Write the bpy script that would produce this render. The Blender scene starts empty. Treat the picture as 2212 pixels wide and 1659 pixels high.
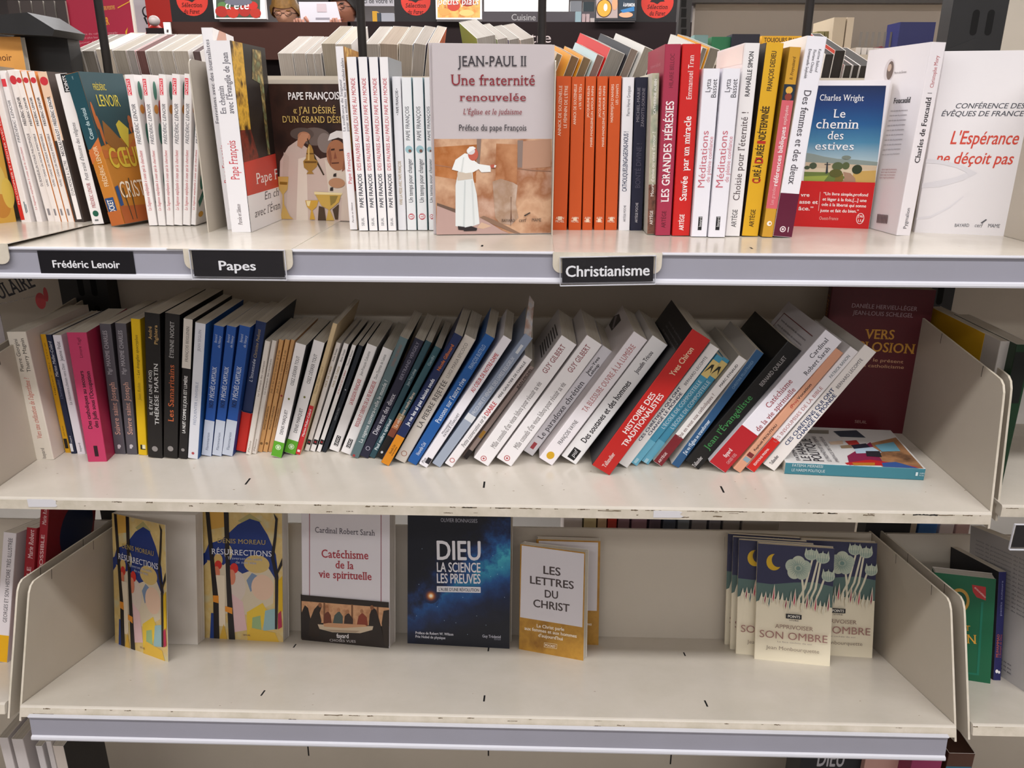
import bpy, math, random
from mathutils import Vector, Matrix, Quaternion
random.seed(7)
SC = bpy.context.scene
COL = SC.collection
# ------------------------------------------------------------------ camera
F_PX, CAM = 1730.157, Vector((0.6579, -0.8549, 0.4465))
PIT, YAW, ROL = 0.3305, 0.0236, 0.0049
_fw = Vector((-math.sin(YAW)*math.cos(PIT), math.cos(YAW)*math.cos(PIT), -math.sin(PIT)))
_rt = Vector((math.cos(YAW), math.sin(YAW), 0)); _up = _rt.cross(_fw)
RT = _rt*math.cos(ROL) + _up*math.sin(ROL); UP = -_rt*math.sin(ROL) + _up*math.cos(ROL); FW = _fw
cam = bpy.data.objects.new('camera', bpy.data.cameras.new('camera')); COL.objects.link(cam)
cam.matrix_world = Matrix(((RT.x, UP.x, -FW.x, CAM.x), (RT.y, UP.y, -FW.y, CAM.y), (RT.z, UP.z, -FW.z, CAM.z), (0, 0, 0, 1)))
cam.data.sensor_fit = 'HORIZONTAL'; cam.data.sensor_width = 36; cam.data.lens = F_PX/2212*36
cam.data.clip_start = .02
SC.camera = cam
def at(px, py, Y):
    """the point of the place at depth Y that shows at this pixel of the 2212x1659 photograph"""
    d = RT*((px-1106)/F_PX) - UP*((py-829.5)/F_PX) + FW
    return CAM + d*((Y-CAM.y)/d.y)
# ------------------------------------------------------------------ world, lamps, exposure
w = bpy.data.worlds.new('shop'); SC.world = w; w.use_nodes = True
w.node_tree.nodes['Background'].inputs[0].default_value = (.98, .98, 1.0, 1)
w.node_tree.nodes['Background'].inputs[1].default_value = .12
SC.view_settings.view_transform = 'Standard'; SC.view_settings.look = 'None'
SC.view_settings.gamma = 1; SC.view_settings.use_curve_mapping = False
SC.view_settings.exposure = -.22
CEIL, FLOOR = 1.62, -1.06
def area(name, loc, sx, sy, power, col=(1, .985, .985)):
    l = bpy.data.lights.new(name, 'AREA'); l.shape = 'RECTANGLE'; l.size = sx; l.size_y = sy; l.energy = power; l.color = col
    o = bpy.data.objects.new(name, l); COL.objects.link(o); o.location = loc; return o
area('ceiling_strip_light', (.6, -.86, CEIL-.03), 4.5, .16, 62)
area('aisle_strip_light', (.6, -2.3, CEIL-.03), 4.5, .3, 34)
area('front_fill_light', (.6, -3.6, CEIL-.03), 5, .3, 60)  # added low-angle fill for the lower back panel, not a known fitting
area('far_aisle_strip_light', (.6, 1.15, CEIL-.03), 4.5, .25, 125)
area('back_strip_light', (.6, 3.4, CEIL-.03), 5, .4, 90)
area('rear_fill_light', (.6, 6.2, CEIL-.03), 5, .4, 110)  # added lamp, only there to brighten the shop's back wall
# ------------------------------------------------------------------ materials
def lin(h):
    r = []
    for i in (0, 2, 4):
        c = int(h[i:i+2], 16)/255
        r.append(c/12.92 if c <= .04045 else ((c+.055)/1.055)**2.4)
    return (*r, 1)
def expand(h): return ''.join(c*2 for c in h) if len(h) == 3 else h
MATS = {}
def mat(spec, rough=.42, sp=.4):
    key = (spec, rough)
    if key in MATS: return MATS[key]
    m = bpy.data.materials.new('print_' + spec.split(':')[-1 if spec[1] != ':' else 1][:14].replace(',', '_')); m.use_nodes = True
    nt = m.node_tree; b = nt.nodes['Principled BSDF']; b.inputs['Roughness'].default_value = rough; b.inputs['Specular IOR Level'].default_value = sp
    if spec[:2] == 'b:':
        # a soft cloudy band along a diagonal of the printed cover (cover plane = local y, z)
        pr = spec.split(':'); cols = pr[1].split(','); x0, z0, x1, z1, wd, sc, amp = [float(v) for v in pr[2:9]]
        tc = nt.nodes.new('ShaderNodeTexCoord'); sx = nt.nodes.new('ShaderNodeSeparateXYZ'); nt.links.new(tc.outputs['Object'], sx.inputs[0])
        L = math.hypot(x1-x0, z1-z0); nx, nz_ = -(z1-z0)/L, (x1-x0)/L
        def M(op, a, b=None):
            n = nt.nodes.new('ShaderNodeMath'); n.operation = op
            for i, v in enumerate((a, b)):
                if v is None: continue
                if isinstance(v, (int, float)): n.inputs[i].default_value = v
                else: nt.links.new(v, n.inputs[i])
            return n.outputs[0]
        nz = nt.nodes.new('ShaderNodeTexNoise'); nz.inputs['Scale'].default_value = sc; nz.inputs['Detail'].default_value = 9; nz.inputs['Roughness'].default_value = .62; nt.links.new(tc.outputs['Object'], nz.inputs['Vector'])
        dd = M('ADD', M('MULTIPLY', M('SUBTRACT', sx.outputs['Y'], x0), nx), M('MULTIPLY', M('SUBTRACT', sx.outputs['Z'], z0), nz_))
        al = M('MULTIPLY', M('SUBTRACT', x0, sx.outputs['Y']), .22)
        fac = M('DIVIDE', M('ADD', M('ABSOLUTE', M('ADD', dd, M('MULTIPLY', M('SUBTRACT', nz.outputs['Fac'], .5), amp*1.6))), M('ADD', al, M('MULTIPLY', M('SUBTRACT', .5, nz.outputs['Fac']), amp*.8))), wd)
        rp = nt.nodes.new('ShaderNodeValToRGB')
        while len(rp.color_ramp.elements) < len(cols): rp.color_ramp.elements.new(.5)
        for i, c in enumerate(cols): e = rp.color_ramp.elements[i]; e.position = i/(len(cols)-1); e.color = lin(c)
        nt.links.new(fac, rp.inputs[0]); nt.links.new(rp.outputs[0], b.inputs['Base Color'])
    elif spec[:2] in ('n:', 'g:'):
        pr = spec.split(':'); cols = pr[1].split(',')
        tc = nt.nodes.new('ShaderNodeTexCoord'); rp = nt.nodes.new('ShaderNodeValToRGB')
        while len(rp.color_ramp.elements) < len(cols): rp.color_ramp.elements.new(.5)
        if spec[0] == 'n':
            nz = nt.nodes.new('ShaderNodeTexNoise'); nz.inputs['Scale'].default_value = float(pr[2]); nz.inputs['Detail'].default_value = 6
            nt.links.new(tc.outputs['Object'], nz.inputs['Vector']); nt.links.new(nz.outputs['Fac'], rp.inputs[0]); lo, hi = .3, .7
        else:
            sx = nt.nodes.new('ShaderNodeSeparateXYZ'); mr = nt.nodes.new('ShaderNodeMapRange')
            mr.inputs['From Min'].default_value = float(pr[2]); mr.inputs['From Max'].default_value = float(pr[3])
            nt.links.new(tc.outputs['Object'], sx.inputs[0]); nt.links.new(sx.outputs['Z'], mr.inputs['Value']); nt.links.new(mr.outputs[0], rp.inputs[0]); lo, hi = 0, 1
        for i, c in enumerate(cols):
            e = rp.color_ramp.elements[i]; e.position = lo+(hi-lo)*i/(len(cols)-1); e.color = lin(c)
        nt.links.new(rp.outputs[0], b.inputs['Base Color'])
    else:
        b.inputs['Base Color'].default_value = lin(expand(spec))
    MATS[key] = m; return m
def paint(name, h, rough, dirt=.12, scale=9, sp=.5, metal=0):
    m = bpy.data.materials.new(name); m.use_nodes = True; nt = m.node_tree; b = nt.nodes['Principled BSDF']
    b.inputs['Specular IOR Level'].default_value = sp; b.inputs['Metallic'].default_value = metal
    tc = nt.nodes.new('ShaderNodeTexCoord'); nz = nt.nodes.new('ShaderNodeTexNoise'); nz.inputs['Scale'].default_value = scale; nz.inputs['Detail'].default_value = 8; nz.inputs['Roughness'].default_value = .65
    rp = nt.nodes.new('ShaderNodeValToRGB'); c = lin(h); rp.color_ramp.elements[0].position = .35; rp.color_ramp.elements[1].position = .65
    rp.color_ramp.elements[0].color = (*[v*(1-dirt) for v in c[:2]], c[2]*(1-dirt*1.25), 1); rp.color_ramp.elements[1].color = c
    nt.links.new(tc.outputs['Object'], nz.inputs['Vector']); nt.links.new(nz.outputs['Fac'], rp.inputs[0]); nt.links.new(rp.outputs[0], b.inputs['Base Color'])
    mr = nt.nodes.new('ShaderNodeMapRange'); mr.inputs['To Min'].default_value = rough*.8; mr.inputs['To Max'].default_value = rough*1.25
    nt.links.new(nz.outputs['Fac'], mr.inputs['Value']); nt.links.new(mr.outputs[0], b.inputs['Roughness'])
    return m
def page_mat(h):
    key = ('page', h)
    if key in MATS: return MATS[key]
    m = bpy.data.materials.new('paper_edges_'+h); m.use_nodes = True; nt = m.node_tree; b = nt.nodes['Principled BSDF']; b.inputs['Roughness'].default_value = .85; b.inputs['Specular IOR Level'].default_value = .15
    tc = nt.nodes.new('ShaderNodeTexCoord'); mp = nt.nodes.new('ShaderNodeMapping'); mp.inputs['Scale'].default_value = (1400, 12, 12)
    nz = nt.nodes.new('ShaderNodeTexNoise'); nz.inputs['Scale'].default_value = 1; nz.inputs['Detail'].default_value = 2
    rp = nt.nodes.new('ShaderNodeValToRGB'); c = lin(h); rp.color_ramp.elements[0].position = .3; rp.color_ramp.elements[1].position = .7
    rp.color_ramp.elements[0].color = (c[0]*.78, c[1]*.76, c[2]*.73, 1); rp.color_ramp.elements[1].color = c
    nt.links.new(tc.outputs['Object'], mp.inputs[0]); nt.links.new(mp.outputs[0], nz.inputs['Vector']); nt.links.new(nz.outputs['Fac'], rp.inputs[0]); nt.links.new(rp.outputs[0], b.inputs['Base Color'])
    MATS[key] = m; return m
CREAM = paint('cream_lacquer', 'd9d1c6', .2, .1, 7)
CREAM2 = paint('beige_lacquer', 'c2b8aa', .42, .07, 6)
BEIGE = paint('beige_panel', 'c2b8aa', .5, .06, 5)
LIP = paint('cream_edge', 'ddd3c4', .4, .22, 22)
RAIL = paint('lilac_plastic', '9d9ca8', .38, .05, 6)
RAILW = paint('white_plastic', 'd6d6de', .35, .03, 6)
BLACKM = paint('black_steel', '1e1d1e', .45, .2, 12)
DARKP = paint('dark_steel', '242122', .5, .2, 12)
CHIP = mat('6a5a46', .9); SLOT = mat('0c0b0b', .9)
CARD = mat('131116', .4); LETT = mat('e6e6ea', .5)
BROWN = paint('dark_brown_board', '38201a', .6, .1, 4, .15)
BLACKB = paint('black_brown_board', '1a1011', .6, .1, 4, .15)
acr = bpy.data.materials.new('clear_acrylic'); acr.use_nodes = True
_n = acr.node_tree; _t = _n.nodes.new('ShaderNodeBsdfTransparent'); _g = _n.nodes.new('ShaderNodeBsdfGlossy'); _g.inputs['Roughness'].default_value = .08; _x = _n.nodes.new('ShaderNodeMixShader'); _x.inputs[0].default_value = .02; _n.links.new(_t.outputs[0], _x.inputs[1]); _n.links.new(_g.outputs[0], _x.inputs[2]); _n.links.new(_x.outputs[0], _n.nodes['Material Output'].inputs[0])
# ------------------------------------------------------------------ mesh helpers
class MB:
    """collects shapes and links them as ONE mesh object"""
    def __init__(s): s.v = []; s.f = []; s.m = []; s.mats = []
    def mi(s, m):
        if m not in s.mats: s.mats.append(m)
        return s.mats.index(m)
    def add(s, vs, fs, m):
        o = len(s.v); s.v += [tuple(v) for v in vs]; s.f += [[i+o for i in f] for f in fs]; k = s.mi(m); s.m += [k]*len(fs)
    def box(s, a, b, m):
        x0, y0, z0 = a; x1, y1, z1 = b
        s.add([(x0,y0,z0),(x1,y0,z0),(x1,y1,z0),(x0,y1,z0),(x0,y0,z1),(x1,y0,z1),(x1,y1,z1),(x0,y1,z1)],
              [(0,3,2,1),(4,5,6,7),(0,1,5,4),(1,2,6,5),(2,3,7,6),(3,0,4,7)], m)
    def prism(s, pts, axis, a, b, m, mats=None):
        """pts: 2D outline (ccw), extruded along axis 'x','y','z' from a to b"""
        n = len(pts)
        def P(u, v, t): return {'x': (t, u, v), 'y': (u, t, v), 'z': (u, v, t)}[axis]
        vs = [P(u, v, a) for u, v in pts]+[P(u, v, b) for u, v in pts]
        s.add(vs, [list(range(n))[::-1], [i+n for i in range(n)]], m)
        o = len(s.v)-2*n
        for i in range(n):
            j = (i+1) % n; s.f.append([o+i, o+j, o+j+n, o+i+n]); s.m.append(s.mi(mats[i] if mats else m))
    def tube(s, pts, r, m, n=10):
        pts = [Vector(p) for p in pts]; vs = []; fs = []
        for i, p in enumerate(pts):
            t = (pts[min(i+1, len(pts)-1)]-pts[max(i-1, 0)]).normalized(); u = t.orthogonal().normalized(); v = t.cross(u)
            for k in range(n):
                an = 2*math.pi*k/n; vs.append(p+u*r*math.cos(an)+v*r*math.sin(an))
        for i in range(len(pts)-1):
            for k in range(n): fs.append((i*n+k, i*n+(k+1) % n, (i+1)*n+(k+1) % n, (i+1)*n+k))
        fs += [list(range(n))[::-1], [len(vs)-n+k for k in range(n)]]
        s.add(vs, fs, m)
    def ball(s, c, r, m, nu=16, nv=10, fn=None):
        vs = []; fs = []
        for j in range(nv+1):
            th = math.pi*j/nv
            for i in range(nu):
                ph = 2*math.pi*i/nu; p = Vector((math.sin(th)*math.cos(ph), math.sin(th)*math.sin(ph), math.cos(th)))
                q = Vector((p.x*r[0], p.y*r[1], p.z*r[2]))
                if fn: q = fn(p, q)
                vs.append(Vector(c)+q)
        for j in range(nv):
            for i in range(nu): fs.append((j*nu+i, (j+1)*nu+i, (j+1)*nu+(i+1) % nu, j*nu+(i+1) % nu))
        s.add(vs, fs, m)
    def build(s, name, parent=None, mw=None, smooth=False):
        me = bpy.data.meshes.new(name); me.from_pydata(s.v, [], s.f); me.update()
        for m in s.mats: me.materials.append(m)
        me.polygons.foreach_set('material_index', s.m)
        if smooth: me.polygons.foreach_set('use_smooth', [True]*len(me.polygons))
        o = bpy.data.objects.new(name, me); COL.objects.link(o)
        if mw is not None: o.matrix_world = mw
        if parent is not None: o.parent = parent
        return o
def tag(o, label, cat, group=None, kind=None):
    o['label'] = label; o['category'] = cat
    if group: o['group'] = group
    if kind: o['kind'] = kind
    return o
def root(name, loc, label, cat, group=None, q=None, mw=None):
    o = bpy.data.objects.new(name, None); COL.objects.link(o); o.empty_display_size = .02
    if mw is not None: o.matrix_world = mw
    else:
        o.location = loc
        if q: o.rotation_mode = 'QUATERNION'; o.rotation_quaternion = q
    return tag(o, label, cat, group)
def structure(o): o['kind'] = 'structure'; return o
# ------------------------------------------------------------------ lettering
TXT = {}
def glyphs(s, style):
    """flat lettering as (verts, faces, width, cap height): l light, s regular, b bold, j bold slanted, r serif, R bold serif, i serif italic"""
    k = (s, style)
    if k in TXT: return TXT[k]
    cu = bpy.data.curves.new('lettering', 'FONT'); cu.body = s; cu.resolution_u = 3; cu.fill_mode = 'FRONT' if hasattr(cu, 'fill_mode') else cu.fill_mode
    cu.space_character = 1.05 if style in 'rRi' else 1.0
    ob = bpy.data.objects.new('lettering', cu); COL.objects.link(ob)
    dg = bpy.context.evaluated_depsgraph_get(); ev = ob.evaluated_get(dg); me = ev.to_mesh()
    vs = [(v.co.x, v.co.y) for v in me.vertices]; fs = [list(p.vertices) for p in me.polygons]
    if style in 'rRi':
        cnt = {}
        for f in fs:
            for a, b in zip(f, f[1:]+f[:1]): e = (min(a, b), max(a, b)); cnt[e] = cnt.get(e, 0)+1
        cy = {}
        for f in fs:
            y = sum(vs[i][1] for i in f)/len(f)
            for i in f: cy.setdefault(i, []).append(y)
        for (a, b), n in cnt.items():
            if n != 1: continue
            (xa, ya), (xb, yb) = vs[a], vs[b]; L = abs(xa-xb)
            if abs(ya-yb) < .004 and .05 < L < .19 and any(abs(ya-t) < .035 for t in (0, CAPH, XH, ASC)):
                up = 1 if ya < .1 else -1
                x0, x1 = min(xa, xb)-.062, max(xa, xb)+.062; h = .045*up
                o = len(vs); vs += [(x0, ya), (x1, ya), (x1, ya+h), (x0, ya+h)]; fs.append([o, o+1, o+2, o+3] if up > 0 else [o+3, o+2, o+1, o])
    ev.to_mesh_clear(); bpy.data.objects.remove(ob); bpy.data.curves.remove(cu)
    wt = {'b': .022, 'j': .013, 'R': .02, 'r': .005, 's': .004}.get(style, 0)
    if wt:
        base, bf = list(vs), list(fs); n0 = len(base); vs = []; fs = []
        for k2, (dx, dy) in enumerate(((-wt, 0), (wt, 0), (0, wt*.6), (0, -wt*.6)) if wt > .01 else ((-wt, 0), (wt, 0))):
            vs += [(x+dx, y+dy, k2) for x, y in base]; fs += [[q+n0*k2 for q in f] for f in bf]
    if style in 'ij': vs = [(v[0]+v[1]*.2, v[1], *v[2:]) for v in vs]
    if vs:
        x0 = min(v[0] for v in vs); wd = max(v[0] for v in vs)-x0; vs = [(v[0]-x0, v[1], v[2] if len(v) > 2 else 0) for v in vs]
    else: wd = 1
    TXT[k] = (vs, fs, max(wd, .01)); return TXT[k]
CAPH = XH = ASC = 9
def _measure():
    global CAPH, XH, ASC
    CAPH = max(v[1] for v in glyphs('H', 's')[0]); XH = max(v[1] for v in glyphs('x', 's')[0]); ASC = max(v[1] for v in glyphs('l', 's')[0])
_measure()
def lay_text(mb, s, style, m, fn, length, cap):
    """fn(u, v) -> point; the string fills `length` along u, its capitals are `cap` tall along v"""
    vs, fs, wd = glyphs(s, style); sx = length/wd; sy = cap/CAPH
    o = Vector(fn(0, 0)); nn = (Vector(fn(1, 0))-o).cross(Vector(fn(0, 1))-o).normalized()*9e-6
    mb.add([Vector(fn(x*sx, y*sy))+nn*k for x, y, k in vs], fs, m)
# ------------------------------------------------------------------ books
BOOKS = [
('yellow face-out book at far left,lower edge showing beside the red striped spine',0,[-0.0564,0.1188,0.3037],[0.9759,0.0,0.0,-0.218],0.012,0.0768,0.19,('b5813a','d9a94a','d9a94a'),'d9d2c6',0,[('e','f','e0c46a',576,570,154,228),('e','f','c98a3a',615,228,115,152),('e','f','e3c35a',730,380,77,190)],0),
('leaning white book with a long red stripe down its spine',0,[-0.0044,0.1798,0.3038],[0.9997,0.0,-0.0237,0.0],0.0131,0.083,0.1834,('ece6e4',0,0),'d9d2c6',0,[('p','s','cf2a22',[3,39,55,39,55,1694,3,1694]),('t','s','PHILOSOPHER ET MÉDITER AVEC LES ENFANTS','s','f0dcd8',40,236,90.0,1346,223),('p','s','29525c',[92,123,102,123,102,269,92,269]),('p','s','29525c',[110,135,118,135,118,236,110,236])],0),
('white book with grey author name,right of the red striped spine',0,[0.0125,0.1851,0.3038],[0.9994,0.0,-0.0342,0.0],0.0076,0.083,0.1849,('ece6e4',0,0),'d9d2c6',0,[('p','s','d93a44',[8,1663,61,1663,61,1753,8,1753]),('t','s','FRÉDÉRIC LENOIR','j','77757a',54,998,90.0,507,319),('t','s','La Sagesse expliquée à ceux qui la cherchent','i','c9555c',49,163,90.0,784,228)],0),
('white pocket book with a thin outlined spine and red disc',0,[0.0247,0.1902,0.304],[0.9989,0.0,-0.0471,0.0],0.0099,0.083,0.1861,('ece4df','ece6e4',0),'d9d2c6',0,[('e','s','c8323c',50,1742,42,53),('t','s','FRÉDÉRIC LENOIR','b','3a3438',68,1203,90.0,340,358),('t','s','DU BONHEUR,UN VOYAGE PHILOSOPHIQUE','s','55505a',66,454,90.0,652,328),('p','s','8a8588',[30,85,60,85,60,170,30,170])],0),
('first of three slim orange-edged pocket books with red discs',0,[0.0363,0.1864,0.3037],[0.9988,0.0,-0.0499,0.0],0.0078,0.083,0.1855,('ece4df','d98a45',0),'d9d2c6',0,[('e','s','c8323c',39,1742,33,33),('t','s','FRÉDÉRIC LENOIR','b','3a3438',53,1205,90.0,339,281),('t','s','VIVRE ! DANS UN MONDE IMPRÉVISIBLE','s','55505a',52,458,90.0,650,258),('p','s','8a8588',[23,90,47,90,47,175,23,175])],0),
('second of three slim orange-edged pocket books with red discs',0,[0.0446,0.1869,0.3037],[0.9987,0.0,-0.0501,0.0],0.0078,0.083,0.185,('ece4df','d98a45',0),'d9d2c6',0,[('e','s','c8323c',39,1743,33,33),('t','s','FRÉDÉRIC LENOIR','b','3a3438',53,1205,90.0,340,281),('t','s','VIVRE ! DANS UN MONDE IMPRÉVISIBLE','s','55505a',52,458,90.0,651,258),('p','s','8a8588',[23,91,47,91,47,175,23,175])],0),
('third of three slim orange-edged pocket books,nearest the dark peach one',0,[0.0528,0.1875,0.3037],[0.9988,0.0,-0.0487,0.0],0.0084,0.083,0.1845,('ece4df','d98a45',0),'d9d2c6',0,[('e','s','c8323c',42,1743,35,35),('t','s','FRÉDÉRIC LENOIR','b','3a3438',57,1206,90.0,340,303),('t','s','VIVRE ! DANS UN MONDE IMPRÉVISIBLE','s','55505a',56,458,90.0,651,278),('p','s','8a8588',[25,91,51,91,51,175,25,175])],0),
('peach topped pocket book with dark cover photo and white title strip',0,[0.0643,0.1838,0.3037],[0.9991,0.0,-0.0431,0.0],0.012,0.083,0.1837,('e6c4a8','4a3c36',0),'d9d2c6',0,[('p','s','3b332f',[0,3,120,3,120,1026,0,1026]),('p','s','efe9e6',[34,45,96,45,96,1533,34,1533]),('e','s','c8323c',60,1730,50,50),('t','s',"D'UN MONDE À L'AUTRE",'s','4a4446',86,349,90.0,434,396),('t','s','NICOLAS HULOT / FRÉDÉRIC LENOIR','b','3a3438',86,840,90.0,710,396)],0),
('white book with black tag on top and green dot at foot',0,[0.0929,0.1723,0.3037],[0.999,0.0,-0.0453,0.0],0.0154,0.09,0.1813,('ece8e6','241f20',0),'d9d2c6',0,[('p','s','161416',[69,1596,151,1596,151,1808,69,1808]),('t','s','POINTS','b','f0f0f0',134,1607,90.0,179,462),('t','s',"Petit traité d'histoire des religions",'i','5a555a',100,547,90.0,697,462),('t','s','FRÉDÉRIC LENOIR','r','a83a44',100,206,90.0,312,462),('e','s','1b5b45',77,134,38,38),('p','s','777',[46,39,92,39,92,61,46,61])],0),
('thick teal and orange pocket book turned to show its cover',0,[0.1256,0.1576,0.3037],[0.9881,-0.0115,-0.0934,-0.1213],0.0203,0.075,0.1827,('c07a2c','b9792b',0),'d9d2c6',0,[('p','s','1f4a55',[0,945,203,945,203,1824,0,1824]),('p','s','c9713a',[0,913,203,1059,203,913,0,767]),('t','s','Cœur de cristal','b','b9cdd0',142,1051,90.0,368,609),('t','s','FRÉDÉRIC LENOIR','s','efd6b0',144,482,90.0,485,650),('p','s','274a7d',[20,120,152,120,152,343,20,343]),('t','s','POCKET','b','f0e8dc',128,131,90.0,190,812),('p','s','b5622c',[0,3,203,3,203,176,0,176]),('t','s','LAURA','s','9fb6b8',112,1754,90.0,39,203),('p','f','1f3f45',[0,950,750,1132,750,1827,0,1827]),('p','f','8a5a26',[90,1023,150,1260,240,1169,465,913,225,877]),('p','f','c9b63c',[360,1206,435,1260,562,1151,465,913,375,1059]),('p','f','b8652f',[0,913,225,877,465,913,600,1023,750,950,750,822,0,804]),('e','f','b5622c',45,1315,22,164),('e','f','b5622c',75,1132,22,183),('e','f','a85a2c',630,1242,38,73),('e','f','a85a2c',675,1151,38,91),('e','f','a85a2c',600,1151,22,55),('t','f','FRÉDÉRIC','s','c9b63c',165,1616,0.0,210,731),('t','f','LENOIR','s','d2c046',165,1425,0.0,375,1370),('t','f','CŒUR','b','d0b53c',75,685,0.0,600,2374),('t','f','CRISTAL','s','efe3cd',90,311,0.0,622,2009),('p','f','274a7d',[15,219,75,228,75,475,15,457]),('p','f','a8582a',[0,0,750,0,750,183,0,219]),('p','f','3c3a2c',[225,37,240,37,300,548,285,548]),('p','f','3c3a2c',[150,37,165,37,150,438,135,438])],0),
('first of six white green-leaf books in a row against the first grey divider','white green-leaf books by the grey divider',[0.168,0.168,0.3037],[0.9999,0.0,-0.0118,0.0],0.0109,0.095,0.1802,('ebe6e4',0,0),'d9d2c6',0,[('p','s','d93a48',[11,1565,60,1565,60,1753,11,1753]),('t','s','POINTS','b','f4e4e4',51,1570,90.0,171,306),('t','s','FRÉDÉRIC LENOIR','j','77757a',77,995,90.0,470,458),('t','s','La Sagesse expliquée à ceux qui la cherchent','i','c9555c',69,188,90.0,735,393),('e','f','3a7a68',114,1622,48,108),('e','f','3a7a68',142,1117,48,126),('e','f','3a7a68',133,541,57,108),('p','f','3a7a68',[48,288,190,433,266,397,95,216]),('e','f','d8903c',95,1406,57,54),('e','f','c03a34',209,1370,48,144),('e','f','d8a03c',142,126,76,36)],0),
('second of six white green-leaf books in a row against the first grey divider','white green-leaf books by the grey divider',[0.18,0.1686,0.3039],[0.9999,0.0,0.0121,0.0],0.0094,0.095,0.1803,('ebe6e4',0,0),'d9d2c6',0,[('p','s','d93a48',[9,1565,52,1565,52,1754,9,1754]),('t','s','POINTS','b','f4e4e4',44,1571,90.0,171,264),('t','s','FRÉDÉRIC LENOIR','j','77757a',67,996,90.0,470,396),('t','s','La Sagesse expliquée à ceux qui la cherchent','i','c9555c',59,188,90.0,736,340),('e','f','3a7a68',114,1623,48,108),('e','f','3a7a68',142,1118,48,126),('e','f','3a7a68',133,541,57,108),('p','f','3a7a68',[48,289,190,433,266,397,95,216]),('e','f','d8903c',95,1407,57,54),('e','f','c03a34',209,1371,48,144),('e','f','d8a03c',142,126,76,36)],0),
('third of six white green-leaf books in a row against the first grey divider','white green-leaf books by the grey divider',[0.1902,0.1692,0.3045],[0.9992,0.0,0.0409,0.0],0.0094,0.095,0.181,('ebe6e4',0,0),'d9d2c6',0,[('p','s','d93a48',[9,1571,52,1571,52,1760,9,1760]),('t','s','POINTS','b','f4e4e4',44,1577,90.0,172,263),('t','s','FRÉDÉRIC LENOIR','j','77757a',67,999,90.0,472,395),('t','s','La Sagesse expliquée à ceux qui la cherchent','i','c9555c',59,189,90.0,738,339),('e','f','3a7a68',114,1629,48,109),('e','f','3a7a68',142,1122,48,127),('e','f','3a7a68',133,543,57,109),('p','f','3a7a68',[48,290,190,434,266,398,95,217]),('e','f','d8903c',95,1412,57,54),('e','f','c03a34',209,1376,48,145),('e','f','d8a03c',142,127,76,36)],0),
('fourth of six white green-leaf books in a row against the first grey divider','white green-leaf books by the grey divider',[0.1998,0.1698,0.3049],[0.9983,0.0,0.0587,0.0],0.0105,0.095,0.1817,('ebe6e4',0,0),'d9d2c6',0,[('p','s','d93a48',[11,1578,58,1578,58,1767,11,1767]),('t','s','POINTS','b','f4e4e4',50,1583,90.0,173,295),('t','s','FRÉDÉRIC LENOIR','j','77757a',75,1003,90.0,474,443),('t','s','La Sagesse expliquée à ceux qui la cherchent','i','c9555c',66,190,90.0,741,379),('e','f','3a7a68',114,1635,48,109),('e','f','3a7a68',142,1127,48,127),('e','f','3a7a68',133,545,57,109),('p','f','3a7a68',[48,291,190,436,266,400,95,218]),('e','f','d8903c',95,1417,57,55),('e','f','c03a34',209,1381,48,145),('e','f','d8a03c',142,127,76,36)],0),
('fifth of six white green-leaf books in a row against the first grey divider','white green-leaf books by the grey divider',[0.2109,0.1705,0.305],[0.9976,0.0,0.0692,0.0],0.0096,0.095,0.1823,('ebe6e4',0,0),'d9d2c6',0,[('p','s','d93a48',[10,1582,53,1582,53,1773,10,1773]),('t','s','POINTS','b','f4e4e4',45,1588,90.0,173,270),('t','s','FRÉDÉRIC LENOIR','j','77757a',68,1007,90.0,475,405),('t','s','La Sagesse expliquée à ceux qui la cherchent','i','c9555c',61,190,90.0,744,347),('e','f','3a7a68',114,1641,48,109),('e','f','3a7a68',142,1130,48,128),('e','f','3a7a68',133,547,57,109),('p','f','3a7a68',[48,292,190,437,266,401,95,219]),('e','f','d8903c',95,1422,57,55),('e','f','c03a34',209,1385,48,146),('e','f','d8a03c',142,128,76,36)],0),
('sixth and last of six white green-leaf books in a row against the first grey divider','white green-leaf books by the grey divider',[0.2211,0.1711,0.3051],[0.9965,0.0,0.0841,0.0],0.0064,0.095,0.1832,('ebe6e4',0,0),'d9d2c6',0,[('p','s','d93a48',[6,1591,35,1591,35,1782,6,1782]),('t','s','POINTS','b','f4e4e4',30,1596,90.0,174,180),('t','s','FRÉDÉRIC LENOIR','j','77757a',46,1012,90.0,478,269),('t','s','La Sagesse expliquée à ceux qui la cherchent','i','c9555c',40,191,90.0,747,231),('e','f','3a7a68',114,1649,48,110),('e','f','3a7a68',142,1136,48,128),('e','f','3a7a68',133,550,57,110),('p','f','3a7a68',[48,293,190,440,266,403,95,220]),('e','f','d8903c',95,1429,57,55),('e','f','c03a34',209,1392,48,147),('e','f','d8a03c',142,128,76,37)],0),
('tall white book with three-line grey spine title,just right of first divider',0,[0.2814,0.1354,0.3038],[0.9968,0.0008,-0.0106,0.0787],0.0125,0.125,0.2294,('e9e6e8','e6e2e2',0),'d9d2c6',0,[('t','s','Pape François','r','c9414a',89,558,90.0,446,527),('t','s','Entretiens avec des journalistes','r','55525c',69,1251,90.0,918,426),('t','s','Tome 3','r','55525c',113,1628,90.0,147,313),('t','s','Parole et Silence','i','5a4a4e',75,81,90.0,241,251),('p','f','c99a88',[125,2156,375,2294,750,2294,775,2019,125,1973]),('p','f','b5302f',[0,505,1250,505,1250,1032,0,1032]),('p','f','d9a080',[0,1032,625,1032,625,1606,0,1606])],0),
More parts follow.
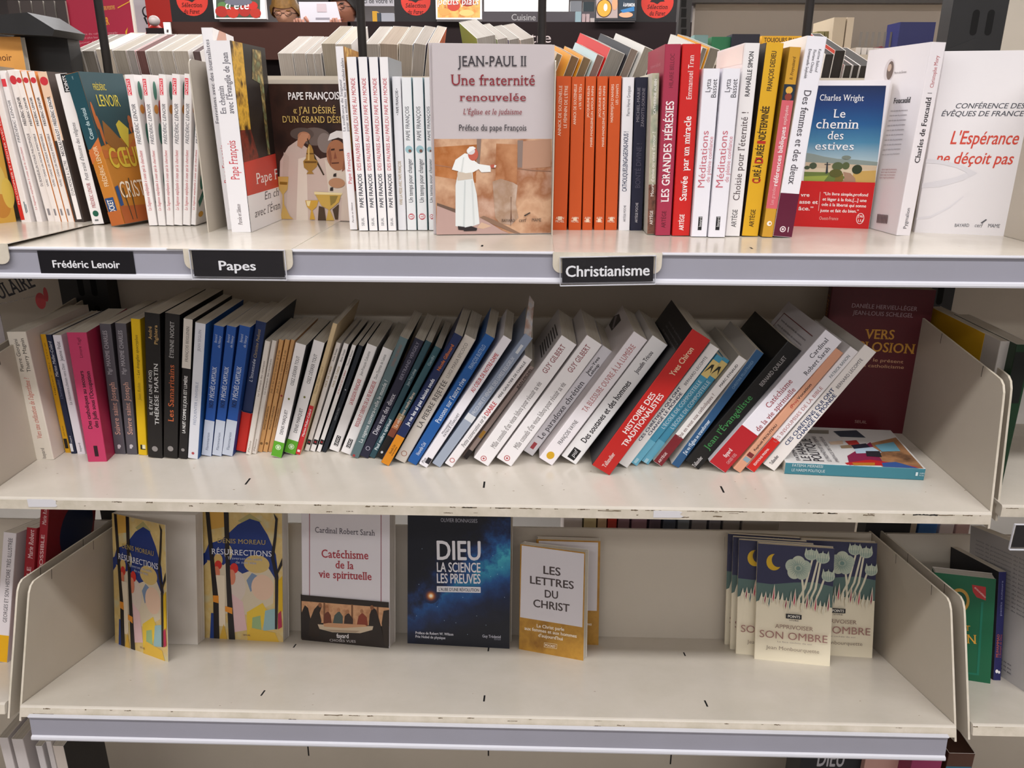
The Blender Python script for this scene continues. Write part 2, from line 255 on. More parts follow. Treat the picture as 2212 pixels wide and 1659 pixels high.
('thick white book showing a dark gold church window cover',0,[0.2935,0.1156,0.3037],[1.0,0.0,-0.0053,-0.0053],0.0242,0.12,0.2144,('e9e6e8','1f1712',0),'d9d2c6',0,[('t','s','Pape François','r','c9414a',172,619,90.0,444,1016),('t','s','En chemin','r','55525c',106,1364,90.0,301,677),('t','s',"avec l'Évangile de Jean",'r','55525c',198,1364,90.0,656,677),('t','s','Parole et Silence','i','5a4a4e',145,90,90.0,243,484),('p','f','n:5a3a10,d9a83a,3a2408:60',[0,1179,360,1072,384,2144,0,2144]),('p','f','n:c9b070,5a4a2a,8a9a70:90',[600,1758,720,2101,1020,2101,984,858,900,858,864,1715]),('p','f','n:1a0c08,7a2a18,2a120c:60',[0,750,600,750,360,1179,0,1179]),('p','f','c23a2c',[0,429,1200,429,1200,858,0,815]),('p','f','e8e4e4',[0,0,1200,0,1200,429,0,429]),('t','f','Pape F','r','efe6e2',360,536,0.0,840,1287),('t','f','En ch','i','4a4448',600,322,0.0,576,965),('t','f',"avec l'Évan",'i','4a4448',180,150,0.0,996,965)],0),
('face-out dark brown book picturing a man in white swinging a censer',0,[0.284,0.2471,0.3037],[0.6689,0.0,0.0,-0.7433],0.008,0.1395,0.1722,('2a1712',0,0),'d9d2c6',0,[('p','f','n:1d0f0c,3a221a,241410:25',[67,1722,1395,1722,1395,0,0,0]),('e','f','6a5c56',912,1079,209,113),('e','f','857872',1041,1001,99,125),('e','f','5a4c46',741,1111,161,79),('p','f','cdb9ae',[316,0,410,764,541,950,672,1031,789,941,964,800,1090,830,1368,845,1395,777,1395,0]),('p','f','e3d6c8',[664,796,779,826,735,0,568,0]),('p','f','dccfbf',[1026,800,1152,658,1294,648,1395,805,1395,777,1395,311,1051,304]),('p','f','c4b0a4',[472,880,541,823,426,0,336,0]),('p','f','d6c6b8',[1251,484,1389,498,1358,11,1194,8]),('e','f','a9714f',1196,848,142,194),('p','f','8a553c',[1069,887,1112,956,1125,802,1099,703]),('p','f','8f5a40',[1321,1060,1347,890,1315,689,1249,636,1294,832]),('p','f','e6e2e0',[1086,1029,1123,1115,1212,1155,1309,1150,1353,1083,1356,1026,1230,1070]),('p','f','3a2018',[1122,927,1171,934,1170,911,1120,905]),('p','f','3a2018',[1232,923,1288,929,1286,906,1231,900]),('p','f','8a5038',[1175,900,1193,808,1150,802]),('p','f','5f3426',[1115,755,1221,762,1214,745,1120,738]),('e','f','b07a5c',769,1078,87,62),('p','f','c08a6a',[681,1054,742,1123,840,1112,797,1032,726,929,666,963]),('p','f','3a2c1a',[805,1055,817,1055,847,965,914,799,1010,597,991,591,888,793,827,953]),('p','f','a8803c',[830,987,859,965,879,908,889,799,930,770,912,701,839,642,867,607,761,605,795,641,736,687,731,768,771,803,792,907]),('p','f','6a4a1a',[749,768,918,770,916,747,747,745]),('p','f','6a4a1a',[783,872,883,873,881,856,782,855]),('p','f','d9b870',[815,953,833,953,819,781,794,780]),('e','f','b98a68',1171,495,112,64),('p','f','2a2422',[1136,611,1174,623,1171,576,1127,576]),('p','f','2a2422',[1079,435,1117,441,1114,394,1070,393]),('p','f','c9a45a',[366,565,512,567,484,401,427,340,420,203,483,53,531,11,350,8,392,172,407,328,364,411]),('p','f','8a6420',[385,500,492,496,483,460,381,464]),('p','f','cfa23e',[719,262,903,266,871,181,810,132,838,12,762,10,791,132,737,179]),('p','f','f0dfa8',[731,256,795,258,770,185,745,191]),('p','f','c9a54e',[854,366,1224,354,1185,247,1092,174,1052,149,1105,6,990,3,1033,149,942,195,903,266]),('p','f','ecdca6',[855,378,1237,366,1236,343,852,342]),('p','f','8f7a3a',[1065,328,1178,330,1135,246,1068,197]),('p','f','4a3826',[904,194,978,171,990,3,876,1]),('p','f','4a3826',[1090,150,1183,223,1156,19,1118,18]),('t','f','PAPE FRANÇOIS','b','ece8e8',600,1530,0.6,681,881),('t','f',"« J'AI DÉSIRÉ",'r','d9b96a',653,1364,0.3,568,779),('t','f',"D'UN GRAND DÉSIR",'r','d9b96a',500,1251,-0.0,840,786)],0),
('narrow white book with two-line grey spine title,before four matching red-lettered ones',0,[0.4314,0.1457,0.3037],[0.9998,0.0002,-0.0102,0.0172],0.0096,0.1,0.2109,('e9e6e8','b58a4a',0),'d9d2c6',0,[('t','s','Pape François','r','c9414a',68,554,90.0,367,402),('t','s','La souffrance du Seigneur','r','55525c',43,1166,90.0,586,287),('t','s','pour ses enfants les plus vulnérables','r','55525c',83,1166,90.0,815,287),('t','s','Parole et Silence','i','5a4a4e',57,85,90.0,245,191),('p','f','n:b5823a,8a5a20,d9b060:70',[0,1582,1000,1582,1000,2109,0,2109]),('p','f','b5302f',[0,464,1000,464,1000,949,0,949]),('p','f','e6e2e2',[0,0,1000,0,1000,464,0,464])],0),
('first of four matching white books with red capitals and navy edges','four white books with red capitals',[0.4442,0.1385,0.3037],[1.0,0.0,-0.0083,0.0],0.0116,0.1,0.1991,('ece9ea','232c4a','ded9d6'),'d9d2c6',0,[('t','s','PAPE FRANÇOIS','b','2a2c38',82,281,90.0,398,486),('t','s','DES PAUVRES AU PAPE,DU PAPE AU MONDE','s','c04450',82,722,90.0,1041,486),('t','s','SEUIL','s','6a6a72',74,58,90.0,101,324)],0),
('second of four matching white books with red capitals and navy edges','four white books with red capitals',[0.4567,0.1392,0.3037],[1.0,0.0,-0.0064,0.0],0.0108,0.1,0.1992,('ece9ea','232c4a','ded9d6'),'d9d2c6',0,[('t','s','PAPE FRANÇOIS','b','2a2c38',76,281,90.0,398,452),('t','s','DES PAUVRES AU PAPE,DU PAPE AU MONDE','s','c04450',76,722,90.0,1041,452),('t','s','SEUIL','s','6a6a72',69,58,90.0,101,301)],0),
('third of four matching white books with red capitals and navy edges','four white books with red capitals',[0.4684,0.1399,0.3037],[1.0,0.0,-0.0049,0.0],0.0109,0.1,0.1992,('ece9ea','232c4a','ded9d6'),'d9d2c6',0,[('t','s','PAPE FRANÇOIS','b','2a2c38',78,282,90.0,398,459),('t','s','DES PAUVRES AU PAPE,DU PAPE AU MONDE','s','c04450',78,723,90.0,1041,459),('t','s','SEUIL','s','6a6a72',70,58,90.0,101,306)],0),
('last of four matching white books with red capitals and navy edges','four white books with red capitals',[0.4801,0.1405,0.3037],[1.0,0.0,-0.0035,0.0],0.0103,0.1,0.1993,('ece9ea','8d9096','ded9d6'),'d9d2c6',0,[('t','s','PAPE FRANÇOIS','b','2a2c38',73,282,90.0,399,431),('t','s','DES PAUVRES AU PAPE,DU PAPE AU MONDE','s','c04450',73,723,90.0,1042,431),('t','s','SEUIL','s','6a6a72',66,58,90.0,101,287)],0),
('slim pale book with gold spine lettering',0,[0.4917,0.1453,0.3037],[1.0,0.0,-0.0005,0.0],0.0102,0.1,0.1785,('e2e2e6',0,0),'d9d2c6',0,[('t','s','• PAPE FRANÇOIS •','b','4a4a52',67,1355,90.0,296,307),('t','s','VIVRE LA MESSE AVEC PAPE FRANÇOIS','s','a08850',70,306,90.0,522,369)],0),
('first of three white pocket books with pale blue discs','white pocket books with pale blue discs',[0.5031,0.146,0.3037],[1.0,0.0,-0.001,0.0],0.0117,0.09,0.1776,('e6e8ea','7fa3aa',0),'d9d2c6',0,[('t','s','PAPE FRANÇOIS','s','45484e',76,1071,90.0,382,467),('e','s','9cc0c8',58,963,44,44),('e','s','7a5a50',70,947,19,19),('t','s','Un temps pour changer','s','45484e',85,339,90.0,517,525),('e','s','c04450',58,167,37,37),('e','s','e6e8ea',58,167,29,29),('t','s','LU','b','c04450',76,135,90.0,59,350)],0),
('second of three white pocket books with pale blue discs','white pocket books with pale blue discs',[0.516,0.1467,0.3037],[1.0,0.0,-0.0008,0.0],0.0122,0.09,0.1776,('e6e8ea','7fa3aa',0),'d9d2c6',0,[('t','s','PAPE FRANÇOIS','s','45484e',80,1071,90.0,382,489),('e','s','9cc0c8',61,964,46,46),('e','s','7a5a50',73,947,20,20),('t','s','Un temps pour changer','s','45484e',89,339,90.0,517,551),('e','s','c04450',61,167,39,39),('e','s','e6e8ea',61,167,31,31),('t','s','LU','b','c04450',80,135,90.0,59,367)],0),
('last,half hidden,of three white pocket books with pale blue discs','white pocket books with pale blue discs',[0.5298,0.1474,0.3037],[1.0,0.0,-0.0015,0.0],0.0083,0.09,0.1777,('e6e8ea','7fa3aa',0),'d9d2c6',0,[('t','s','PAPE FRANÇOIS','s','45484e',54,1072,90.0,382,330),('e','s','9cc0c8',41,964,31,31),('e','s','7a5a50',50,948,13,13),('t','s','Un temps pour changer','s','45484e',60,339,90.0,517,371),('e','s','c04450',41,167,26,26),('e','s','e6e8ea',41,167,21,21),('t','s','LU','b','c04450',54,135,90.0,59,248)],0),
('large face-out white book picturing a man in white at a stone wall',0,[0.5428,0.1155,0.3037],[0.7545,0.0,0.0,-0.6563],0.0065,0.1387,0.212,('c9c1c2','c4bbbd','c4bbbd'),'d9d2c6',0,[('p','f','n:b98a68,d0a888,a06a48,c9a590:22',[0,1099,1381,1101,1387,6,0,0]),('p','f','n:c98a58,a8642f,d9a878:30',[0,1007,494,1038,479,603,0,684]),('p','f','n:c08a62,a0643c,cf9c74:30',[721,1048,971,1038,964,547,709,586]),('p','f','8a7468',[494,1100,548,1100,524,788,492,840]),('p','f','8a7870',[971,1085,1036,1085,1028,776,973,776]),('p','f','b58c74',[1036,1074,1365,1100,1371,785,1028,760]),('p','f','8f6a54',[973,771,1150,749,1372,737,1372,727,1150,736,973,760]),('p','f','a8765a',[0,815,247,778,247,770,0,805]),('p','f','n:b9a090,a5866e,c4ae9e:45',[676,618,775,649,919,606,975,573,954,358,988,193,899,106,764,129,708,196]),('p','f','7d5c48',[892,439,903,439,901,303,910,194,893,84,887,194,895,304]),('p','f','b99a92',[15,365,238,266,541,197,792,40,877,6,0,0]),('p','f','6a5448',[15,376,238,298,237,255,14,343]),('p','f','8a6c58',[519,198,652,130,933,11,1018,4,708,163,569,219]),('p','f','cfae94',[541,143,663,97,563,65,485,77]),('p','f','dfe3e2',[229,102,238,577,273,736,437,762,446,656,488,469,518,126,407,89,329,79]),('p','f','c9cfcf',[342,630,359,630,340,84,318,84]),('p','f','d0d5d4',[424,630,441,630,463,116,440,105]),('p','f','cdbfae',[262,725,426,746,441,651,261,630]),('p','f','eceeec',[198,757,243,867,352,940,406,929,470,851,513,819,655,798,655,729,545,724,513,761,447,725,360,715]),('p','f','d6dad8',[330,893,346,893,322,725,300,725]),('e','f','c0604c',449,929,60,73),('e','f','d8d4d4',423,965,49,41),('p','f','eeeeec',[380,971,407,1012,450,1017,483,997,439,971,390,940]),('e','f','b85c48',682,793,33,21),('p','f','e8e6e2',[699,808,721,803,710,777,693,782]),('p','f','2a2224',[257,102,340,90,339,51,262,58]),('p','f','2a2224',[323,79,418,100,490,72,479,44,328,40]),('t','f','JEAN-PAUL II','r','38343a',288,1883,0.6,778,1064),('t','f','Une fraternité','r','8a2a34',206,1682,0.4,959,1127),('t','f','renouvelée','r','8a2a34',302,1514,0.3,762,845),('t','f',"L'Église et le judaïsme",'i','8a3a42',343,1369,0.2,675,603),('t','f','Préface du pape François','r','38343a',286,1192,0.1,787,661),('t','f','BAYARD','s','54443c',787,146,-0.6,157,330),('t','f','cerf','i','54443c',994,143,-0.6,90,441),('t','f','MAME','s','54443c',1152,147,-0.6,113,387),('p','f','443830',[1050,220,1123,258,1134,247,1067,209])],0),
('white copy of the stone-wall book standing just behind it,only its spine edge visible',0,[0.5386,0.1226,0.3037],[0.755,0.0,0.0,-0.6558],0.0065,0.1403,0.2128,('c9c1c2','c4bbbd','c4bbbd'),'d9d2c6',0,[('t','s','JEAN-PAUL II','r','38343a',45,1300,90.0,600,400)],0),
('widest of five orange books,at the left end of the group','five orange books',[0.6837,0.1567,0.3038],[1.0,0.0,0.0023,0.0],0.0178,0.105,0.1799,('c8521c','b5481a','b5481a'),'d9d2c6',0,[('t','s','ANNICK DE SOUZENELLE','s','f0dcc8',71,1126,90.0,568,357),('t','s',"LE FÉMININ DE L'ÊTRE",'s','f0dcc8',139,1218,90.0,476,357),('p','s','f2d6b8',[64,124,114,124,114,168,64,168]),('t','s','ALBIN','s','f0dcc8',39,135,0.0,100,280),('t','s','MICHEL','s','f0dcc8',36,95,0.0,107,280)],0),
('second of five orange books,with short quoted title','five orange books',[0.7037,0.1578,0.3037],[1.0,0.0,-0.0031,0.0],0.0158,0.105,0.1795,('c8521c','b5481a','b5481a'),'d9d2c6',0,[('t','s','ANNICK DE SOUZENELLE','s','f0dcc8',63,1256,90.0,455,315),('t','s','« VA VERS TOI »','s','f0dcc8',123,1430,90.0,282,315),('p','s','f2d6b8',[57,114,101,114,101,157,57,157]),('t','s','ALBIN','s','f0dcc8',35,135,0.0,88,280),('t','s','MICHEL','s','f0dcc8',32,95,0.0,95,280)],0),
('third of five orange books,middle one','five orange books',[0.7209,0.1586,0.3037],[1.0,0.0,-0.0051,0.0],0.0127,0.105,0.1799,('c8521c','b5481a','b5481a'),'d9d2c6',0,[('t','s','JACQUELINE KELEN','s','f0dcc8',51,1338,90.0,352,254),('t','s','MARIE-MADELEINE,UN AMOUR INFINI','s','f0dcc8',99,1002,90.0,688,254),('p','s','f2d6b8',[46,98,81,98,81,141,46,141]),('t','s','ALBIN','s','f0dcc8',28,135,0.0,71,280),('t','s','MICHEL','s','f0dcc8',25,95,0.0,76,280)],0),
('fourth of five orange books','five orange books',[0.7357,0.1595,0.3037],[1.0,0.0,-0.0083,0.0],0.0129,0.105,0.18,('c8521c','b5481a','b5481a'),'d9d2c6',0,[('t','s','JACQUELINE KELEN','s','f0dcc8',51,1339,90.0,352,257),('t','s','MARIE-MADELEINE,UN AMOUR INFINI','s','f0dcc8',100,1003,90.0,688,257),('p','s','f2d6b8',[46,98,82,98,82,141,46,141]),('t','s','ALBIN','s','f0dcc8',28,135,0.0,72,280),('t','s','MICHEL','s','f0dcc8',26,95,0.0,77,280)],0),
('fifth of five orange books,beside the white spine','five orange books',[0.7497,0.1604,0.3037],[1.0,0.0,-0.0075,0.0],0.0147,0.105,0.1803,('c8521c','b5481a','b5481a'),'d9d2c6',0,[('t','s',"HADEWIJCH D'ANVERS",'s','f0dcc8',59,1285,90.0,428,293),('t','s','LES CHANTS','s','f0dcc8',114,1486,90.0,228,293),('p','s','f2d6b8',[53,114,94,114,94,157,53,157]),('t','s','ALBIN','s','f0dcc8',32,135,0.0,82,280),('t','s','MICHEL','s','f0dcc8',29,95,0.0,88,280)],0),
('white book with navy capitals,right of the orange books',0,[0.7664,0.1573,0.3037],[0.9999,0.0,-0.0101,0.0],0.0136,0.1,0.179,('e8e6ea',0,0),'d9d2c6',0,[('t','s','Pierre-Hervé Grosjean','s','4a4a56',94,1357,90.0,335,381),('t','s','CATHOLIQUES,ENGAGEONS-NOUS !','b','39435e',84,476,90.0,703,545),('t','s','ARTÈGE POCHE','s','4a4a56',82,108,90.0,200,272)],0),
('navy book with dim grey lettering',0,[0.7806,0.1582,0.3037],[1.0,0.0,-0.0079,0.0],0.0149,0.1,0.1791,('1b1d33',0,0),'d9d2c6',0,[('t','s','MICHEL-MARIE','r','8f8a94',61,1288,90.0,390,328),('t','s','ZANOTTI-SORKINE','r','8f8a94',118,1233,90.0,438,328),('t','s','BONTÉ DIVINE !','l','4d4a5c',104,519,90.0,525,597),('t','s','ARTÈGE POCHE','s','c9c6cc',89,97,90.0,243,298)],0),
('narrow grey-green photo book with brown foot,left of the crimson one',0,[0.798,0.1275,0.3037],[0.9999,0.0,-0.015,0.0],0.0088,0.11,0.1825,('n:8f9a86,b8b49c,6f7c6c:60',0,'c9c5b8'),'d9d2c6',0,[('p','s','n:4a3228,7a5040,2f221c:120',[0,5,88,5,88,587,0,587]),('t','s','CATHERINE AUBIN','b','e6e4de',58,1379,90.0,383,281),('t','s',"Mourir d'envie ou vivre d'amour ?",'s','efece4',62,451,90.0,734,368),('t','s','ARTÈGE','b','e0d8d0',61,115,90.0,168,351)],0),
('tall crimson book with large white capitals',0,[0.8069,0.1199,0.3037],[1.0,0.0,-0.0058,0.0],0.0178,0.14,0.2125,('a3304a',0,'9c3148'),'d9d2c6',0,[('t','s','HILAIRE BELLOC','s','6d1e30',112,1667,90.0,359,463),('t','s','LES GRANDES HÉRÉSIES','R','f0e6e6',133,391,90.0,1132,890),('t','s','ARTÈGE','s','5a1526',114,88,90.0,200,498),('t','b','traitement éditorial','s','c97a88',280,1913,0.0,840,425)],0),
('bright red book with white serif title,right of the crimson one',0,[0.8266,0.1182,0.3037],[1.0,0.0,-0.0068,0.0],0.0207,0.14,0.2126,('c81f1c',0,0),'d9d2c6',0,[('t','s','Emmanuel Tran','r','f0dcd8',133,1544,90.0,467,581),('t','s','Sauvée  par un miracle','R','f0e6e4',143,410,90.0,949,788),('t','s','ARTÈGE','b','f0e6e4',131,62,90.0,190,539)],0),
('first of two white books with thin pink title and black tag','white books with thin pink title',[0.8482,0.112,0.3037],[1.0,0.0,-0.0012,0.0],0.0186,0.11,0.1869,('e9e7ee',0,0),'d9d2c6',0,[('t','s','Lytta','s','4a484e',93,1620,90.0,139,557),('t','s','Basset','s','4a484e',161,1563,90.0,195,557),('t','s','Méditations','l','c56a78',110,571,90.0,632,780),('t','s','de pleine confiance','s','cf8a94',167,632,90.0,509,445),('p','s','1a1a1e',[71,77,115,77,115,236,71,236]),('t','s','bayard','s','dddddd',108,118,90.0,113,297)],0),
('second of two white books with thin pink title and black tag','white books with thin pink title',[0.868,0.1095,0.3038],[1.0,0.0,0.0021,0.0],0.0198,0.11,0.1869,('e9e7ee',0,0),'d9d2c6',0,[('t','s','Lytta','s','4a484e',99,1620,90.0,138,594),('t','s','Basset','s','4a484e',172,1564,90.0,195,594),('t','s','Méditations','l','c56a78',117,574,90.0,631,831),('t','s','de pleine confiance','s','cf8a94',178,636,90.0,508,475),('p','s','1a1a1e',[75,82,123,82,123,241,75,241]),('t','s','bayard','s','dddddd',115,123,90.0,113,317)],0),
('tall white book with grey serif title,between the pink-titled and yellow ones',0,[0.8902,0.118,0.3039],[1.0,0.0,0.0051,0.0],0.0171,0.14,0.2137,('e8e4e4',0,0),'d9d2c6',0,[('t','s','RAPHAËLLE SIMON','b','3a383c',111,1577,90.0,471,512),('t','s',"Choisie pour l'éternité !",'r','55484a',120,420,90.0,988,751),('t','s','ARTÈGE','s','3a383c',114,107,90.0,205,581),('p','b','e8ded8',[28,1923,1372,1923,1372,2116,28,2116])],0),
('tall yellow book with black and red capitals',0,[0.9098,0.1192,0.3043],[0.9999,0.0,0.0158,0.0],0.0196,0.14,0.214,('d9a61f',0,'2a1c10'),'d9d2c6',0,[('t','s','FRANÇOIS DEDIEU','b','3a2a12',125,1635,90.0,420,530),('t','s','CURÉ À','b','2c2012',128,615,90.0,215,786),('t','s','DURÉE','b','2c2012',128,846,90.0,205,786),('t','s','INDÉTERMINÉE','b','2c2012',128,1066,90.0,405,786),('t','s','C','b','b5281c',136,615,90.0,56,943),('t','s','D','b','b5281c',136,841,90.0,67,943),('t','s','I','b','b5281c',136,1061,90.0,31,943),('t','s','ARTÈGE','s','3a2a12',126,108,90.0,205,550)],0),
('ochre and pink spine with small icon picture',0,[0.9322,0.1129,0.3042],[0.9998,0.0,0.0209,0.0],0.013,0.12,0.2094,('c9962c',0,'8a6a1c'),'d9d2c6',0,[('p','s','d0606a',[0,332,130,332,130,1537,0,1537]),('p','s','1d2a38',[0,1537,130,1537,130,1706,0,1706]),('e','s','d9a84a',65,1644,39,39),('e','s','8a3a2a',65,1573,39,39),('t','s','B. Freyssinard','i','6a4a14',82,1757,90.0,240,326),('t','s','Les grandes','s','e8a8ac',78,378,90.0,209,391),('t','s','références bibliques','b','f0e0e0',91,592,90.0,659,522),('t','s','expliquées','s','efc8c8',85,1272,90.0,209,391),('e','s','f0e8dc',65,158,29,29),('e','s','c9962c',72,158,13,13)],0),
('tall white book with dark red foot,title reading downward',0,[0.9453,0.1121,0.305],[0.9995,0.0,0.0304,0.0],0.0221,0.14,0.2202,('e8e6ec',0,'e6ded8'),'d9d2c6',0,[('p','s','5c1230',[0,3,221,3,221,506,0,506]),('t','s','Katrine Bakhouf','s','4a4850',150,2073,-90.0,239,309),('t','s','Floriane Chinsky','s','4a4850',95,2062,-90.0,239,309),('t','s','Emmanuelle Seyboldt','s','4a4850',42,2067,-90.0,305,309),('t','s','Des femmes et des dieux','r','4f4a52',71,1640,-90.0,1032,796),('e','s','ead8dc',99,89,35,35),('e','s','5c1230',99,89,24,24),('e','s','ead8dc',99,89,13,13),('p','s','ead8dc',[159,58,168,58,168,120,159,120])],0),
('face-out pocket book with blue sky landscape and red band',0,[0.9873,0.2342,0.3029],[0.6236,0.0,0.0,-0.7817],0.012,0.11,0.1792,('e9e5e9',0,0),'d9d2c6',0,[('p','f','g:c9bfa8,a9c0c8,4a86a8,1f5a90,153a74,13264f:.062:.172',[240,524,203,1731,1060,1729,1100,547]),('p','f','8a9690',[232,927,329,912,444,885,613,860,834,853,1093,830,1092,762,237,744]),('p','f','cdb89c',[235,813,454,806,1089,785,1091,689,238,687]),('p','f','d9c8ac',[237,744,1086,728,1094,632,241,611]),('p','f','6a7c3c',[232,692,524,693,752,641,600,528,241,518]),('p','f','9aa84a',[239,635,529,653,482,577,241,565]),('p','f','c9a45a',[826,711,1086,728,1100,535,812,528]),('p','f','a8846c',[700,703,790,687,854,626,878,529,684,524,727,623]),('p','f','7a6a2c',[601,522,618,649,702,685,714,594,668,524]),('e','f','46523c',330,769,45,40),('e','f','46523c',260,745,34,23),('e','f','55603c',625,769,66,51),('e','f','55603c',723,777,44,45),('e','f','2f3a22',861,735,60,57),('e','f','5a5a28',614,683,77,51),('e','f','7a8478',716,879,55,23),('p','f','2a3238',[491,818,502,818,519,687,504,675,492,675]),('p','f','2a3238',[466,795,539,793,540,785,467,786]),('t','f','Charles Wright','r','f0f0f4',312,1557,-0.5,514,707),('t','f','Le','r','f4f4f6',495,1355,0.4,141,986),('t','f','chemin','r','f4f4f6',308,1226,-0.1,503,1109),('t','f','des','r','f4f4f6',462,1094,0.7,186,1003),('t','f','estives','r','f4f4f6',328,968,0.2,458,957)],(0,580,'c8181a',[('t','f','vre','b','f4e8e4',221,383,0.1,108,469),('t','f','asse et','b','f4e8e4',214,294,0.3,228,471),('t','f','âce.”','b','f4e8e4',212,208,1.0,183,474),('t','f','“Un livre simple,profond','b','f4e8e4',496,409,-0.2,535,378),('t','f','et léger à la fois,[...] une','b','f4e8e4',493,341,-0.4,531,379),('t','f','ode à la liberté qui sonne','b','f4e8e4',490,274,-0.6,538,381),('t','f','juste et fait du bien.”','b','f4e8e4',482,196,0.5,466,383),('t','f','Ouest-France','s','e8b0a8',483,96,0.6,232,415),('e','f','f4e8e4',978,128,47,70),('e','f','c8181a',978,128,40,63),('t','f',"J'AI",'b','f4e8e4',945,142,-0.7,61,292),('t','f','LU','b','f4e8e4',955,89,-0.8,59,293),('p','f','e8b0a8',[451,448,457,448,464,208,458,208])])),
('thick white book angled to show back cover with oval portrait and barcode',0,[1.1022,0.1388,0.3033],[0.9984,-0.0007,0.0121,0.056],0.0179,0.14,0.2176,('e6e0e3',0,'e2dcde'),'d9d2c6',0,[('t','s','Christophe Mory','r','b0484e',120,1692,90.0,344,430),('p','s','555',[63,1629,117,1629,117,1635,63,1635]),('t','s','Charles de Foucauld','R','2e2a2e',120,854,90.0,734,610),('t','s','Pygmalion','s','5a565c',111,83,90.0,245,430),('e','b','cfc6c8',589,1908,119,135),('e','b','6a5a54',611,1907,76,108),('e','b','c0a898',589,1940,44,43),('t','b','Pierre de Étretat','s','8a8284',723,1860,1.1,266,268),('t','b','Foucauld','R','2e2a2e',817,1522,1.3,366,591),('t','b','mots du texte de présentation','s','8f868a',786,1425,1.7,380,189),('t','b','mots du texte de présentation','s','8f868a',783,1369,2.1,382,189),('t','b','mots du texte de présentation','s','8f868a',781,1311,2.4,384,190),('t','b','mots du texte de présentation','s','8f868a',779,1254,2.7,386,190),('t','b','mots du texte de présentation','s','8f868a',777,1196,3.0,388,191),('t','b','mots du texte de présentation','s','8f868a',775,1139,3.3,390,191),('t','b','mots du texte de présentation','s','8f868a',772,1080,3.6,392,191),('t','b','mots du texte de présentation','s','8f868a',770,1022,3.9,394,192),('t','b','mots du texte de présentation','s','8f868a',768,963,4.3,396,192),('t','b','mots du texte de présentation','s','8f868a',766,905,4.6,398,193),('t','b','lignes rouges de présentation','s','b0787c',825,731,4.0,339,193),('t','b','lignes rouges de présentation','s','b0787c',819,697,4.2,337,193),('t','b','lignes rouges de présentation','s','b0787c',814,663,4.4,336,193),('t','b','lignes rouges de présentation','s','b0787c',809,628,4.5,335,194),('p','b','3a3436',[905,196,923,198,937,90,919,88]),('p','b','3a3436',[938,199,956,201,970,93,953,91]),('p','b','3a3436',[972,201,989,203,1003,95,986,93]),('p','b','3a3436',[1004,203,1022,205,1036,98,1019,96]),('p','b','3a3436',[1037,206,1054,208,1068,101,1051,98]),('p','b','3a3436',[1069,208,1086,210,1101,103,1084,101]),('p','b','3a3436',[1102,210,1119,212,1133,106,1116,104]),('p','b','3a3436',[1134,212,1150,214,1165,108,1148,106])],0),
('large white face-out book at right end with orange italic title and pale grey arcs',0,[1.1394,0.179,0.3029],[0.6132,0.0,0.0,-0.7899],0.012,0.101,0.21,('e6e2e4',0,0),'d9d2c6',0,[('t','f','CONFÉRENCE DES','j','55565e',222,1470,0.2,730,569),('t','f','ÉVÊQUES DE FRANCE','j','55565e',82,1381,0.4,877,575),('t','f',"L'Espérance",'j','cf4a3a',230,1065,0.5,726,1482),('t','f','ne déçoit pas','j','cf4a3a',109,837,0.5,835,1348),('p','f','dbd8dc',[0,888,148,881,412,822,583,734,442,644,200,560,0,543,0,598,188,637,364,685,466,737,346,793,156,832,0,839]),('p','f','dedbdf',[0,183,152,212,341,331,473,458,484,453,354,315,157,184,0,154]),('t','f','BAYARD','s','6a6a70',443,88,2.4,159,393),('t','f','cerf','i','6a6a70',663,97,-1.3,87,446),('t','f','MAME','s','6a6a70',810,98,-0.1,127,444),('p','f','5a5a60',[720,150,772,197,784,186,737,140])],0),
('thick cream book at left end of the middle row,against the side panel',0,[-0.0021,0.1098,0.0],[0.9999,0.0,-0.0113,0.0],0.0249,0.15,0.1768,('e2d9cb','dfd3c8',0),'d9d2c6',0,[('t','s','Pierre Giorgini','s','4a443c',119,1243,90.0,429,498),('t','s','Thierry Magnin','s','4a443c',204,1230,90.0,449,498),('t','s',"Vers une civilisation de l'algorithme ?",'i','cf6a5a',157,308,90.0,846,647),('t','s','bayard','s','77706a',149,19,90.0,147,498),('t','f','V','i','9a3a34',300,1238,0.0,450,1768),('t','f','UN R','s','444',600,707,0.0,600,707)],0),
('slim yellow book with a black tag,beside a navy spine',0,[0.0249,0.1334,0.0],[0.9999,0.0,-0.0106,0.0],0.0076,0.13,0.1675,('d09a14',0,0),'d9d2c6',0,[('p','s','1a1610',[15,65,61,65,61,209,15,209]),('t','s','petit texte','s','7a5a10',49,249,90.0,144,228),('t','s','lignes du titre','s','7a5a10',46,838,90.0,720,152)],0),
('slim navy book with a white foot tag',0,[0.0344,0.1306,0.0],[0.9999,0.0,-0.0123,0.0],0.0076,0.13,0.1678,('1b2440',0,0),'d9d2c6',0,[('t','s','Marion Muller-Colard','i','d0d2da',57,1103,90.0,490,378),('t','s',"L'Intranquillité",'i','7a82a0',53,796,90.0,268,303),('p','s','dfe0e4',[8,33,45,33,45,150,8,150]),('t','s','bayard','s','d0d2da',49,163,90.0,98,227)],0),
('slim white book between the navy and the pink ones',0,[0.0436,0.1295,0.0],[0.9999,0.0,-0.0108,0.0],0.0113,0.13,0.1676,('e6e2ea',0,0),'d9d2c6',0,[('t','s','Jeanne Pelat','s','4a4650',79,1324,90.0,267,453),('t','s','La résistance,chemin vers Dieu','i','5a5660',75,717,90.0,574,363),('t','s','bayard','s','6a6670',71,39,90.0,124,295)],0),
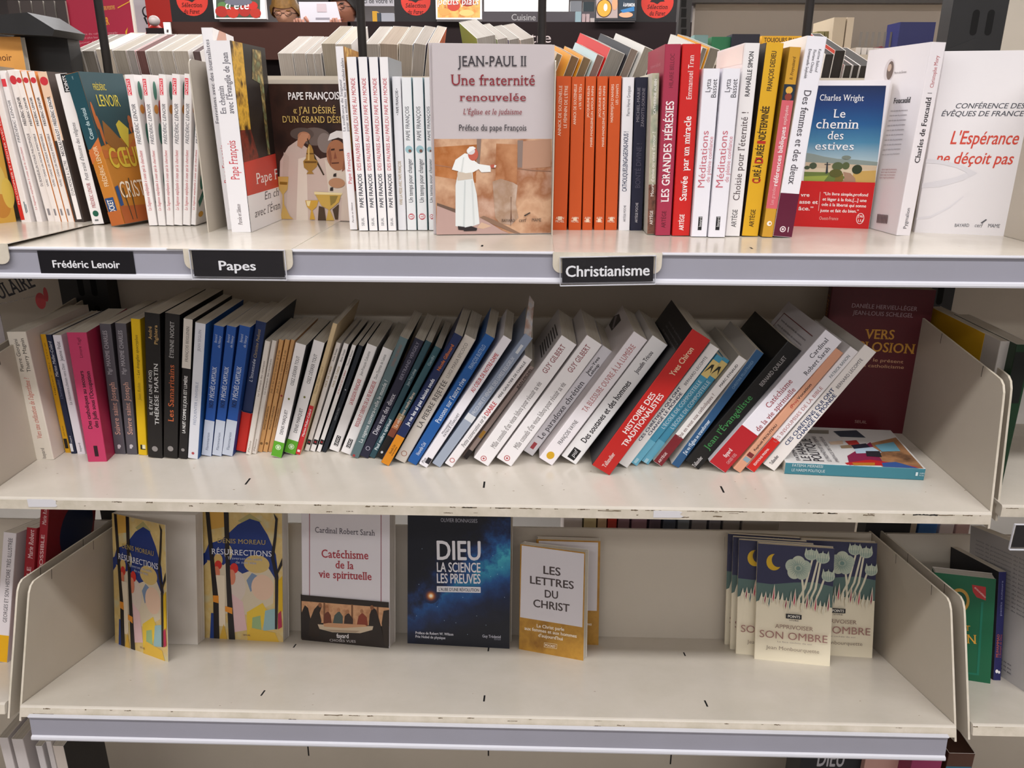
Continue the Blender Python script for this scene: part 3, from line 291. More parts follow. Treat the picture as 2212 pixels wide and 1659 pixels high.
('thick bright pink book pulled forward in the row',0,[0.0715,0.1048,0.0003],[0.999,-0.0003,0.0065,0.0432],0.0247,0.13,0.178,('c23a64','a82a4c',0),'d9d2c6',0,[('t','s','Limore Yagil','s','6a1a34',156,1449,90.0,261,396),('t','s','Des catholiques au secours','b','26101a',129,473,90.0,797,495),('t','s',"des Juifs sous l'Occupation",'b','26101a',210,486,90.0,778,495),('p','s','2a0c18',[104,78,153,78,153,231,104,231]),('e','f','2a2024',975,748,390,249),('e','f','b8aeb0',975,676,156,142)],0),
('left one of two dark grey books with salmon titles','two dark grey books with salmon titles',[0.0943,0.1314,0.0007],[0.9997,0.0,0.0229,0.0],0.0151,0.135,0.1828,('57535a','3f3a40',0),'d9d2c6',0,[('t','s','Mgr MAXIME CHARLES','r','b5b0b6',90,1138,90.0,598,543),('t','s','Suivre saint Joseph','r','d9a896',110,286,90.0,748,693),('e','s','c9c4c8',75,117,24,24),('p','s','c9c4c8',[53,78,83,78,83,124,53,124])],0),
('right one of two dark grey books with salmon titles','two dark grey books with salmon titles',[0.1113,0.1304,0.001],[0.9994,0.0,0.0339,0.0],0.0147,0.135,0.1841,('57535a','3f3a40',0),'d9d2c6',0,[('t','s','Mgr MAXIME CHARLES','r','b5b0b6',88,1145,90.0,599,530),('t','s','Suivre saint Joseph','r','d9a896',107,293,90.0,748,677),('e','s','c9c4c8',74,124,24,24),('p','s','c9c4c8',[51,85,81,85,81,130,51,130])],0),
('bright yellow slim book before the black ones',0,[0.1281,0.1287,0.0011],[0.9989,0.0,0.0472,0.0],0.0121,0.135,0.191,('e3b90c',0,0),'d9d2c6',0,[('t','s','Jean Robin','i','8a7210',79,794,90.0,246,363),('t','s','– Les évangiles apocryphes','i','4a3c10',79,1106,90.0,590,363),('p','s','1c180c',[36,81,103,81,103,152,36,152]),('p','s','efe6c0',[61,94,103,94,103,152,61,152])],0),
('first black book,white double-line title',0,[0.1456,0.1195,0.0024],[0.9982,0.0,0.06,0.0],0.0197,0.15,0.2012,('1c1918',0,0),'d9d2c6',0,[('t','s','André','r','c9a468',91,1657,90.0,174,433),('t','s','Pighiera','r','c9a468',163,1599,90.0,258,433),('t','s','IL ÉTAIT UNE FOIS)','r','e0dedc',79,613,90.0,626,394),('t','s','THÉRÈSE MARTIN','r','e0dedc',160,484,90.0,858,512),('e','s','8f8a88',98,129,39,39)],0),
('second black book,orange title',0,[0.167,0.1188,0.0028],[0.9973,0.0,0.0728,0.0],0.019,0.15,0.2012,('1b1817',0,0),'d9d2c6',0,[('t','s','ÉTIENNE NODET','r','b8b4b2',120,1423,90.0,485,493),('t','s','Les Samaritains','r','c9683c',131,530,90.0,796,721),('e','s','8f8a88',95,136,38,38)],0),
('black book with cream top,white capitals',0,[0.1878,0.1178,0.0019],[0.9966,0.0,0.0825,0.0],0.0113,0.14,0.1961,('191617',0,0),'d9d2c6',0,[('p','s','d8d0c6',[0,1292,113,1292,113,1958,0,1958]),('t','s','FRANÇOIS BEIGLENIN','r','5a5450',74,1383,90.0,474,361),('t','s','LA NUIT COMME LE JOUR EST LUMIÈRE','b','e6e4e2',77,377,90.0,812,406),('e','s','8f8a88',56,130,23,23)],0),
('pale grey book with blue-grey capitals and blue cover',0,[0.2001,0.1183,0.0024],[0.9961,0.0,0.0881,0.0],0.0137,0.14,0.1904,('dcdde4','2a5a9a',0),'d9d2c6',0,[('t','s',"FRÉQUENTER L'INVISIBLE",'s','8f98b0',86,496,90.0,606,356),('t','s','JEAN SEGUIN','s','9a98a4',86,1526,90.0,287,356),('e','s','b04a50',68,78,19,19)],0),
('first of three blue books with pale grey feet','three blue books with pale grey feet',[0.2152,0.128,0.0026],[0.9948,0.0,0.1022,0.0],0.013,0.135,0.1854,('1f4f9c','1a428a',0),'d9d2c6',0,[('p','s','c3cad8',[0,3,130,3,130,523,0,523]),('t','s','Bernard','i','c0cce0',61,1622,90.0,113,312),('t','s','de Nancy','i','c0cce0',109,1562,90.0,166,312),('t','s','7 PÉCHÉS CAPITAUX','R','d0d8ea',92,814,90.0,477,546),('t','s','NOS','R','101c3c',92,708,90.0,99,546),('t','s','Flammarion','s','7a8296',82,86,90.0,258,338)],0),
('second of three blue books with pale grey feet','three blue books with pale grey feet',[0.2295,0.1285,0.0027],[0.9941,0.0,0.1081,0.0],0.0125,0.135,0.1853,('1f4f9c','1a428a',0),'d9d2c6',0,[('p','s','c3cad8',[0,3,125,3,125,525,0,525]),('t','s','Bernard','i','c0cce0',59,1627,90.0,113,301),('t','s','de Nancy','i','c0cce0',105,1567,90.0,166,301),('t','s','7 PÉCHÉS CAPITAUX','R','d0d8ea',89,817,90.0,478,526),('t','s','NOS','R','101c3c',89,711,90.0,100,526),('t','s','Flammarion','s','7a8296',79,86,90.0,259,326)],0),
('third of three blue books with pale grey feet','three blue books with pale grey feet',[0.2429,0.1289,0.0033],[0.9932,0.0,0.1163,0.0],0.014,0.135,0.186,('1f4f9c','1a428a',0),'d9d2c6',0,[('p','s','c3cad8',[0,3,140,3,140,527,0,527]),('t','s','Bernard','i','c0cce0',66,1634,90.0,113,337),('t','s','de Nancy','i','c0cce0',118,1574,90.0,167,337),('t','s','7 PÉCHÉS CAPITAUX','R','d0d8ea',100,820,90.0,480,589),('t','s','NOS','R','101c3c',100,713,90.0,100,589),('t','s','Flammarion','s','7a8296',88,87,90.0,260,365)],0),
('navy book with a bright red paper band',0,[0.2572,0.1418,0.0033],[0.9926,0.0,0.1217,0.0],0.0138,0.14,0.1896,('1d2f5a','28303e',0),'d9d2c6',0,[('t','s',"L'insensée",'i','d0d4de',76,1043,90.0,325,414),('t','s','Christine Pedotti','i','b09a68',81,1388,90.0,399,387)],(20,600,'c8261c',[])),
('first slim white spine left of the tan pair','two slim white spines',[0.2729,0.1345,0.0017],[0.9919,0.0,0.127,0.0],0.0069,0.12,0.166,('e3dbd2',0,0),'d9d2c6',0,[('t','s','Le Cantique des cantiques','s','6a5648',46,874,90.0,508,236),('t','s','Mame','i','8a7868',47,34,90.0,176,243)],0),
('second slim white spine,next to the tan pair','two slim white spines',[0.2799,0.1379,0.0017],[0.9915,0.0,0.1303,0.0],0.0062,0.12,0.1661,('dcd4cc',0,0),'d9d2c6',0,[('t','s','Le Cantique des cantiques','s','6a5648',41,892,90.0,510,210),('t','s','Mame','i','8a7868',42,34,90.0,191,216)],0),
('left one of two matching slim tan books','two matching slim tan books',[0.2861,0.1443,0.0016],[0.9911,0.0,0.1335,0.0],0.0062,0.12,0.1658,('cf9d64',0,0),'d9d2c6',0,[('t','s','Jade et les sacrés mystères de la vie','i','4a3018',44,884,90.0,624,260),('t','s','FRANÇOIS GARAGNON','b','5a3c1c',42,343,90.0,349,211),('e','s','7a5830',31,130,19,20)],0),
('right one of two matching slim tan books','two matching slim tan books',[0.2932,0.1445,0.0017],[0.9907,0.0,0.1359,0.0],0.0063,0.12,0.1661,('cf9d64',0,0),'d9d2c6',0,[('t','s','Jade et les sacrés mystères de la vie','i','4a3018',45,885,90.0,624,267),('t','s','FRANÇOIS GARAGNON','b','5a3c1c',43,343,90.0,350,216),('e','s','7a5830',32,130,19,19)],0),
('third slim tan book,with a red mark,beside the green-footed books',0,[0.3004,0.1448,0.0014],[0.9905,0.0,0.1375,0.0],0.0051,0.12,0.1662,('c99a66',0,0),'d9d2c6',0,[('t','s','LA MORT','s','5a3c1c',36,1175,90.0,172,205),('t','s','RICHARD AUBRET','s','6a4a2c',34,378,90.0,289,175),('e','s','9a3a30',26,852,15,15)],0),
('left one of two white books with bright green feet','two white books with green feet',[0.3107,0.1255,0.0042],[0.9899,0.0,0.1421,0.0],0.0141,0.13,0.1653,('f2eeee','16181c',0),'d9d2c6',0,[('p','s','5fa82c',[0,3,141,3,141,228,0,228]),('t','s','OSEZ DÉSIRER TOUT','s','4a4648',92,1065,90.0,415,424),('e','s','7a7a3c',71,867,14,15),('t','s','DENIS MARQUET','s','4a4648',92,344,90.0,361,424),('e','s','d8ecc8',71,146,37,39),('e','s','5fa82c',71,146,28,30),('p','s','d8ecc8',[54,126,88,126,88,167,54,167])],0),
('right one of two white books with bright green feet','two white books with green feet',[0.3253,0.1368,0.0047],[0.9874,0.0,0.1585,0.0],0.015,0.13,0.1673,('f2eeee','16181c',0),'d9d2c6',0,[('p','s','5fa82c',[0,3,150,3,150,206,0,206]),('t','s','OSEZ DÉSIRER TOUT','s','4a4648',98,1063,90.0,425,450),('e','s','7a7a3c',75,861,15,16),('t','s','DENIS MARQUET','s','4a4648',98,324,90.0,369,450),('e','s','d8ecc8',75,108,39,41),('e','s','5fa82c',75,108,30,32),('p','s','d8ecc8',[57,87,93,87,93,129,57,129])],0),
('taller slim cream book with a red foot standing above its neighbours',0,[0.3404,0.1369,0.002],[0.9863,0.0,0.1652,0.0],0.0062,0.14,0.1951,('d6bd94',0,0),'d9d2c6',0,[('p','s','c82a30',[0,3,62,3,62,752,0,752]),('t','s','Marion Muller-Colard','i','a08a60',42,931,90.0,400,222),('t','s','Marion Muller-Colard','b','f0dede',45,283,90.0,414,278),('p','s','f0dede',[12,41,49,41,49,76,12,76])],0),
('first slim grey-white spine with a black foot tag','three slim white spines with black foot tags',[0.3492,0.1497,0.0021],[0.9859,0.0,0.1676,0.0],0.0062,0.13,0.1641,('ebe5e1',0,0),'d9d2c6',0,[('p','s','1a1618',[6,99,56,99,56,176,6,176]),('p','s','b02a30',[19,127,44,127,44,148,19,148]),('t','s','Anne Soupa','s','4a4648',44,1366,90.0,190,249),('t','s','PAUL DE TARSE','R','b5a27c',42,986,90.0,310,224)],0),
('second slim white spine with a black foot tag','three slim white spines with black foot tags',[0.3573,0.1484,0.0024],[0.9846,0.0,0.1748,0.0],0.0071,0.13,0.1641,('f0ecea','1a1618',0),'d9d2c6',0,[('p','s','1a1618',[7,106,64,106,64,184,7,184]),('p','s','b02a30',[21,134,49,134,49,156,21,156]),('t','s','Anne Soupa','s','4a4648',49,1372,90.0,184,283),('t','s','PAUL DE TARSE','R','b5a27c',48,997,90.0,311,254)],0),
('third slim white spine with black foot tag and red title','three slim white spines with black foot tags',[0.3665,0.1472,0.0021],[0.9834,0.0,0.1815,0.0],0.0058,0.13,0.1634,('f0ecea','1a1618',0),'d9d2c6',0,[('p','s','1a1618',[6,114,53,114,53,192,6,192]),('p','s','b02a30',[18,142,41,142,41,163,18,163]),('t','s','Thomas Römer','s','4a4648',41,1329,90.0,235,234),('t','s','LE PEUPLE DE LA BIBLE','s','b04a48',39,903,90.0,355,199)],0),
('slim near-black book between white ones with lettered tags',0,[0.3738,0.1463,0.0023],[0.9825,0.0,0.186,0.0],0.0062,0.13,0.1636,('18202a',0,0),'d9d2c6',0,[('e','s','b8bcc0',31,974,9,9),('t','s','NOM DU FILS','s','a8acb0',40,504,90.0,192,186)],0),
('white book with red capitals and square black tag,left one',0,[0.3838,0.1481,0.0052],[0.9819,0.0,0.1892,0.0],0.0141,0.13,0.1628,('f2eeed',0,'1a1618'),'d9d2c6',0,[('t','s','Jean-François Colosimo','s','4a4648',82,1174,90.0,358,366),('t','s','LA RELIGION FRANÇAISE','R','b83a42',94,730,90.0,386,479),('p','s','1a1618',[42,79,99,79,99,236,42,236]),('t','s','LEXIO','b','f2eeee',87,86,90.0,143,338)],0),
('white book with longer red capitals and square black tag',0,[0.4019,0.1394,0.0057],[0.9791,0.0,0.2035,0.0],0.0142,0.13,0.1622,('f2eeed',0,'1a1618'),'d9d2c6',0,[('t','s','Dom Dysmas de Lassus','s','4a4648',83,1166,90.0,366,370),('t','s','RISQUES ET DÉRIVES DE LA VIE RELIGIEUSE','R','b83a42',95,427,90.0,703,484),('p','s','1a1618',[43,90,100,90,100,226,43,226]),('t','s','LEXIO','b','f2eeee',88,97,90.0,122,342)],0),
('grey-green book with white italic question title',0,[0.4175,0.1277,0.0048],[0.9786,0.0,0.206,0.0],0.0114,0.14,0.183,('5d7276','46585c',0),'d9d2c6',0,[('t','s','DENIS MOREAU','R','8a6a60',74,1414,90.0,313,341),('t','s','La sagesse sauvera-t-elle le monde ?','r','dfe2e2',81,234,90.0,966,478),('e','s','a83a3a',45,21,18,19)],0),
('dark navy book with white serif title,right of the grey-green one',0,[0.43,0.1282,0.0055],[0.9742,0.0,0.2256,0.0],0.0123,0.13,0.1837,('242438',0,0),'d9d2c6',0,[('t','s','BERTRAND VERGELY','s','8f8c9c',82,1229,90.0,565,418),('t','s','Dieu veut des dieux','r','dcdae2',92,373,90.0,638,615),('e','s','b0aebc',62,141,30,31),('e','s','242438',62,141,22,23)],0),
('slim dark teal book with white title at foot',0,[0.4428,0.1285,0.0038],[0.9733,0.0,0.2294,0.0],0.0082,0.13,0.1826,('2c4c56',0,0),'d9d2c6',0,[('t','s','Jean-Yves Leloup','s','b0c0c4',58,1157,90.0,248,346),('t','s','Paul maître spirituel','b','d6e0e2',62,128,90.0,489,412)],0),
('slim teal book with an orange sunrise band and black foot',0,[0.4524,0.1259,0.0048],[0.9696,0.0,0.2448,0.0],0.0089,0.13,0.1768,('3a5f68',0,0),'d9d2c6',0,[('p','s','1d1815',[0,3,89,3,89,356,0,356]),('p','s','8a4a34',[0,356,89,356,89,482,0,482]),('p','s','c07a50',[0,482,89,482,89,630,0,630]),('p','s','a08a68',[0,630,89,630,89,719,0,719]),('t','s','Gandhi','s','a8c0c4',62,1490,90.0,148,357),('t','s','La vérité nous rendra libres','b','efe0cc',63,511,90.0,556,375),('e','s','e0e0e0',45,96,16,19)],0),
('navy book with orange author name and orange foot',0,[0.4629,0.1057,0.0056],[0.9672,0.0,0.2539,0.0],0.0113,0.14,0.2045,('1c2a55',0,0),'d9d2c6',0,[('p','s','d98a1c',[0,3,113,3,113,463,0,463]),('t','s','Nicole Gillouard','b','c9702c',77,1505,90.0,389,408),('t','s','Je ne les ai pas laissés seuls','b','e6e8ee',80,639,90.0,734,476),('t','s','Nouvelle Cité','i','4a2c0c',60,169,90.0,147,295),('t','s','vie des hommes','s','4a2c0c',90,154,90.0,147,204)],0),
('cream book with dark spaced capitals',0,[0.4797,0.1152,0.0075],[0.9677,0.0,0.2522,0.0],0.0153,0.13,0.1965,('d8cfc4',0,0),'d9d2c6',0,[('t','s','LUIGI MARIA EPICOCO','r','77706a',98,1341,90.0,530,429),('t','s','LA PIERRE REJETÉE','r','3f3a38',107,549,90.0,747,613),('e','s','a87058',77,123,40,40),('e','s','d8cfc4',77,123,31,31)],0),
('bright blue book with white title',0,[0.4979,0.1091,0.0066],[0.9645,0.0,0.2642,0.0],0.0129,0.14,0.204,('1f5aa0',0,0),'d9d2c6',0,[('t','s','FRANÇOIS BUSTILLO','s','a8c0dc',90,1539,90.0,359,517),('t','s',"Passons sur l'autre rive",'r','dfe8f2',97,679,90.0,703,646),('t','s','Nouvelle Cité','i','dfe8f2',88,140,90.0,209,465)],0),
('white book with bold red capitals,left of the grey-blue one',0,[0.5139,0.1017,0.0063],[0.9608,0.0,0.2772,0.0],0.0119,0.14,0.2076,('f3eff5',0,0),'d9d2c6',0,[('t','s','AU CŒUR DE NOTRE-DAME','R','c02a30',85,1227,90.0,604,500),('t','s','Monseigneur','s','4a4650',52,532,90.0,226,286),('t','s','PATRICK CHAUVET','s','4a4650',93,509,90.0,377,309),('p','s','26222a',[54,57,113,57,113,147,54,147]),('t','s','Plon','i','4a4650',48,34,90.0,83,357)],0),
('grey-blue book with white stripe and torn curling top',0,[0.5311,0.1037,0.0066],[0.9562,0.0,0.2927,0.0],0.0118,0.14,0.2142,('8c98ae',0,0),'d9d2c6',0,[('p','s','a4aebf',[0,3,118,3,118,763,0,763]),('p','s','dfe2e6',[0,763,118,763,118,864,0,864]),('t','s','PRODUIRE ET VENDRE DES LIVRES RELIGIEUX','s','d6dae2',83,879,90.0,927,474),('p','s','d0d4da',[41,1868,77,1868,77,2000,41,2000])],0),
('white book with handwritten title and red word',0,[0.5475,0.1043,0.0065],[0.9545,0.0,0.2983,0.0],0.0114,0.12,0.1818,('f4f0f1',0,0),'d9d2c6',0,[('t','s','PÈRE GAULTIER DE CHAILLÉ','b','4a4648',72,1161,90.0,586,295),('t','s','Petite conversation sur le','i','2e2a2c',83,332,90.0,516,522),('t','s','DIABLE','R','c8343a',85,872,90.0,211,568),('e','s','c05a5a',57,90,34,34),('e','s','f4f0f1',57,90,25,25)],0),
('thin dusty pink book tucked low between two white ones',0,[0.569,0.1299,0.0037],[0.9553,0.0,0.2956,0.0],0.0063,0.11,0.1581,('b8a49c',0,0),'d9d2c6',0,[('t','s','JEAN-MICHEL','b','2a2224',54,1224,90.0,329,317),('p','s','c9963c',[6,365,51,365,51,485,6,485]),('p','s','2a2224',[0,4,63,4,63,148,0,148])],0),
('left one of two thick white books with dark red author name','two thick white books with dark red author name',[0.5853,0.1094,0.0126],[0.9575,0.0,0.2883,0.0],0.0228,0.14,0.2018,('f4f0f1',0,'d2cccb'),'d9d2c6',0,[('t','s','GUY GILBERT','r','8a2a34',130,1490,90.0,433,683),('t','s',"Mille conseils d'un vieux hibou pour réussir sa vie",'r','77706f',159,260,90.0,1094,683),('e','s','b8484c',114,63,39,39),('e','s','f4f0f1',114,63,30,30),('e','s','b8484c',114,63,14,14),('p','b','3a3838',[550,1550,1200,1580,1200,1600,550,1570]),('p','b','3a3838',[550,1600,1200,1630,1200,1650,550,1620]),('p','b','3a3838',[550,1650,1200,1680,1200,1700,550,1670]),('p','b','3a3838',[550,1700,1200,1730,1200,1750,550,1720]),('p','b','3a3838',[550,1750,1200,1780,1200,1800,550,1770]),('p','b','3a3838',[550,1800,1200,1830,1200,1850,550,1820]),('p','b','3a3838',[550,1850,1200,1880,1200,1900,550,1870]),('p','b','3a3838',[550,1900,1200,1930,1200,1950,550,1920])],0),
('right one of two thick white books with dark red author name','two thick white books with dark red author name',[0.6155,0.1099,0.013],[0.9568,0.0,0.2906,0.0],0.0233,0.14,0.2025,('f4f0f1',0,'d2cccb'),'d9d2c6',0,[('t','s','GUY GILBERT','r','8a2a34',133,1507,90.0,419,700),('t','s',"Mille conseils d'un vieux hibou pour réussir sa vie",'r','77706f',163,251,90.0,1096,700),('e','s','b8484c',117,69,40,40),('e','s','f4f0f1',117,69,30,30),('e','s','b8484c',117,69,14,14)],0),
('white book with large thin grey title',0,[0.6506,0.1422,0.0095],[0.9562,0.0,0.2926,0.0],0.015,0.13,0.1802,('f2f0f6',0,0),'d9d2c6',0,[('t','s','Jean-Yves','b','2e2a30',72,1370,90.0,272,390),('t','s','Leloup','b','2e2a30',124,1370,90.0,192,390),('t','s','Le paradoxe chrétien','r','4a464e',112,268,90.0,983,750),('p','s','b84a54',[45,84,97,84,97,188,45,188])],0),
('white book with pale red serif capitals and yellow dot',0,[0.6714,0.1147,0.0117],[0.9573,0.0,0.2891,0.0],0.0211,0.14,0.2085,('f2ecf0',0,'d8d0d0'),'d9d2c6',0,[('t','s','TA BLESSURE OUVRE À LA LUMIÈRE','r','b86a6c',141,864,90.0,1073,717),('t','s','FRANÇOIS VAYNE','s','4a4648',133,308,90.0,396,548),('e','s','d9a824',105,110,51,56),('p','b','2a2426',[65,1759,0,1888,167,1985,492,1973,426,1771]),('p','b','8a8286',[59,1904,142,1945,433,1812,349,1793])],0),
('white book with bold black title and black square tag',0,[0.7009,0.1188,0.0131],[0.9576,0.0,0.2882,0.0],0.0237,0.14,0.1994,('f2f0f0',0,'cfcbca'),'d9d2c6',0,[('t','s','Josselin Tricou','b','38343a',147,1476,90.0,338,569),('t','s','Des soutanes et des hommes','b','262226',159,323,90.0,1014,806),('p','s','161416',[71,31,178,31,178,200,71,200]),('t','s','puf','i','e8e6e8',147,69,90.0,115,569)],0),
('large red book with white capitals and black covers',0,[0.7391,0.0875,0.0147],[0.961,0.0,0.2764,0.0],0.0276,0.155,0.2149,('bf231f','1e1c20','1e1c20'),'d9d2c6',0,[('t','s','Yves Chiron','b','e8c8a8',174,1531,90.0,419,718),('t','s','HISTOIRE DES','b','f0e2e0',128,589,90.0,633,691),('t','s','TRADITIONALISTES','b','f0e2e0',222,434,90.0,832,691),('t','s','Tallandier','R','e8d0cc',166,59,90.0,228,553),('t','b','texte de quatrième','s','77757a',542,1934,0.0,930,258),('t','b','de couverture','s','77757a',542,1869,0.0,930,258),('t','b','en petites lettres','s','77757a',542,1805,0.0,930,258)],0),
('white book with navy capitals,right of the big red one',0,[0.7756,0.1109,0.0077],[0.9593,0.0,0.2824,0.0],0.0143,0.14,0.1957,('f2eeec',0,0),'d9d2c6',0,[('t','s','BERNARD LECOMTE','s','4a4650',90,1344,90.0,447,371),('t','s','CES CHRÉTIENS QUI ONT','b','2c3450',61,404,90.0,886,371),('t','s','CHANGÉ LE MONDE','b','2c3450',118,535,90.0,701,371)],0),
('left one of two sky blue books with small yellow picture near the top','two sky blue books',[0.7922,0.1172,0.0058],[0.9567,0.0,0.2912,0.0],0.0101,0.13,0.1809,('4795b4',0,0),'d9d2c6',0,[('p','s','6ab0ca',[0,3,101,3,101,411,0,411]),('p','s','d9c07a',[0,1483,101,1483,101,1731,0,1731]),('p','s','26261e',[10,1519,51,1628,91,1556,61,1682,30,1664]),('t','s',"L'ÉCOLE DE COMPOSTELLE",'r','d6e6ec',74,621,90.0,792,467),('p','s','a8d0de',[30,23,71,23,71,101,30,101])],0),
('right one of two sky blue books with small yellow picture near the top','two sky blue books',[0.8073,0.1221,0.006],[0.9587,0.0,0.2846,0.0],0.0107,0.13,0.1738,('4795b4',0,0),'d9d2c6',0,[('p','s','6ab0ca',[0,3,107,3,107,378,0,378]),('p','s','d9c07a',[0,1444,107,1444,107,1691,0,1691]),('p','s','26261e',[11,1460,54,1564,97,1494,64,1616,32,1599]),('t','s',"L'ÉCOLE DE COMPOSTELLE",'r','d6e6ec',78,587,90.0,788,494),('p','s','a8d0de',[32,3,75,3,75,70,32,70])],0),
('white book with grey question title and dark red foot',0,[0.8219,0.1141,0.0091],[0.9573,0.0,0.289,0.0],0.0131,0.14,0.1764,('f0ecea',0,'b5b0a8'),'d9d2c6',0,[('p','s','7a1f28',[0,3,131,3,131,470,0,470]),('t','s','MARC EYNAUD','b','4a4648',81,1302,90.0,354,315),('t','s','Qui en veut aux catholiques ?','r','7a5a58',89,447,90.0,732,473),('t','s','ARTÈGE','b','e0cccc',83,23,90.0,170,342)],0),
('steel blue book with white lettering,left of the black one',0,[0.8454,0.1119,0.0066],[0.964,0.0,0.2659,0.0],0.0116,0.14,0.1843,('2c5680',0,'c0bcb8'),'d9d2c6',0,[('t','s','CHRISTINE PELLISTRANDI','s','7a98b4',75,1266,90.0,424,347),('t','s',"J'ai vu l'Église se transformer",'b','d6e2ee',82,201,90.0,558,485)],0),
('large all-black book with green title',0,[0.8625,0.1085,0.0131],[0.9542,0.0,0.2991,0.0],0.0224,0.155,0.1994,('131212',0,'141313'),'d9d2c6',0,[('t','s','BERNARD QUILLIET','s','a8a4a4',139,1356,90.0,466,537),('t','s',"Jean l'Évangéliste",'r','3f8a4c',143,286,90.0,886,850),('t','s','Tallandier','R','c8c4c4',161,-4,90.0,168,537)],0),
('large white and red book leaning above its neighbours',0,[0.8915,0.0998,0.0158],[0.953,0.0,0.303,0.0],0.0267,0.15,0.2184,('f2eff7',0,'d0ccd2'),'d9d2c6',0,[('p','s','b8202a',[0,3,267,3,267,640,0,640]),('t','s','Cardinal','r','38343c',123,1813,90.0,295,588),('t','s','Robert Sarah','r','38343c',216,1608,90.0,431,588),('t','s','Catéchisme','r','a84a54',131,1010,90.0,439,748),('t','s','de la vie spirituelle','r','a84a54',235,693,90.0,696,695),('t','s','fayard','b','f0dede',136,170,90.0,129,588),('t','s','CHOSES VUES','r','e0b0b4',222,117,90.0,167,428),('p','b','7a3a40',[150,2031,1350,2031,1350,2020,150,2020]),('p','b','7a3a40',[150,2031,165,2031,165,437,150,437]),('t','b','texte de quatrième de couverture','s','77737a',240,1922,0.0,1035,284),('t','b','texte de quatrième de couverture','s','77737a',240,1845,0.0,1035,284),('t','b','texte de quatrième de couverture','s','77737a',240,1769,0.0,1035,284),('t','b','texte de quatrième de couverture','s','77737a',240,1692,0.0,1035,284),('t','b','texte de quatrième de couverture','s','77737a',240,1616,0.0,1035,284),('t','b','texte de quatrième de couverture','s','77737a',240,1539,0.0,1035,284),('t','b','texte de quatrième de couverture','s','77737a',240,1463,0.0,1035,284),('t','b','texte de quatrième de couverture','s','77737a',240,1387,0.0,1035,284),('t','b','texte de quatrième de couverture','s','77737a',240,1310,0.0,1035,284)],0),
('peach coloured book with small black and red title',0,[0.9235,0.1004,0.0066],[0.9566,0.0,0.2914,0.0],0.0118,0.13,0.1977,('dda284',0,0),'d9d2c6',0,[('t','s','(Pro)','b','b8342c',71,1062,90.0,130,354),('t','s','Vocation','b','38282a',71,1200,90.0,245,354),('t','s','Raphaël PROUTEAU','b','4a2c28',74,349,90.0,437,307),('p','s','8fa8b4',[18,165,100,165,100,226,18,226]),('p','s','7a2a2c',[18,241,100,241,100,303,18,303])],0),
('white book with red foot and pale red capitals',0,[0.9408,0.1032,0.0072],[0.9564,0.0,0.2921,0.0],0.0129,0.13,0.199,('f1edf0',0,0),'d9d2c6',0,[('p','s','cf221c',[0,3,129,3,129,520,0,520]),('t','s','PATRICK BANON','r','5a6a70',84,1541,90.0,353,388),('t','s','LES INSOUMISES DE LA BIBLE','r','b87878',88,482,90.0,906,466),('t','s','ÉDITIONS PRISMA','b','f0dede',80,83,90.0,284,311)],0),
('white book with navy capitals,last in the leaning row',0,[0.9638,0.1076,0.0104],[0.9582,0.0,0.2862,0.0],0.0188,0.145,0.1955,('eee8e4',0,'cfcac6'),'d9d2c6',0,[('t','s','BERNARD LECOMTE','s','4a4650',117,1328,90.0,462,452),('t','s','CES CHRÉTIENS QUI ONT','b','2c3c66',90,373,90.0,924,527),('t','s','CHANGÉ LE MONDE','b','2c3c66',158,519,90.0,731,527),('t','s','Tallandier','R','4a4650',98,50,90.0,146,452)],0),
('large dark red face-out book standing at the back right corner',0,[1.0819,0.2808,0.0],[0.6579,0.0,0.0,-0.7531],0.02,0.1368,0.2141,('4f0a16',0,0),'b0a698',0,[('t','f','DANIÈLE HERVIEU-LÉGER','s','a08890',299,1851,-1.0,866,595),('t','f','JEAN-LOUIS SCHLEGEL','s','a08890',325,1752,-0.8,801,598),('t','f','VERS','R','c08a30',528,1410,0.9,397,1349),('t','f',"L'IMPLOSION ?",'R','c08a30',130,1232,-0.6,1207,1369),('t','f','Entretiens sur le présent','s','c09470',85,1091,-1.2,1016,484),('t','f',"et l'avenir du catholicisme",'s','c09470',97,994,-0.3,1023,487),('t','f','SEUIL','s','a08078',572,128,-1.1,169,435),('t','s',"L'IMPLOSION ?",'R','c08a30',140,1300,90.0,700,800)],0),
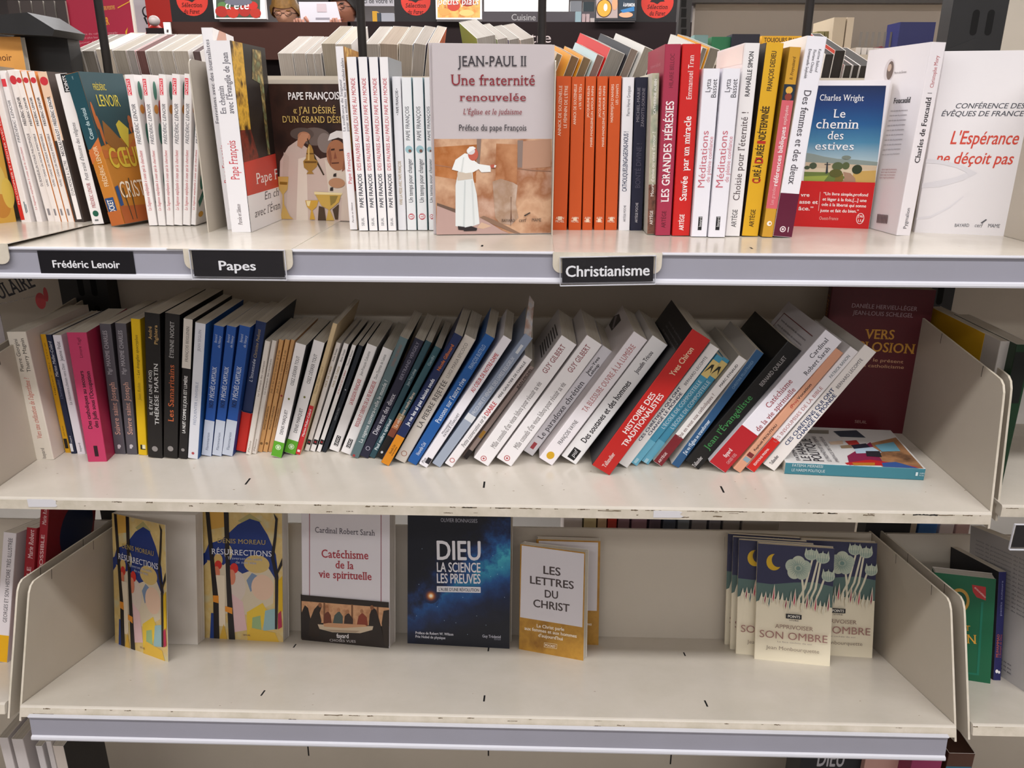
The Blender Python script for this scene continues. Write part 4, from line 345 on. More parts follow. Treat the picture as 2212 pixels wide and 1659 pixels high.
('teal-spined book lying flat with a picture of robed people on its cover',0,[1.1624,0.0864,0.0],[0.7066,-0.0269,-0.7066,-0.0269],0.0165,0.13,0.1734,('3f7f8e','dcdad8',0),'d9d2c6',0,[('p','f','n:8a6248,b08058,5a4030:30',[729,516,1030,20,5,25,4,536]),('p','f','8a2a4c',[300,881,819,427,81,483,2,937]),('p','f','c02a2c',[69,976,211,615,139,349,31,44,34,527,13,963]),('p','f','3a5a9a',[123,498,173,309,0,84,0,521]),('p','f','b83a34',[814,767,866,598,640,591,671,746]),('p','f','2a2c3a',[673,727,762,506,575,473,547,721]),('p','f','b8cfe0',[547,721,640,452,461,389,392,737]),('p','f','d9c0a8',[755,998,827,794,695,819,659,993]),('p','f','9a8468',[640,876,689,723,578,731,545,885]),('p','f','6aa0b4',[710,400,855,110,537,127,493,379]),('p','f','c07a2c',[79,886,113,588,24,616,0,882]),('p','f','2a2a30',[485,590,505,405,305,440,313,630]),('p','f','34404c',[1160,828,1234,490,966,444,960,788]),('p','f','8a8478',[1170,1209,1189,884,1047,922,1049,1206]),('t','f','FATEMA MERNISSI','s','55525a',80,1526,0.0,850,500),('t','f','LE HAREM','s','38343c',80,1388,0.0,700,1100),('t','f','POLITIQUE','s','38343c',80,1231,0.0,750,1300),('t','f','LE PROPHÈTE ET LES FEMMES','s','6a666c',80,1136,0.0,850,500),('t','f',"PRÉFACE DE L'ÉDITEUR",'s','6a666c',80,1041,0.0,850,400),('t','s','FATEMA MERNISSI','s','c8d8dc',115,1648,-90.0,382,380),('t','s','LE HAREM POLITIQUE','s','c8d8dc',50,1648,-90.0,416,380),('p','s','d6e4e8',[65,87,115,87,115,114,65,114]),('t','s','ALBIN','s','c8d8dc',95,69,-90.0,60,180),('t','s','MICHEL','s','c8d8dc',65,69,-90.0,60,180)],0),
('left copy of the painted blue dome book,its front cover swung open','two books with painted blue dome covers',[0.0173,0.2028,-0.3491],[0.6921,-0.0898,-0.0921,-0.7102],0.024,0.1318,0.205,('d9c48a',0,0),'e3ddd6',29,[('p','f','n:d9c48a,cdb070,c4bd98:40',[0,0,1318,0,1318,2050,0,2050]),('p','f','aaa06a',[593,1906,791,2030,989,1906,791,1804]),('p','f','cfa04a',[105,1742,396,1804,396,2050,105,2050]),('p','f','1f3474',[0,1271,105,1517,330,1599,593,1845,791,1947,949,1906,1081,1701,1213,1394,1253,1025,989,984,659,1025,264,1230]),('p','f','1f3474',[0,1148,79,1230,79,1394,0,1353]),('p','f','cdbfa6',[158,1025,396,1230,659,1066,1055,1230,1187,1025,1160,615,791,410,264,410]),('e','f','c9ad6c',897,1230,211,144),('p','f','7387a2',[725,963,817,1086,949,1025,923,902,791,779]),('e','f','d9b8a0',989,861,185,205),('e','f','cfc0b4',554,861,158,246),('p','f','d6b3b4',[448,102,725,164,659,615,475,738]),('p','f','dcb93c',[725,451,989,615,1081,451,923,102,725,41]),('p','f','93ad7c',[791,0,976,0,949,410,817,369]),('p','f','8fb0b4',[989,164,1213,205,1187,533,1028,492]),('p','f','d9b040',[725,0,1253,0,1187,144,791,205]),('e','f','c9a868',264,1271,73,102),('e','f','c23028',264,1189,59,72),('e','f','cf7a5c',237,1066,53,102),('e','f','c9302a',527,1148,66,82),('e','f','d08064',488,1004,59,123),('e','f','c9b98a',435,1394,66,123),('p','f','dfd0b8',[198,205,369,205,369,1025,198,1025]),('p','f','1f3c80',[105,0,211,0,211,410,132,410]),('p','f','cfa43c',[264,0,396,0,343,246]),('p','f','221c1c',[66,2050,132,2050,211,1128,264,615,264,0,171,0,171,615,132,1230]),('p','f','221c1c',[369,2050,448,2050,461,1025,527,0,422,0,396,820,382,1435]),('p','f','221c1c',[1187,2050,1253,1968,1226,1640,1187,1353,1253,1025,1226,205,1187,205,1200,1025,1134,1353,1187,1681,1213,1947]),('p','f','221c1c',[1187,984,1318,1230,1318,1353,1226,1128]),('p','f','d0a81c',[1253,410,1318,512,1318,1066,1253,984]),('p','f','a82a4a',[1239,205,1305,246,1292,512,1239,451]),('p','f','d98a2c',[171,594,264,574,264,697,171,697]),('p','f','d98a2c',[369,451,488,410,488,512,369,533]),('t','f','DENIS MOREAU','r','b09a5c',264,1548,0.0,791,697),('t','f','RÉSURRECTIONS','r','dcdce4',158,1363,0.0,989,861),('t','f','Traverser les nuits','r','a8b0c8',422,1291,0.0,567,410),('t','f','de nos vies','r','a8b0c8',554,1230,0.0,343,410),('t','f','SEUIL','s','7a5a5a',659,72,0.0,132,246)],0),
('right copy of the painted blue dome book,standing closed','two books with painted blue dome covers',[0.1473,0.2288,-0.3559],[0.6681,-0.0867,-0.0951,-0.7329],0.024,0.1313,0.205,('d9c48a',0,0),'e3ddd6',0,[('p','f','n:d9c48a,cdb070,c4bd98:40',[0,0,1313,0,1313,2050,0,2050]),('p','f','aaa06a',[591,1906,788,2030,985,1906,788,1804]),('p','f','cfa04a',[105,1742,394,1804,394,2050,105,2050]),('p','f','1f3474',[0,1271,105,1517,328,1599,591,1845,788,1947,946,1906,1077,1701,1208,1394,1248,1025,985,984,657,1025,263,1230]),('p','f','1f3474',[0,1148,79,1230,79,1394,0,1353]),('p','f','cdbfa6',[158,1025,394,1230,657,1066,1051,1230,1182,1025,1156,615,788,410,263,410]),('e','f','c9ad6c',893,1230,210,144),('p','f','7387a2',[722,963,814,1086,946,1025,919,902,788,779]),('e','f','d9b8a0',985,861,184,205),('e','f','cfc0b4',552,861,158,246),('p','f','d6b3b4',[447,102,722,164,657,615,473,738]),('p','f','dcb93c',[722,451,985,615,1077,451,919,102,722,41]),('p','f','93ad7c',[788,0,972,0,946,410,814,369]),('p','f','8fb0b4',[985,164,1208,205,1182,533,1024,492]),('p','f','d9b040',[722,0,1248,0,1182,144,788,205]),('e','f','c9a868',263,1271,72,102),('e','f','c23028',263,1189,59,72),('e','f','cf7a5c',236,1066,53,102),('e','f','c9302a',525,1148,66,82),('e','f','d08064',486,1004,59,123),('e','f','c9b98a',433,1394,66,123),('p','f','dfd0b8',[197,205,368,205,368,1025,197,1025]),('p','f','1f3c80',[105,0,210,0,210,410,131,410]),('p','f','cfa43c',[263,0,394,0,341,246]),('p','f','221c1c',[66,2050,131,2050,210,1128,263,615,263,0,171,0,171,615,131,1230]),('p','f','221c1c',[368,2050,447,2050,460,1025,525,0,420,0,394,820,381,1435]),('p','f','221c1c',[1182,2050,1248,1968,1221,1640,1182,1353,1248,1025,1221,205,1182,205,1195,1025,1129,1353,1182,1681,1208,1947]),('p','f','221c1c',[1182,984,1313,1230,1313,1353,1221,1128]),('p','f','d0a81c',[1248,410,1313,512,1313,1066,1248,984]),('p','f','a82a4a',[1235,205,1300,246,1287,512,1235,451]),('p','f','d98a2c',[171,594,263,574,263,697,171,697]),('p','f','d98a2c',[368,451,486,410,486,512,368,533]),('t','f','DENIS MOREAU','r','b09a5c',263,1548,0.0,788,697),('t','f','RÉSURRECTIONS','r','dcdce4',158,1363,0.0,985,861),('t','f','Traverser les nuits','r','a8b0c8',420,1291,0.0,565,410),('t','f','de nos vies','r','a8b0c8',552,1230,0.0,341,410),('t','f','SEUIL','s','7a5a5a',657,72,0.0,131,246)],0),
('white face-out book with red title and a dark painted paper band',0,[0.3065,0.2298,-0.3562],[0.6342,-0.0823,-0.0989,-0.7624],0.025,0.1467,0.2107,('dcd7dc',0,0),'d9d2cc',0,[('p','f','8a3a44',[139,2100,151,2100,139,620,128,619]),('p','f','8a3a44',[1322,2104,1333,2104,1332,645,1320,644]),('p','f','8a3a44',[139,2048,1333,2101,1333,2090,139,2037]),('t','f','Cardinal Robert Sarah','r','4a4650',238,1738,0.7,989,883),('t','f','Catéchisme','R','a83a44',344,1348,1.9,777,1254),('t','f','de la','R','a83a44',576,1195,0.7,300,1178),('t','f','vie spirituelle','R','a83a44',287,1026,1.5,886,1186)],(0,730,'2a221e',[('p','f','n:b98660,cf9e76,a06a46:60',[9,631,1467,642,1467,349,7,294]),('p','f','7a5238',[843,648,874,643,873,348,842,345]),('p','f','7a5238',[379,639,410,642,408,344,377,341]),('p','f','7a5238',[1263,639,1294,642,1293,385,1263,382]),('p','f','241c1a',[8,444,64,569,119,528,157,367,155,37,4,38]),('p','f','2e231d',[123,72,141,321,221,514,300,603,355,578,315,470,345,339,297,80]),('e','f','8a5c40',324,590,31,37),('p','f','6a3626',[376,297,393,447,456,512,502,442,517,309]),('e','f','b07a58',448,526,27,33),('p','f','4a5450',[532,295,564,447,642,528,704,444,703,311]),('e','f','b8825e',635,542,27,33),('p','f','3a2a24',[719,305,735,447,797,511,873,414,873,311]),('e','f','a87452',781,525,27,33),('p','f','843a2a',[934,316,966,467,1027,531,1103,464,1118,333]),('e','f','a87452',1019,552,27,33),('p','f','271e1a',[1134,334,1149,512,1195,633,1256,595,1331,352,1407,35,1148,33]),('e','f','8a5c40',1187,626,30,37),('p','f','30261f',[1346,390,1377,590,1467,613,1467,40,1392,48]),('p','f','c9b69c',[282,281,703,296,1210,333,1194,273,996,203,532,176,313,209]),('p','f','c4936e',[376,297,470,320,1072,343,1118,318,703,259,392,253]),('p','f','a8937c',[376,207,996,240,919,204,547,185]),('t','f','fayard','b','f0ecec',601,93,3.2,202,671),('t','f','CHOSES VUES','r','cfc8c8',484,26,2.4,435,374)])),
('large dark blue face-out book with a starry nebula cover',0,[0.4733,0.2279,-0.3557],[0.6707,-0.087,-0.0948,-0.7305],0.03,0.1612,0.2136,('0f1420',0,0),'d9d2c6',0,[('p','f','b:46aebd,2a7fa6,1c4f8a,142f5e,0f1c3a,0c1226,0b0f1c:.165:.150:.02:.052:.085:34:.055',[0,2136,1612,2136,1612,0,0,0]),('e','f','15254a',372,780,125,125),('e','f','2c2a48',372,780,103,103),('e','f','533642',372,780,84,85),('e','f','7d4636',372,780,70,70),('e','f','b06a3e',372,780,55,55),('e','f','dc9c62',372,780,43,43),('e','f','f2d0a0',372,780,31,31),('e','f','fbeed8',372,780,21,21),('e','f','a8c0d8',181,956,5,5),('e','f','a8c0d8',1309,1132,5,5),('e','f','a8c0d8',1487,1286,5,5),('e','f','a8c0d8',1416,1173,5,5),('e','f','a8c0d8',877,782,5,5),('e','f','a8c0d8',587,399,5,5),('e','f','a8c0d8',770,372,5,5),('e','f','a8c0d8',1243,360,5,5),('e','f','a8c0d8',145,451,5,5),('e','f','a8c0d8',1097,499,5,5),('e','f','a8c0d8',1528,814,5,5),('e','f','a8c0d8',476,615,5,5),('e','f','a8c0d8',1342,1461,5,5),('e','f','a8c0d8',230,1524,5,5),('e','f','a8c0d8',954,197,5,5),('t','f','MICHEL-YVES BOLLORÉ','s','8a8c98',506,2056,0.8,622,581),('t','f','OLIVIER BONNASSIES','s','a8a8b4',524,1960,0.6,572,581),('t','f','DIEU','b','dfdde2',467,1365,1.6,689,2924),('t','f','LA SCIENCE','b','dfdde2',468,1172,1.6,685,1467),('t','f','LES PREUVES','b','dfdde2',469,995,1.7,686,1470),('p','f','dfdde2',[467,943,1155,961,1156,869,467,851]),('t','f',"L'AUBE D'UNE RÉVOLUTION",'b','3a3c48',497,871,1.5,634,478),('t','f','Préface de Robert W. Wilson','b','d6d6de',131,163,0.4,601,409),('t','f','Prix Nobel de physique','b','d6d6de',131,104,-0.0,475,410),('t','f','Guy Trédaniel','b','b8b8c4',1189,165,0.2,288,443),('t','f','ÉDITEUR','s','9a9aa8',1376,134,-0.2,101,221)],0),
('front copy of the gold and white book,turned slightly','two gold and white books',[0.6521,0.2008,-0.3486],[0.5552,-0.072,-0.1066,-0.8217],0.017,0.1049,0.1654,('8a6226','n:9a6c28,b58634,8a5e22:30','n:9a6c28,b58634,8a5e22:30'),'d9d2c6',0,[('p','f','d6d1d6',[30,1638,1034,1633,1025,512,17,510]),('t','f','LES','b','4a4040',390,1245,0.4,278,1216),('t','f','LETTRES','b','4a4040',175,1066,0.7,706,1155),('t','f','DU','b','4a4040',420,883,1.7,215,1148),('t','f','CHRIST','b','4a4040',233,710,0.3,588,1158),('t','f','Le Christ parle','b','f0e6d6',296,396,1.6,445,507),('t','f','aux femmes et aux hommes','b','f0e6d6',93,326,0.8,847,511),('t','f',"d'aujourd'hui",'b','f0e6d6',323,253,0.8,398,508),('p','f','e0cfa8',[419,178,630,188,627,112,417,105]),('p','f','9a6c28',[426,172,624,180,622,119,423,111]),('t','f','POCKET','b','f0e6d6',439,125,0.9,171,326)],0),
('rear copy of the gold and white book,mostly hidden behind the front one','two gold and white books',[0.6718,0.2278,-0.3557],[0.6831,-0.0886,-0.0933,-0.7189],0.017,0.1,0.1665,('8a6226','n:9a6c28,b58634,8a5e22:30','n:9a6c28,b58634,8a5e22:30'),'d9d2c6',0,[('p','f','d2cdd0',[40,550,965,550,965,1640,40,1640]),('t','f','LETTRES','b','4a4040',150,1033,0.0,670,1249),('t','f','hommes','b','f0e6d6',721,314,-0.3,167,447)],0),
('front copy of the moon and flower book,fully visible','five moon and flower books',[1.0051,0.1785,-0.3427],[0.6272,-0.0814,-0.0997,-0.7682],0.0125,0.108,0.178,('e0d6be','e6dcc4','e6dcc4'),'dfd2b8',0,[('p','f','2e2f4c',[0,1175,1080,1175,1080,1780,0,1780]),('p','f','536b66',[0,979,1080,890,1080,1210,810,1255,540,1228,216,1175,0,1184]),('p','f','536b66',[0,890,65,926,65,1032,0,1032]),('e','f','c9a21c',238,1513,108,125),('e','f','2e2f4c',297,1549,92,107),('p','f','d6d0b8',[657,890,683,890,680,1157,639,1388,616,1388,648,1157]),('p','f','d6d0b8',[549,890,575,890,702,1157,791,1602,767,1602,670,1157]),('p','f','d6d0b8',[635,890,661,890,788,1157,877,1638,853,1638,756,1157]),('p','f','d6d0b8',[797,890,823,890,923,1157,985,1388,961,1388,891,1157]),('p','f','d6d0b8',[721,890,747,890,853,1157,920,1691,896,1691,821,1157]),('e','f','aab5a5',671,1475,95,103),('e','f','b9c0ad',585,1534,95,103),('e','f','aab5a5',496,1478,95,103),('e','f','b9c0ad',528,1384,95,103),('e','f','aab5a5',636,1382,95,103),('p','f','7f968c',[637,1456,637,1445,740,1451]),('p','f','7f968c',[633,1469,637,1459,733,1492]),('p','f','7f968c',[625,1480,632,1471,715,1530]),('p','f','7f968c',[614,1489,623,1482,686,1561]),('p','f','7f968c',[600,1495,612,1491,648,1583]),('p','f','7f968c',[584,1497,597,1496,605,1595]),('p','f','7f968c',[569,1496,582,1497,561,1595]),('p','f','7f968c',[555,1491,567,1495,518,1583]),('p','f','7f968c',[543,1482,553,1489,481,1561]),('p','f','7f968c',[534,1471,541,1480,451,1530]),('p','f','7f968c',[530,1459,533,1469,433,1492]),('p','f','7f968c',[529,1445,529,1456,427,1451]),('p','f','7f968c',[533,1433,530,1443,433,1410]),('p','f','7f968c',[541,1421,534,1430,451,1372]),('p','f','7f968c',[553,1412,543,1419,481,1340]),('p','f','7f968c',[567,1406,555,1411,518,1318]),('p','f','7f968c',[582,1404,569,1406,561,1306]),('p','f','7f968c',[597,1406,584,1404,605,1306]),('p','f','7f968c',[612,1411,600,1406,648,1318]),('p','f','7f968c',[623,1419,614,1412,686,1340]),('p','f','7f968c',[632,1430,625,1421,715,1372]),('p','f','7f968c',[637,1443,633,1433,733,1410]),('e','f','6f8a82',583,1451,32,32),('e','f','aab5a5',756,1664,92,80),('p','f','b9c0ad',[662,1664,728,1664,683,1771]),('p','f','b9c0ad',[723,1664,789,1664,756,1771]),('p','f','b9c0ad',[784,1664,850,1664,829,1771]),('p','f','7f968c',[696,1623,706,1623,683,1744]),('p','f','7f968c',[723,1613,734,1613,719,1744]),('p','f','7f968c',[751,1602,761,1602,756,1744]),('p','f','7f968c',[778,1613,789,1613,793,1744]),('p','f','7f968c',[806,1623,816,1623,829,1744]),('e','f','aab5a5',918,1629,97,80),('p','f','b9c0ad',[819,1629,889,1629,840,1744]),('p','f','b9c0ad',[883,1629,953,1629,918,1744]),('p','f','b9c0ad',[947,1629,1017,1629,996,1744]),('p','f','7f968c',[854,1588,865,1588,840,1709]),('p','f','7f968c',[883,1577,894,1577,879,1709]),('p','f','7f968c',[913,1566,923,1566,918,1709]),('p','f','7f968c',[942,1577,953,1577,957,1709]),('p','f','7f968c',[971,1588,982,1588,996,1709]),('e','f','aab5a5',1004,1362,92,80),('p','f','b9c0ad',[911,1362,977,1362,931,1477]),('p','f','b9c0ad',[971,1362,1037,1362,1004,1477]),('p','f','b9c0ad',[1032,1362,1098,1362,1078,1477]),('p','f','7f968c',[944,1321,955,1321,931,1442]),('p','f','7f968c',[971,1310,982,1310,968,1442]),('p','f','7f968c',[999,1299,1010,1299,1004,1442]),('p','f','7f968c',[1027,1310,1037,1310,1041,1442]),('p','f','7f968c',[1054,1321,1065,1321,1078,1442]),('p','f','e0d8c4',[41,915,65,835,93,951,78,1053]),('p','f','d6d0b8',[56,915,67,862,80,951,73,1024]),('p','f','e0d8c4',[100,926,124,846,152,962,137,1070]),('p','f','8a2f44',[116,926,126,873,139,962,133,1040]),('p','f','e0d8c4',[160,885,184,804,212,920,197,1059]),('p','f','536b66',[175,885,186,831,199,920,192,1025]),('p','f','e0d8c4',[219,969,243,889,271,1005,256,1194]),('p','f','b8465a',[234,969,245,916,258,1005,252,1152]),('p','f','e0d8c4',[279,947,302,866,330,982,315,1099]),('p','f','d6d0b8',[294,947,305,893,318,982,311,1068]),('p','f','e0d8c4',[338,916,362,836,390,952,375,1075]),('p','f','d6d0b8',[353,916,364,863,377,952,370,1043]),('p','f','e0d8c4',[397,871,421,791,449,906,434,1009]),('p','f','8a2f44',[413,871,423,817,436,906,430,980]),('p','f','e0d8c4',[457,869,481,789,509,905,494,1109]),('p','f','536b66',[472,869,483,816,496,905,489,1065]),('p','f','e0d8c4',[516,928,540,848,568,964,553,1153]),('p','f','b8465a',[531,928,542,875,555,964,549,1112]),('p','f','e0d8c4',[576,919,599,839,627,955,612,1068]),('p','f','d6d0b8',[591,919,602,866,615,955,608,1037]),('p','f','e0d8c4',[635,860,659,780,687,896,672,1063]),('p','f','d6d0b8',[650,860,661,807,674,896,667,1025]),('p','f','e0d8c4',[694,899,718,819,746,935,731,1130]),('p','f','8a2f44',[710,899,720,846,733,935,727,1087]),('p','f','e0d8c4',[754,909,778,829,806,944,791,1044]),('p','f','536b66',[769,909,780,855,793,944,786,1016]),('p','f','e0d8c4',[813,873,837,793,865,909,850,1081]),('p','f','b8465a',[828,873,839,820,852,909,846,1042]),('p','f','e0d8c4',[873,856,896,776,924,892,909,1003]),('p','f','d6d0b8',[888,856,899,803,912,892,905,973]),('p','f','e0d8c4',[932,846,956,766,984,882,969,982]),('p','f','d6d0b8',[947,846,958,793,971,882,964,954]),('p','f','e0d8c4',[991,889,1015,809,1043,925,1028,1122]),('p','f','8a2f44',[1007,889,1017,836,1030,925,1024,1079]),('p','f','17181f',[432,685,653,685,653,756,432,756]),('t','f','POINTS','b','e8e4da',459,701,0.0,173,392),('t','f','VIVRE','s','77706a',475,650,0.0,140,249),('t','f','APPRIVOISER','s','8f7468',281,525,0.0,540,605),('t','f','SON OMBRE','l','9a6f68',65,365,0.0,961,1104),('t','f','La face cachée de soi','s','a09488',324,311,0.0,486,231),('t','f','Jean Monbourquette','s','8f8072',162,196,0.0,756,534),('p','s','1a1a22',[20,1500,80,1500,80,1720,20,1720])],0),
('second copy of the moon and flower book,its yellow moon half visible','five moon and flower books',[0.9813,0.1935,-0.3466],[0.6294,-0.0817,-0.0994,-0.7664],0.009,0.108,0.178,('e0d6be','e6dcc4','e6dcc4'),'dfd2b8',0,[('p','f','2e2f4c',[0,1175,1080,1175,1080,1780,0,1780]),('p','f','536b66',[0,979,1080,890,1080,1210,810,1255,540,1228,216,1175,0,1184]),('p','f','536b66',[0,890,65,926,65,1032,0,1032]),('e','f','c9a21c',238,1513,108,125),('e','f','2e2f4c',297,1549,92,107),('p','f','d6d0b8',[657,890,683,890,680,1157,639,1388,616,1388,648,1157]),('p','f','d6d0b8',[549,890,575,890,702,1157,791,1602,767,1602,670,1157]),('p','f','d6d0b8',[635,890,661,890,788,1157,877,1638,853,1638,756,1157]),('p','f','d6d0b8',[797,890,823,890,923,1157,985,1388,961,1388,891,1157]),('p','f','d6d0b8',[721,890,747,890,853,1157,920,1691,896,1691,821,1157]),('e','f','aab5a5',671,1475,95,103),('e','f','b9c0ad',585,1534,95,103),('e','f','aab5a5',496,1478,95,103),('e','f','b9c0ad',528,1384,95,103),('e','f','aab5a5',636,1382,95,103),('p','f','7f968c',[637,1456,637,1445,740,1451]),('p','f','7f968c',[633,1469,637,1459,733,1492]),('p','f','7f968c',[625,1480,632,1471,715,1530]),('p','f','7f968c',[614,1489,623,1482,686,1561]),('p','f','7f968c',[600,1495,612,1491,648,1583]),('p','f','7f968c',[584,1497,597,1496,605,1595]),('p','f','7f968c',[569,1496,582,1497,561,1595]),('p','f','7f968c',[555,1491,567,1495,518,1583]),('p','f','7f968c',[543,1482,553,1489,481,1561]),('p','f','7f968c',[534,1471,541,1480,451,1530]),('p','f','7f968c',[530,1459,533,1469,433,1492]),('p','f','7f968c',[529,1445,529,1456,427,1451]),('p','f','7f968c',[533,1433,530,1443,433,1410]),('p','f','7f968c',[541,1421,534,1430,451,1372]),('p','f','7f968c',[553,1412,543,1419,481,1340]),('p','f','7f968c',[567,1406,555,1411,518,1318]),('p','f','7f968c',[582,1404,569,1406,561,1306]),('p','f','7f968c',[597,1406,584,1404,605,1306]),('p','f','7f968c',[612,1411,600,1406,648,1318]),('p','f','7f968c',[623,1419,614,1412,686,1340]),('p','f','7f968c',[632,1430,625,1421,715,1372]),('p','f','7f968c',[637,1443,633,1433,733,1410]),('e','f','6f8a82',583,1451,32,32),('e','f','aab5a5',756,1664,92,80),('p','f','b9c0ad',[662,1664,728,1664,683,1771]),('p','f','b9c0ad',[723,1664,789,1664,756,1771]),('p','f','b9c0ad',[784,1664,850,1664,829,1771]),('p','f','7f968c',[696,1623,706,1623,683,1744]),('p','f','7f968c',[723,1613,734,1613,719,1744]),('p','f','7f968c',[751,1602,761,1602,756,1744]),('p','f','7f968c',[778,1613,789,1613,793,1744]),('p','f','7f968c',[806,1623,816,1623,829,1744]),('e','f','aab5a5',918,1629,97,80),('p','f','b9c0ad',[819,1629,889,1629,840,1744]),('p','f','b9c0ad',[883,1629,953,1629,918,1744]),('p','f','b9c0ad',[947,1629,1017,1629,996,1744]),('p','f','7f968c',[854,1588,865,1588,840,1709]),('p','f','7f968c',[883,1577,894,1577,879,1709]),('p','f','7f968c',[913,1566,923,1566,918,1709]),('p','f','7f968c',[942,1577,953,1577,957,1709]),('p','f','7f968c',[971,1588,982,1588,996,1709]),('e','f','aab5a5',1004,1362,92,80),('p','f','b9c0ad',[911,1362,977,1362,931,1477]),('p','f','b9c0ad',[971,1362,1037,1362,1004,1477]),('p','f','b9c0ad',[1032,1362,1098,1362,1078,1477]),('p','f','7f968c',[944,1321,955,1321,931,1442]),('p','f','7f968c',[971,1310,982,1310,968,1442]),('p','f','7f968c',[999,1299,1010,1299,1004,1442]),('p','f','7f968c',[1027,1310,1037,1310,1041,1442]),('p','f','7f968c',[1054,1321,1065,1321,1078,1442]),('p','f','e0d8c4',[41,915,65,835,93,951,78,1053]),('p','f','d6d0b8',[56,915,67,862,80,951,73,1024]),('p','f','e0d8c4',[100,926,124,846,152,962,137,1070]),('p','f','8a2f44',[116,926,126,873,139,962,133,1040]),('p','f','e0d8c4',[160,885,184,804,212,920,197,1059]),('p','f','536b66',[175,885,186,831,199,920,192,1025]),('p','f','e0d8c4',[219,969,243,889,271,1005,256,1194]),('p','f','b8465a',[234,969,245,916,258,1005,252,1152]),('p','f','e0d8c4',[279,947,302,866,330,982,315,1099]),('p','f','d6d0b8',[294,947,305,893,318,982,311,1068]),('p','f','e0d8c4',[338,916,362,836,390,952,375,1075]),('p','f','d6d0b8',[353,916,364,863,377,952,370,1043]),('p','f','e0d8c4',[397,871,421,791,449,906,434,1009]),('p','f','8a2f44',[413,871,423,817,436,906,430,980]),('p','f','e0d8c4',[457,869,481,789,509,905,494,1109]),('p','f','536b66',[472,869,483,816,496,905,489,1065]),('p','f','e0d8c4',[516,928,540,848,568,964,553,1153]),('p','f','b8465a',[531,928,542,875,555,964,549,1112]),('p','f','e0d8c4',[576,919,599,839,627,955,612,1068]),('p','f','d6d0b8',[591,919,602,866,615,955,608,1037]),('p','f','e0d8c4',[635,860,659,780,687,896,672,1063]),('p','f','d6d0b8',[650,860,661,807,674,896,667,1025]),('p','f','e0d8c4',[694,899,718,819,746,935,731,1130]),('p','f','8a2f44',[710,899,720,846,733,935,727,1087]),('p','f','e0d8c4',[754,909,778,829,806,944,791,1044]),('p','f','536b66',[769,909,780,855,793,944,786,1016]),('p','f','e0d8c4',[813,873,837,793,865,909,850,1081]),('p','f','b8465a',[828,873,839,820,852,909,846,1042]),('p','f','e0d8c4',[873,856,896,776,924,892,909,1003]),('p','f','d6d0b8',[888,856,899,803,912,892,905,973]),('p','f','e0d8c4',[932,846,956,766,984,882,969,982]),('p','f','d6d0b8',[947,846,958,793,971,882,964,954]),('p','f','e0d8c4',[991,889,1015,809,1043,925,1028,1122]),('p','f','8a2f44',[1007,889,1017,836,1030,925,1024,1079]),('p','f','17181f',[432,685,653,685,653,756,432,756]),('t','f','POINTS','b','e8e4da',459,701,0.0,173,392),('t','f','VIVRE','s','77706a',475,650,0.0,140,249),('t','f','APPRIVOISER','s','8f7468',281,525,0.0,540,605),('t','f','SON OMBRE','l','9a6f68',65,365,0.0,961,1104),('t','f','La face cachée de soi','s','a09488',324,311,0.0,486,231),('t','f','Jean Monbourquette','s','8f8072',162,196,0.0,756,534),('p','s','1a1a22',[20,1500,80,1500,80,1720,20,1720])],0),
